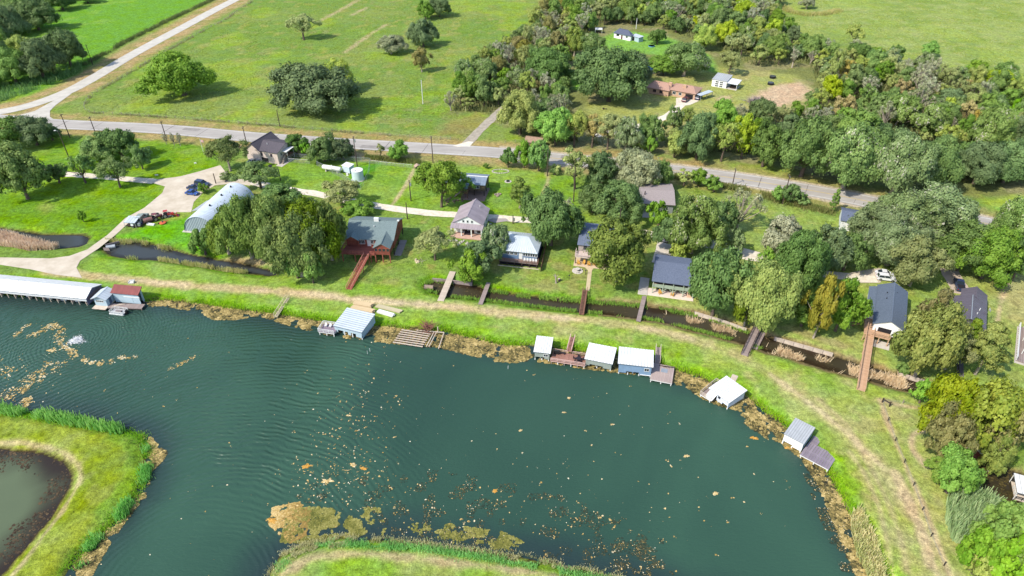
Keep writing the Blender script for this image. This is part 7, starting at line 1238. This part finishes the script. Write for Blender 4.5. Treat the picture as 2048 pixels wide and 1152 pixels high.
c = P(1016, 363); t = thing('fire_pit', 'small dark ring fire pit on the lawn right of the stilt house', 'fire pit', c); MB().tube([(0, 0, 0), (0, 0, .35), (0, 0, .36), (0, 0, .1)], [.6, .6, .45, .45], 14).build('ring', BLACKM, t); MB().tube([(0, 0, -.05), (0, 0, .06)], 1.2, 16).build('gravel_ring', CONCW, t)
def heap(name, px, label, cat, n, spread, m, hh=.5, part='stone', seed=1):
    c = P(*px); t = thing(name, label, cat, c); rr = random.Random(seed)
    for i in range(n):
        x, y = rr.gauss(0, spread), rr.gauss(0, spread*.6); s = rr.uniform(.2, .45); MB().prism([(x+s*math.cos(a)*rr.uniform(.7, 1.2), y+s*math.sin(a)*rr.uniform(.7, 1.2)) for a in np.linspace(0, 6.28, 7)[:-1]], -.05, rr.uniform(.25, hh)).build(part, m, t)
    return t
heap('stone_heap', (994, 391), 'heap of pale stones on the lawn in front of the stilt house', 'stones', 12, .7, mat('stones', (176, 156, 146), .9, .15, 2)); heap('stone_heap', (831, 524), 'round pale stone mound at the foot of the leaning tree', 'stones', 8, .5, mat('sandy_stone', (222, 206, 170), .9, .08, 2), .6, seed=4); heap('stone_heap', (905, 402), 'brown rubble under the tree beside the stilt house', 'stones', 12, 1.3, mat('brown_stone', (150, 126, 106), .9, .15, 2), seed=5)
c = P(1001, 343); t = thing('flower_bed', 'oval stone-edged bed of dead brown plants behind the stilt house', 'flower bed', c); 
for i in range(22): a = 2*math.pi*i/22; ubox('edge_stone', CONCW, t, (2.9*math.cos(a), 1.5*math.sin(a), .08), (.6, .3, .25), (0, 0, a+math.pi/2))
c = P(835, 336); t = thing('well_shed', 'tiny brown-roofed well cover beside the bare garden strip', 'well cover', c, R(25)); gable(t, -.9, .9, -.7, .7, -.05, .8, 1.25, 'v', W_BROWN, mat('tan_board_roof', (190, 164, 146), .9, .1, 2), .2, 0, .2)
for px, lab in (((1545, 156), 'dark round cattle feeder farther back in the clearing'), ((1541, 169), 'dark round cattle feeder nearer the bare earth patch')): c = P(*px); t = thing('cattle_feeder', lab, 'feeder', c); MB().tube([(0, 0, 0), (0, 0, .9), (0, 0, .9), (0, 0, .3)], [1.4, 1.4, 1.2, 1.2], 16).build('ring', BLACKM, t); MB().tube([(0, 0, .95), (0, 0, 1.0)], 1.42, 16).build('rim', DGR, t)
c = P(1303, 93); t = thing('paddling_pool', 'small round blue pool on the far glade', 'pool', c); MB().tube([(0, 0, 0), (0, 0, .5), (0, 0, .5), (0, 0, .3)], [1.7, 1.7, 1.6, 1.6], 20).build('wall', mat('pool_blue', (96, 150, 180), .5, .05, 1), t); MB().tube([(0, 0, .28), (0, 0, .32)], 1.6, 20).build('water', mat('pool_water', (120, 190, 200), .1, .03, 1), t)
c = P(1210, 220); t = thing('old_plough', 'small dark old implement standing on the brick house lawn', 'implement', c); MB().bar((-1, 0, .5), (1, .2, .7), .15).build('beam', DARKW, t); MB().tube([(-.6, .3, .45), (-.6, .42, .45)], .45, 12).build('wheel', DARKW, t); MB().bar((.4, 0, .6), (.7, 0, 0), .12).build('share', DGR, t)
def sticks(name, px, label, cat, n, spread, hh, m, seed=3, part='branch'):
    c = P(*px); t = thing(name, label, cat, c); rr = random.Random(seed); b = MB()
    for i in range(n):
        a = rr.uniform(0, 6.28); x, y = rr.gauss(0, spread), rr.gauss(0, spread); L_ = rr.uniform(1.2, 3.); e = rr.uniform(.05, .9); z = max(.05, rr.uniform(0, hh)*math.exp(-(x*x+y*y)/(2*spread**2)))
        b.tube([(x, y, z), (x+L_*math.cos(a)*math.cos(e), y+L_*math.sin(a)*math.cos(e), z+L_*math.sin(e)*.8)], [.07, .02], 4, False)
    o = b.build(part, m, t); o['kind'] = 'stuff'; return t
GRB = mat('grey_brush', (150, 138, 138), .95, .15, 2); sticks('brush_pile', (1512, 206), 'tall grey brush pile at the edge of the bare earth patch', 'brush pile', 320, 1.7, 2.6, GRB); sticks('brush_pile', (855, 656), 'reddish twig pile on the bank behind the bare dock frame', 'brush pile', 90, .6, 1.0, mat('red_brush', (150, 104, 90), .95, .15, 2), 5); sticks('fallen_log', (842, 522), 'pale fallen trunk at the base of the leaning tree', 'log', 7, .3, .3, BARKP, 6)
# ---------------------------------------------------------------- reeds, weeds, algae: what nobody could count
def blades(name, pts, hh, m, seed=1, width=.07, lean=.35, parent=None, z=None, var=.45):
    rg = np.random.default_rng(seed); n = len(pts); zz = np.array([max(WL-.1, ground_z(x, y)) for x, y in pts]) if z is None else np.full(n, z)
    h = hh*rg.uniform(1-var, 1+var, n); a = rg.uniform(0, 2*math.pi, n); b = rg.uniform(0, 2*math.pi, n); w = width*rg.uniform(.6, 1.4, n)
    base = np.stack([pts[:, 0], pts[:, 1], zz-.05], 1); side = np.stack([np.cos(a), np.sin(a), np.zeros(n)], 1)*w[:, None]; tip = base+np.stack([np.cos(b)*lean*h*rg.uniform(.2, 1, n), np.sin(b)*lean*h*rg.uniform(.2, 1, n), h], 1)
    V = np.stack([base-side, base+side, tip+side*.35, tip-side*.35], 1).reshape(-1, 3); tt = np.clip(rg.uniform(0, 1, n)*.7+.5*(vnoise(pts[:, 0], pts[:, 1], 2.2, seed)-.3), 0, 1)
    o = link(name, npmesh(name, V, 4, np.arange(len(V)), m, attrs={'tint': ('FLOAT', 'FACE', tt)}), None, parent); o['kind'] = 'stuff'; return o
def along(line, half, n, seed=1, thr=0., sc=3.):
    rg = np.random.default_rng(seed); w = dense(line, .25); k = rg.integers(0, len(w), n); p = w[k]+rg.normal(0, half, (n, 2)); return p[vnoise(p[:, 0], p[:, 1], sc, seed) > thr]
def inpoly(poly, n, seed=1, thr=0., sc=3.):
    rg = np.random.default_rng(seed); w = np.asarray(poly); p = rg.uniform(w.min(0), w.max(0), (n, 2)); p = p[inside(p[:, 0], p[:, 1], w)]; return p[vnoise(p[:, 0], p[:, 1], sc, seed) > thr]
RG_GREEN = leaf_mat('reed_green', (110, 184, 60), (170, 220, 110), tr=.45); RG_TAN = leaf_mat('reed_tan', (196, 168, 130), (236, 212, 176), tr=.4); RG_MIX = leaf_mat('reed_mixed', (160, 176, 80), (230, 214, 150), tr=.4); RG_WEED = leaf_mat('weed_dull', (134, 138, 78), (186, 174, 116), tr=.4); RG_GRASS = leaf_mat('rank_grass', (122, 178, 36), (176, 208, 66), tr=.45); RG_BLUE = leaf_mat('reed_bluegreen', (140, 180, 106), (200, 220, 150), tr=.45)
tagS = lambda o, l, c: tag(o, l, c, kind='stuff')
tagS(blades('green_reeds', np.vstack([along(W2([(-60, 803), (0, 816), (44, 824)]), .5, 1300, 1), along(W2([(78, 826), (130, 836), (180, 846), (238, 858)]), .55, 2600, 2)]), 1.6, RG_GREEN, 1, .14, .35), 'tall bright green reeds on the left peninsula edge', 'reeds')
tagS(blades('green_reeds', np.vstack([along(W2([(296, 890), (292, 935), (285, 960)]), .5, 900, 3, .3), along(W2([(255, 1000), (238, 1030)]), .5, 900, 4), along(W2([(190, 1075), (150, 1125)]), .6, 900, 5, .3)]), 1.2, RG_GREEN, 2, .08), 'reed tufts down the right shore of the left peninsula', 'reeds')
tagS(blades('dry_reeds', np.vstack([inpoly(W2([(-100, 458), (0, 462), (60, 478), (118, 494), (110, 502), (60, 505), (0, 492), (-100, 485)], -.5), 26000, 6)]), 1.5, RG_TAN, 3, .1, .4), 'pale dry reed bed filling the western canal', 'reeds')
tagS(blades('dry_reeds', np.vstack([along(W2([(1545, 700), (1620, 722), (1700, 742), (1785, 765)], WL), 1.0, 4000, 7, .58, 2.8), along(W2([(1330, 634), (1400, 648), (1470, 668)], WL), .6, 1500, 8, .62), along(W2([(1780, 760), (1800, 770)], WL), .8, 1500, 9)]), 1.0, RG_TAN, 4, .09, .9), 'tan dry reeds choking the canal between the footbridge and long ramp', 'reeds')
tagS(blades('canal_weeds', np.vstack([along(np.array(CANAL_E[:14]), .4, 5000, 10, .3), along(np.array(CANAL_E[-12:]), .4, 4000, 11, .4)]), .7, RG_GRASS, 5, .08, .4), 'rank green weeds along the canal banks', 'weeds')
tagS(blades('canal_weeds', np.vstack([along(W2([(250, 517), (330, 524), (400, 535), (480, 547), (545, 554)], WL), .4, 3000, 12, .64, 3), along(W2([(215, 485), (290, 487), (340, 500)], WL), .4, 1500, 13, .4)]), 1.1, RG_MIX, 6, .08, .4), 'mixed weeds edging the canal below the quonset hut', 'weeds')
sh = W2(SHORE_FAR[2:-1], WL); tagS(blades('shore_grass', np.vstack([along(offset(dense(sh, 1.), .9), .5, 15000, 14, .25, 4), along(offset(dense(sh, 1.), .2), .35, 6000, 15, .35, 3)]), .5, RG_GRASS, 7, .07, .5), 'rank bright grass fringe on the far pond shore', 'grass')
tagS(blades('shore_grass', along(W2(SHORE_LEFT[2:-1], WL), .7, 9000, 16, .3), .45, RG_GRASS, 8, .06, .5), 'grass fringe round the left peninsula', 'grass')
tagS(blades('spit_weeds', np.vstack([along(W2(SHORE_BOT[3:-2], WL), .5, 7000, 17, .35, 2), along(W2([(545, 1150), (570, 1112), (620, 1094), (690, 1086)]), .4, 1500, 18, .3)]), .4, leaf_mat('spit_weed', (196, 196, 116), (240, 224, 168), tr=.5), 9, .06, .8), 'mixed dry weeds fringing the bottom spit', 'weeds'); tagS(blades('spit_grass', along(offset(dense(W2(SHORE_BOT[3:-2], WL), 1), 1.3), .6, 8000, 19, .3, 3), .5, RG_GREEN, 10, .05, .5), 'green grass strip behind the spit weeds', 'grass')
tagS(blades('bank_reeds', inpoly(W2([(1702, 1025), (1720, 1015), (1745, 1060), (1768, 1120), (1775, 1165), (1745, 1160), (1715, 1100)]), 4500, 20), 1.2, RG_MIX, 11, .12, .5), 'buff reed clump on the lower right shore', 'reeds')
tagS(blades('pampas_grass', np.vstack([inpoly(W2([(1893, 1000), (1945, 985), (1995, 1005), (2000, 1050), (1960, 1100), (1905, 1085), (1890, 1045)]), 4500, 21)]), 2.4, RG_BLUE, 12, .13, .4), 'tall feathery blue-green cane stand beside the cove', 'grass')
tagS(blades('fence_weeds', np.vstack([along(W2(FENCE_S), .6, 3000, 22, .5, 4), along(W2(FENCE_H), .6, 3000, 23, .5, 4)]), .6, RG_WEED, 13, .1, .5), 'dull weeds growing along the field fences', 'weeds')
tagS(blades('verge_scrub', np.vstack([along(W2([(170, 130), (250, 85), (340, 40), (430, -2)]), .9, 4500, 24, .2, 5)]), 1.2, leaf_mat('scrub_dark', (78, 100, 48), (120, 132, 70)), 14, .12, .5), 'dark scrub hedge on the meadow side of the side road', 'scrub')
tagS(blades('corner_scrub', np.vstack([inpoly(W2([(-60, 225), (-60, 170), (40, 165), (100, 140), (165, 125), (165, 145), (110, 165), (60, 185), (0, 205)]), 9000, 25, .2, 6)]), 1.6, leaf_mat('scrub_green', (78, 132, 46), (124, 168, 72)), 15, .16, .6), 'rank green scrub in front of the west wood', 'scrub')
tagS(blades('hedge_scrub', np.vstack([along(W2([(1330, 350), (1400, 365), (1480, 380), (1560, 402), (1660, 425)]), 1.0, 6000, 26, .25, 5), along(W2([(690, 312), (760, 318), (840, 326)]), .8, 2500, 27, .3, 5)]), 1.1, leaf_mat('scrub_hedge', (106, 132, 58), (156, 150, 96)), 16, .12, .55), 'scrubby growth along the near side of the highway', 'scrub')
und = []
for poly, where, sp, kinds in REG[:5]:
    p = inpoly(W2(poly), 60000, 28, .3, 7); 
    for c in CLEAR: p = p[~inside(p[:, 0], p[:, 1], c)]
    q = np.array([proj((x, y, 0)) for x, y in p[:9000]]); und.append(p[:9000][(q[:, 0] > -40) & (q[:, 0] < 2100) & (q[:, 1] > -40)])
tagS(blades('undergrowth', np.vstack(und), 1.6, leaf_mat('undergrowth', (92, 108, 54), (148, 146, 92)), 17, .28, .7), 'low tangled undergrowth between the trees of the wood', 'undergrowth')
tagS(blades('meadow_tufts', np.vstack([inpoly(W2([(190, 222), (250, 165), (380, 90), (520, 10), (900, -10), (1060, 20), (960, 110), (900, 210), (940, 265), (760, 262)]), 26000, 29, .45, 9), inpoly(W2([(1580, 60), (1560, 0), (2060, -5), (2060, 160), (1900, 140), (1700, 100)]), 22000, 30, .45, 8)]), .35, leaf_mat('tuft', (120, 140, 62), (168, 168, 96)), 18, .2, .6), 'coarse grass tufts of the big field and far meadow', 'grass')

tagS(blades('tall_grass_ring', along(W2([(1572, 16), (1578, 24), (1610, 31), (1650, 29), (1678, 22)]), 1.2, 3500, 31), 1.4, RG_MIX, 19, .14, .4), 'crescent of tall pale grass round the lone meadow bush', 'grass')
# floating algae: irregular flakes lying on the water
def flake_mat(name, stops):
    m, nt, b = nodes(name); L = nt.links.new; at = N(nt, "ShaderNodeAttribute", attribute_name='tint'); cr = N(nt, "ShaderNodeValToRGB"); e = cr.color_ramp.elements
    e[0].position = 0; e[0].color = (*alb(stops[0]), 1); e[1].position = 1; e[1].color = (*alb(stops[-1]), 1)
    for i, s in enumerate(stops[1:-1]): k = e.new((i+1)/(len(stops)-1)); k.color = (*alb(s), 1)
    L(at.outputs['Fac'], cr.inputs[0]); L(cr.outputs[0], b.inputs['Base Color']); b.inputs['Roughness'].default_value = .8; b.inputs['Specular IOR Level'].default_value = .2; return m
ALG = flake_mat('algae_mat', ((52, 52, 36), (100, 92, 54), (146, 130, 78), (178, 156, 98), (208, 184, 124))); ALGF = flake_mat('algae_float', ((150, 124, 66), (196, 164, 96), (222, 196, 140), (232, 224, 196))); ALGO = flake_mat('algae_orange', ((170, 120, 44), (206, 152, 64), (226, 184, 104))); WEED = flake_mat('sunken_weed', ((40, 60, 50), (48, 60, 48), (62, 64, 46), (92, 86, 54))); ALGG = flake_mat('algae_green', ((96, 100, 44), (132, 130, 62), (164, 158, 92)))
def flakes(name, pts, r0, r1, m, seed=1, zlo=.01, zhi=.05, tint=None, parent=None, loc=(0, 0, 0)):
    rg = np.random.default_rng(seed); n = len(pts); k = 6; r = r0*(r1/r0)**rg.uniform(0, 1, n)**1.3; ang = np.linspace(0, 2*math.pi, k, endpoint=False)[None]+rg.uniform(0, 6, n)[:, None]; rr = r[:, None]*rg.uniform(.45, 1.25, (n, k)); el = rg.uniform(.6, 1.2, n)[:, None]
    z = rg.uniform(zlo, zhi, n)[:, None]+rg.normal(0, .03, (n, k)); V = np.stack([pts[:, :1]+rr*np.cos(ang), pts[:, 1:2]+rr*np.sin(ang)*el, WL+np.maximum(z, .006)], 2).reshape(-1, 3)
    tt = np.clip(rg.normal(.5, .26, n)+.7*(vnoise(pts[:, 0], pts[:, 1], 1.3, seed)-.5), 0, 1) if tint is None else tint
    o = link(name, npmesh(name, V-np.array(loc), k, np.arange(len(V)), m, attrs={'tint': ('FLOAT', 'FACE', tt)}), None, parent, loc if any(loc) else None); o['kind'] = 'stuff'; return o
OUT_FAR = [(300, 612), (330, 612), (400, 626), (430, 640), (470, 640), (520, 632), (560, 646), (620, 662), (680, 675), (740, 682), (800, 690), (880, 698), (930, 712), (980, 728), (1010, 738), (1040, 732), (1062, 724), (1110, 728), (1200, 745), (1300, 752), (1345, 765), (1380, 780), (1420, 808), (1455, 822), (1500, 862), (1530, 880), (1560, 890), (1600, 915), (1640, 975), (1665, 1040), (1690, 1100), (1720, 1170)]
band = np.vstack([W2(SHORE_FAR[4:-1], WL), W2(OUT_FAR[::-1], WL)])
pts = inpoly(band, 420000, 40); d = sdist(pts[:, 0], pts[:, 1], POND); keep = (-d < 6) & (fbm(pts[:, 0], pts[:, 1], 3.2, 5, 3) > .29+.12*np.clip(-d/6, 0, 1)); pts = pts[keep]
tagS(flakes('algae_mat', pts, .12, .5, ALG, 41), 'olive-brown floating algae mat along the far and right pond shore', 'algae')
bandL = np.vstack([W2([(275, 872), (297, 905), (290, 950), (268, 1000), (232, 1040), (192, 1080), (155, 1120), (130, 1155)], WL), W2([(180, 1155), (215, 1095), (245, 1050), (272, 1015), (298, 990), (300, 945), (322, 925), (335, 905), (318, 895), (300, 872)], WL)])
p2 = inpoly(bandL, 30000, 42); p2 = p2[fbm(p2[:, 0], p2[:, 1], 2.2, 6, 3) > .42]; tagS(flakes('algae_mat', p2, .1, .4, ALG, 43), 'tan algae fringe off the left peninsula', 'algae')
p3 = np.vstack([inpoly(W2([(560, 1085), (575, 1020), (640, 1012), (680, 1025), (720, 1040), (740, 1075), (690, 1075), (620, 1088)], WL), 9000, 44), inpoly(W2([(640, 1075), (660, 1015), (760, 1015), (775, 1060), (760, 1078)], WL), 4000, 45, .45, 1.5)]); p3 = p3[fbm(p3[:, 0], p3[:, 1], 1.4, 9, 3) > .43]; tagS(flakes('algae_mat', p3, .08, .3, ALGG, 46), 'olive algae raft against the tip of the bottom spit', 'algae')
p4 = inpoly(W2([(540, 1052), (545, 1015), (600, 1004), (622, 1022), (610, 1075), (580, 1085)], WL), 5000, 47); p4 = p4[fbm(p4[:, 0], p4[:, 1], 1.2, 19, 3) > .36]; tt = np.clip(.75-.02*(p4[:, 0]-P(545, 1040).x)*8+np.random.default_rng(2).normal(0, .3, len(p4)), 0, 1); tagS(flakes('algae_raft', p4, .1, .35, ALGF, 48, tint=tt*.62), 'large pale tan algae raft at the tip of the bottom spit', 'algae')
p5 = np.vstack([inpoly(W2([(830, 1060), (900, 1048), (1010, 1065), (1050, 1085), (1000, 1095), (900, 1072)], WL), 5000, 49, .5, 1.6), along(W2([(830, 1055), (900, 1070), (960, 1085), (1030, 1093)], WL), .5, 1500, 50, .35, 1.5)]); tagS(flakes('algae_mat', p5, .08, .32, ALGG, 51), 'yellow-green algae streak off the bottom spit', 'algae')
p6 = np.vstack([inpoly(W2([(560, 1000), (660, 950), (800, 930), (1000, 960), (1200, 1010), (1330, 1080), (1300, 1160), (1200, 1140), (1000, 1098), (780, 1070), (740, 1020)], WL), 30000, 52, .56, 1.9), inpoly(W2([(1200, 1090), (1290, 1080), (1350, 1150), (1250, 1150)], WL), 3000, 53, .5, 1.5), inpoly(W2([(1600, 930), (1660, 960), (1700, 1080), (1740, 1160), (1690, 1160), (1640, 1040)], WL), 6000, 60, .5, 1.6)]); tagS(flakes('sunken_weed', p6, .05, .2, WEED, 54, .006, .02), 'dark waterweed just breaking the surface over the shallows', 'waterweed')
sel = p6[np.random.default_rng(5).uniform(0, 1, len(p6)) < .18]; tagS(flakes('weed_tips', sel+.05, .04, .16, ALGF, 55, .02, .05), 'pale weed tips among the dark waterweed', 'waterweed')
# scattered flecks, scum lines round the aerator
rs = np.random.default_rng(61); sp_ = []
for cx, cy, sx, sy, n in ((700, 870, 60, 70, 190), (690, 945, 40, 30, 120), (740, 800, 50, 60, 110), (1000, 880, 250, 90, 60), (1250, 900, 230, 110, 60), (620, 960, 40, 25, 60), (300, 800, 150, 120, 60), (1450, 960, 150, 90, 30), (400, 950, 160, 120, 25), (840, 1000, 140, 40, 110), (1120, 1040, 120, 40, 90)):
    for i in range(int(n*1.1)): x, y = rs.normal(cx, sx), rs.normal(cy, sy); sp_.append(P(x, y, WL)[:2])
sp_ = np.array(sp_); sp_ = sp_[sdist(sp_[:, 0], sp_[:, 1], POND) < -1.2]; k_ = rs.uniform(0, 1, len(sp_)) < .16; sp_ = np.vstack([sp_]+[sp_[k_]+rs.normal(0, .18, (int(k_.sum()), 2)) for _ in range(3)]); tagS(flakes('algae_flecks', sp_, .04, .22, ALGF, 62), 'small pale algae flecks scattered across the open pond', 'algae')
ln = np.vstack([along(W2([(60, 672), (80, 662), (105, 650), (118, 652), (120, 672), (124, 690)], WL), .65, 700, 63, .4, .9), along(W2([(130, 690), (145, 705), (170, 722), (200, 728), (240, 716), (272, 712)], WL), .42, 900, 64, .38, .8), along(W2([(125, 700), (105, 730), (70, 760), (40, 785), (0, 790)], WL), 1.6, 900, 65, .5, 1.4), along(W2([(30, 672), (55, 650)], WL), .4, 120, 66, .3, 1), along(W2([(40, 800), (58, 795), (50, 815)], WL), .5, 300, 67, .3, 1), along(W2([(335, 738), (380, 720), (395, 712)], WL), .4, 160, 68, .4, 1), along(W2([(0, 730), (30, 760), (60, 800)], WL), 2.2, 700, 69, .55, 1.5)])
tagS(flakes('algae_scum', ln, .06, .28, ALGF, 70), 'tan scum lines drifting round the aerator', 'algae')
for i, (x, y, r_, m_, lab) in enumerate(((612, 933, 1.1, ALGO, 'bright orange algae clump alone at the rippled water edge'), (655, 962, 1.2, ALGF, 'long tan algae clump right of the orange one'), (697, 831, .6, ALGF, 'tan algae clump, uppermost of the loose ones off the middle bank'), (727, 937, .8, ALGO, 'orange-tan algae clump among the pale flecks'), (706, 930, .9, ALGF, 'pale ragged algae clump left of the orange-tan one'), (990, 982, .7, ALGO, 'small orange algae clump in the open lower pond'), (1431, 987, .75, ALGF, 'pale rosette algae clump alone at the lower right of open water'), (1373, 912, .7, ALGF, 'brownish algae rosette alone in the right of the pond'), (1580, 895, 1.1, ALGO, 'orange algae patch against the grey-roofed boathouse'), (1508, 876, .9, ALGO, 'tan-orange algae lobe on the edge of the right mat'), (545, 1042, 1.3, ALGO, 'orange corner of the raft at the spit tip'), (1138, 796, .55, ALGF, 'thin pale algae sliver below the red-brown deck'), (1041, 861, .5, ALGF, 'flat pale algae clump in the middle of the pond'), (1225, 849, .5, ALGF, 'small pale algae clump right of the pond middle'), (1128, 825, .5, ALGF, 'crooked pale algae clump below the thin sliver'), (102, 701, 1.1, ALGF, 'compact tan algae clump left of the aerator'))):
    c = P(x, y, WL); g = random.Random(80+i); n = 44; b_ = MB(); out = [r_*(.6+.14*math.sin(2*k*6.283/n+i)+.12*math.sin(5*k*6.283/n+2*i)+g.uniform(-.16, .16)) for k in range(n)]
    b_.v = [(0, 0, .07)]+[(q*out[k]*math.cos(k*6.283/n)*1.25, q*out[k]*math.sin(k*6.283/n)*.8, z+g.uniform(-.03, .03)) for q, z in ((.4, .07), (.75, .06), (1, .02)) for k in range(n)]
    b_.f = [(0, 1+k, 1+(k+1) % n) for k in range(n)]+[(1+j*n+k, 1+(j+1)*n+k, 1+(j+1)*n+(k+1) % n, 1+j*n+(k+1) % n) for j in range(2) for k in range(n)]
    o = b_.build('algae_clump', m_, None, (c.x, c.y, WL)); at = o.data.attributes.new('tint', 'FLOAT', 'FACE'); at.data.foreach_set('value', [g.uniform(0, 1) for _ in o.data.polygons]); tag(o, lab, 'algae', 'floating algae clumps', 'thing')
# dark weed of the inner pond and cove
p7 = inpoly(INNER, 14000, 71); d = sdist(p7[:, 0], p7[:, 1], INNER); p7 = p7[(-d < 4.5+3*(vnoise(p7[:, 0], p7[:, 1], 5, 3)-.3)) & (vnoise(p7[:, 0], p7[:, 1], 1.8, 72) > .35)]; tagS(flakes('pond_weed', p7, .08, .35, flake_mat('brown_weed', ((52, 42, 32), (74, 60, 44), (104, 86, 62))), 73, .004, .02), 'brown weed in the shallows of the small inner pond', 'waterweed')
p8 = inpoly(CANAL_SE, 6000, 74, .4, 1.6); tagS(flakes('cove_weed', p8, .08, .35, flake_mat('cove_weed', ((48, 44, 24), (74, 66, 34), (98, 86, 46))), 75, .004, .02), 'olive weed on the dark cove water', 'waterweed')
p9 = inpoly(CANAL_E, 12000, 76, .55, 1.8); tagS(flakes('canal_weed', p9, .08, .3, flake_mat('canal_weed', ((52, 46, 30), (84, 72, 46), (120, 104, 70))), 77, .004, .02), 'brown weed clotting the footbridge canal', 'waterweed')
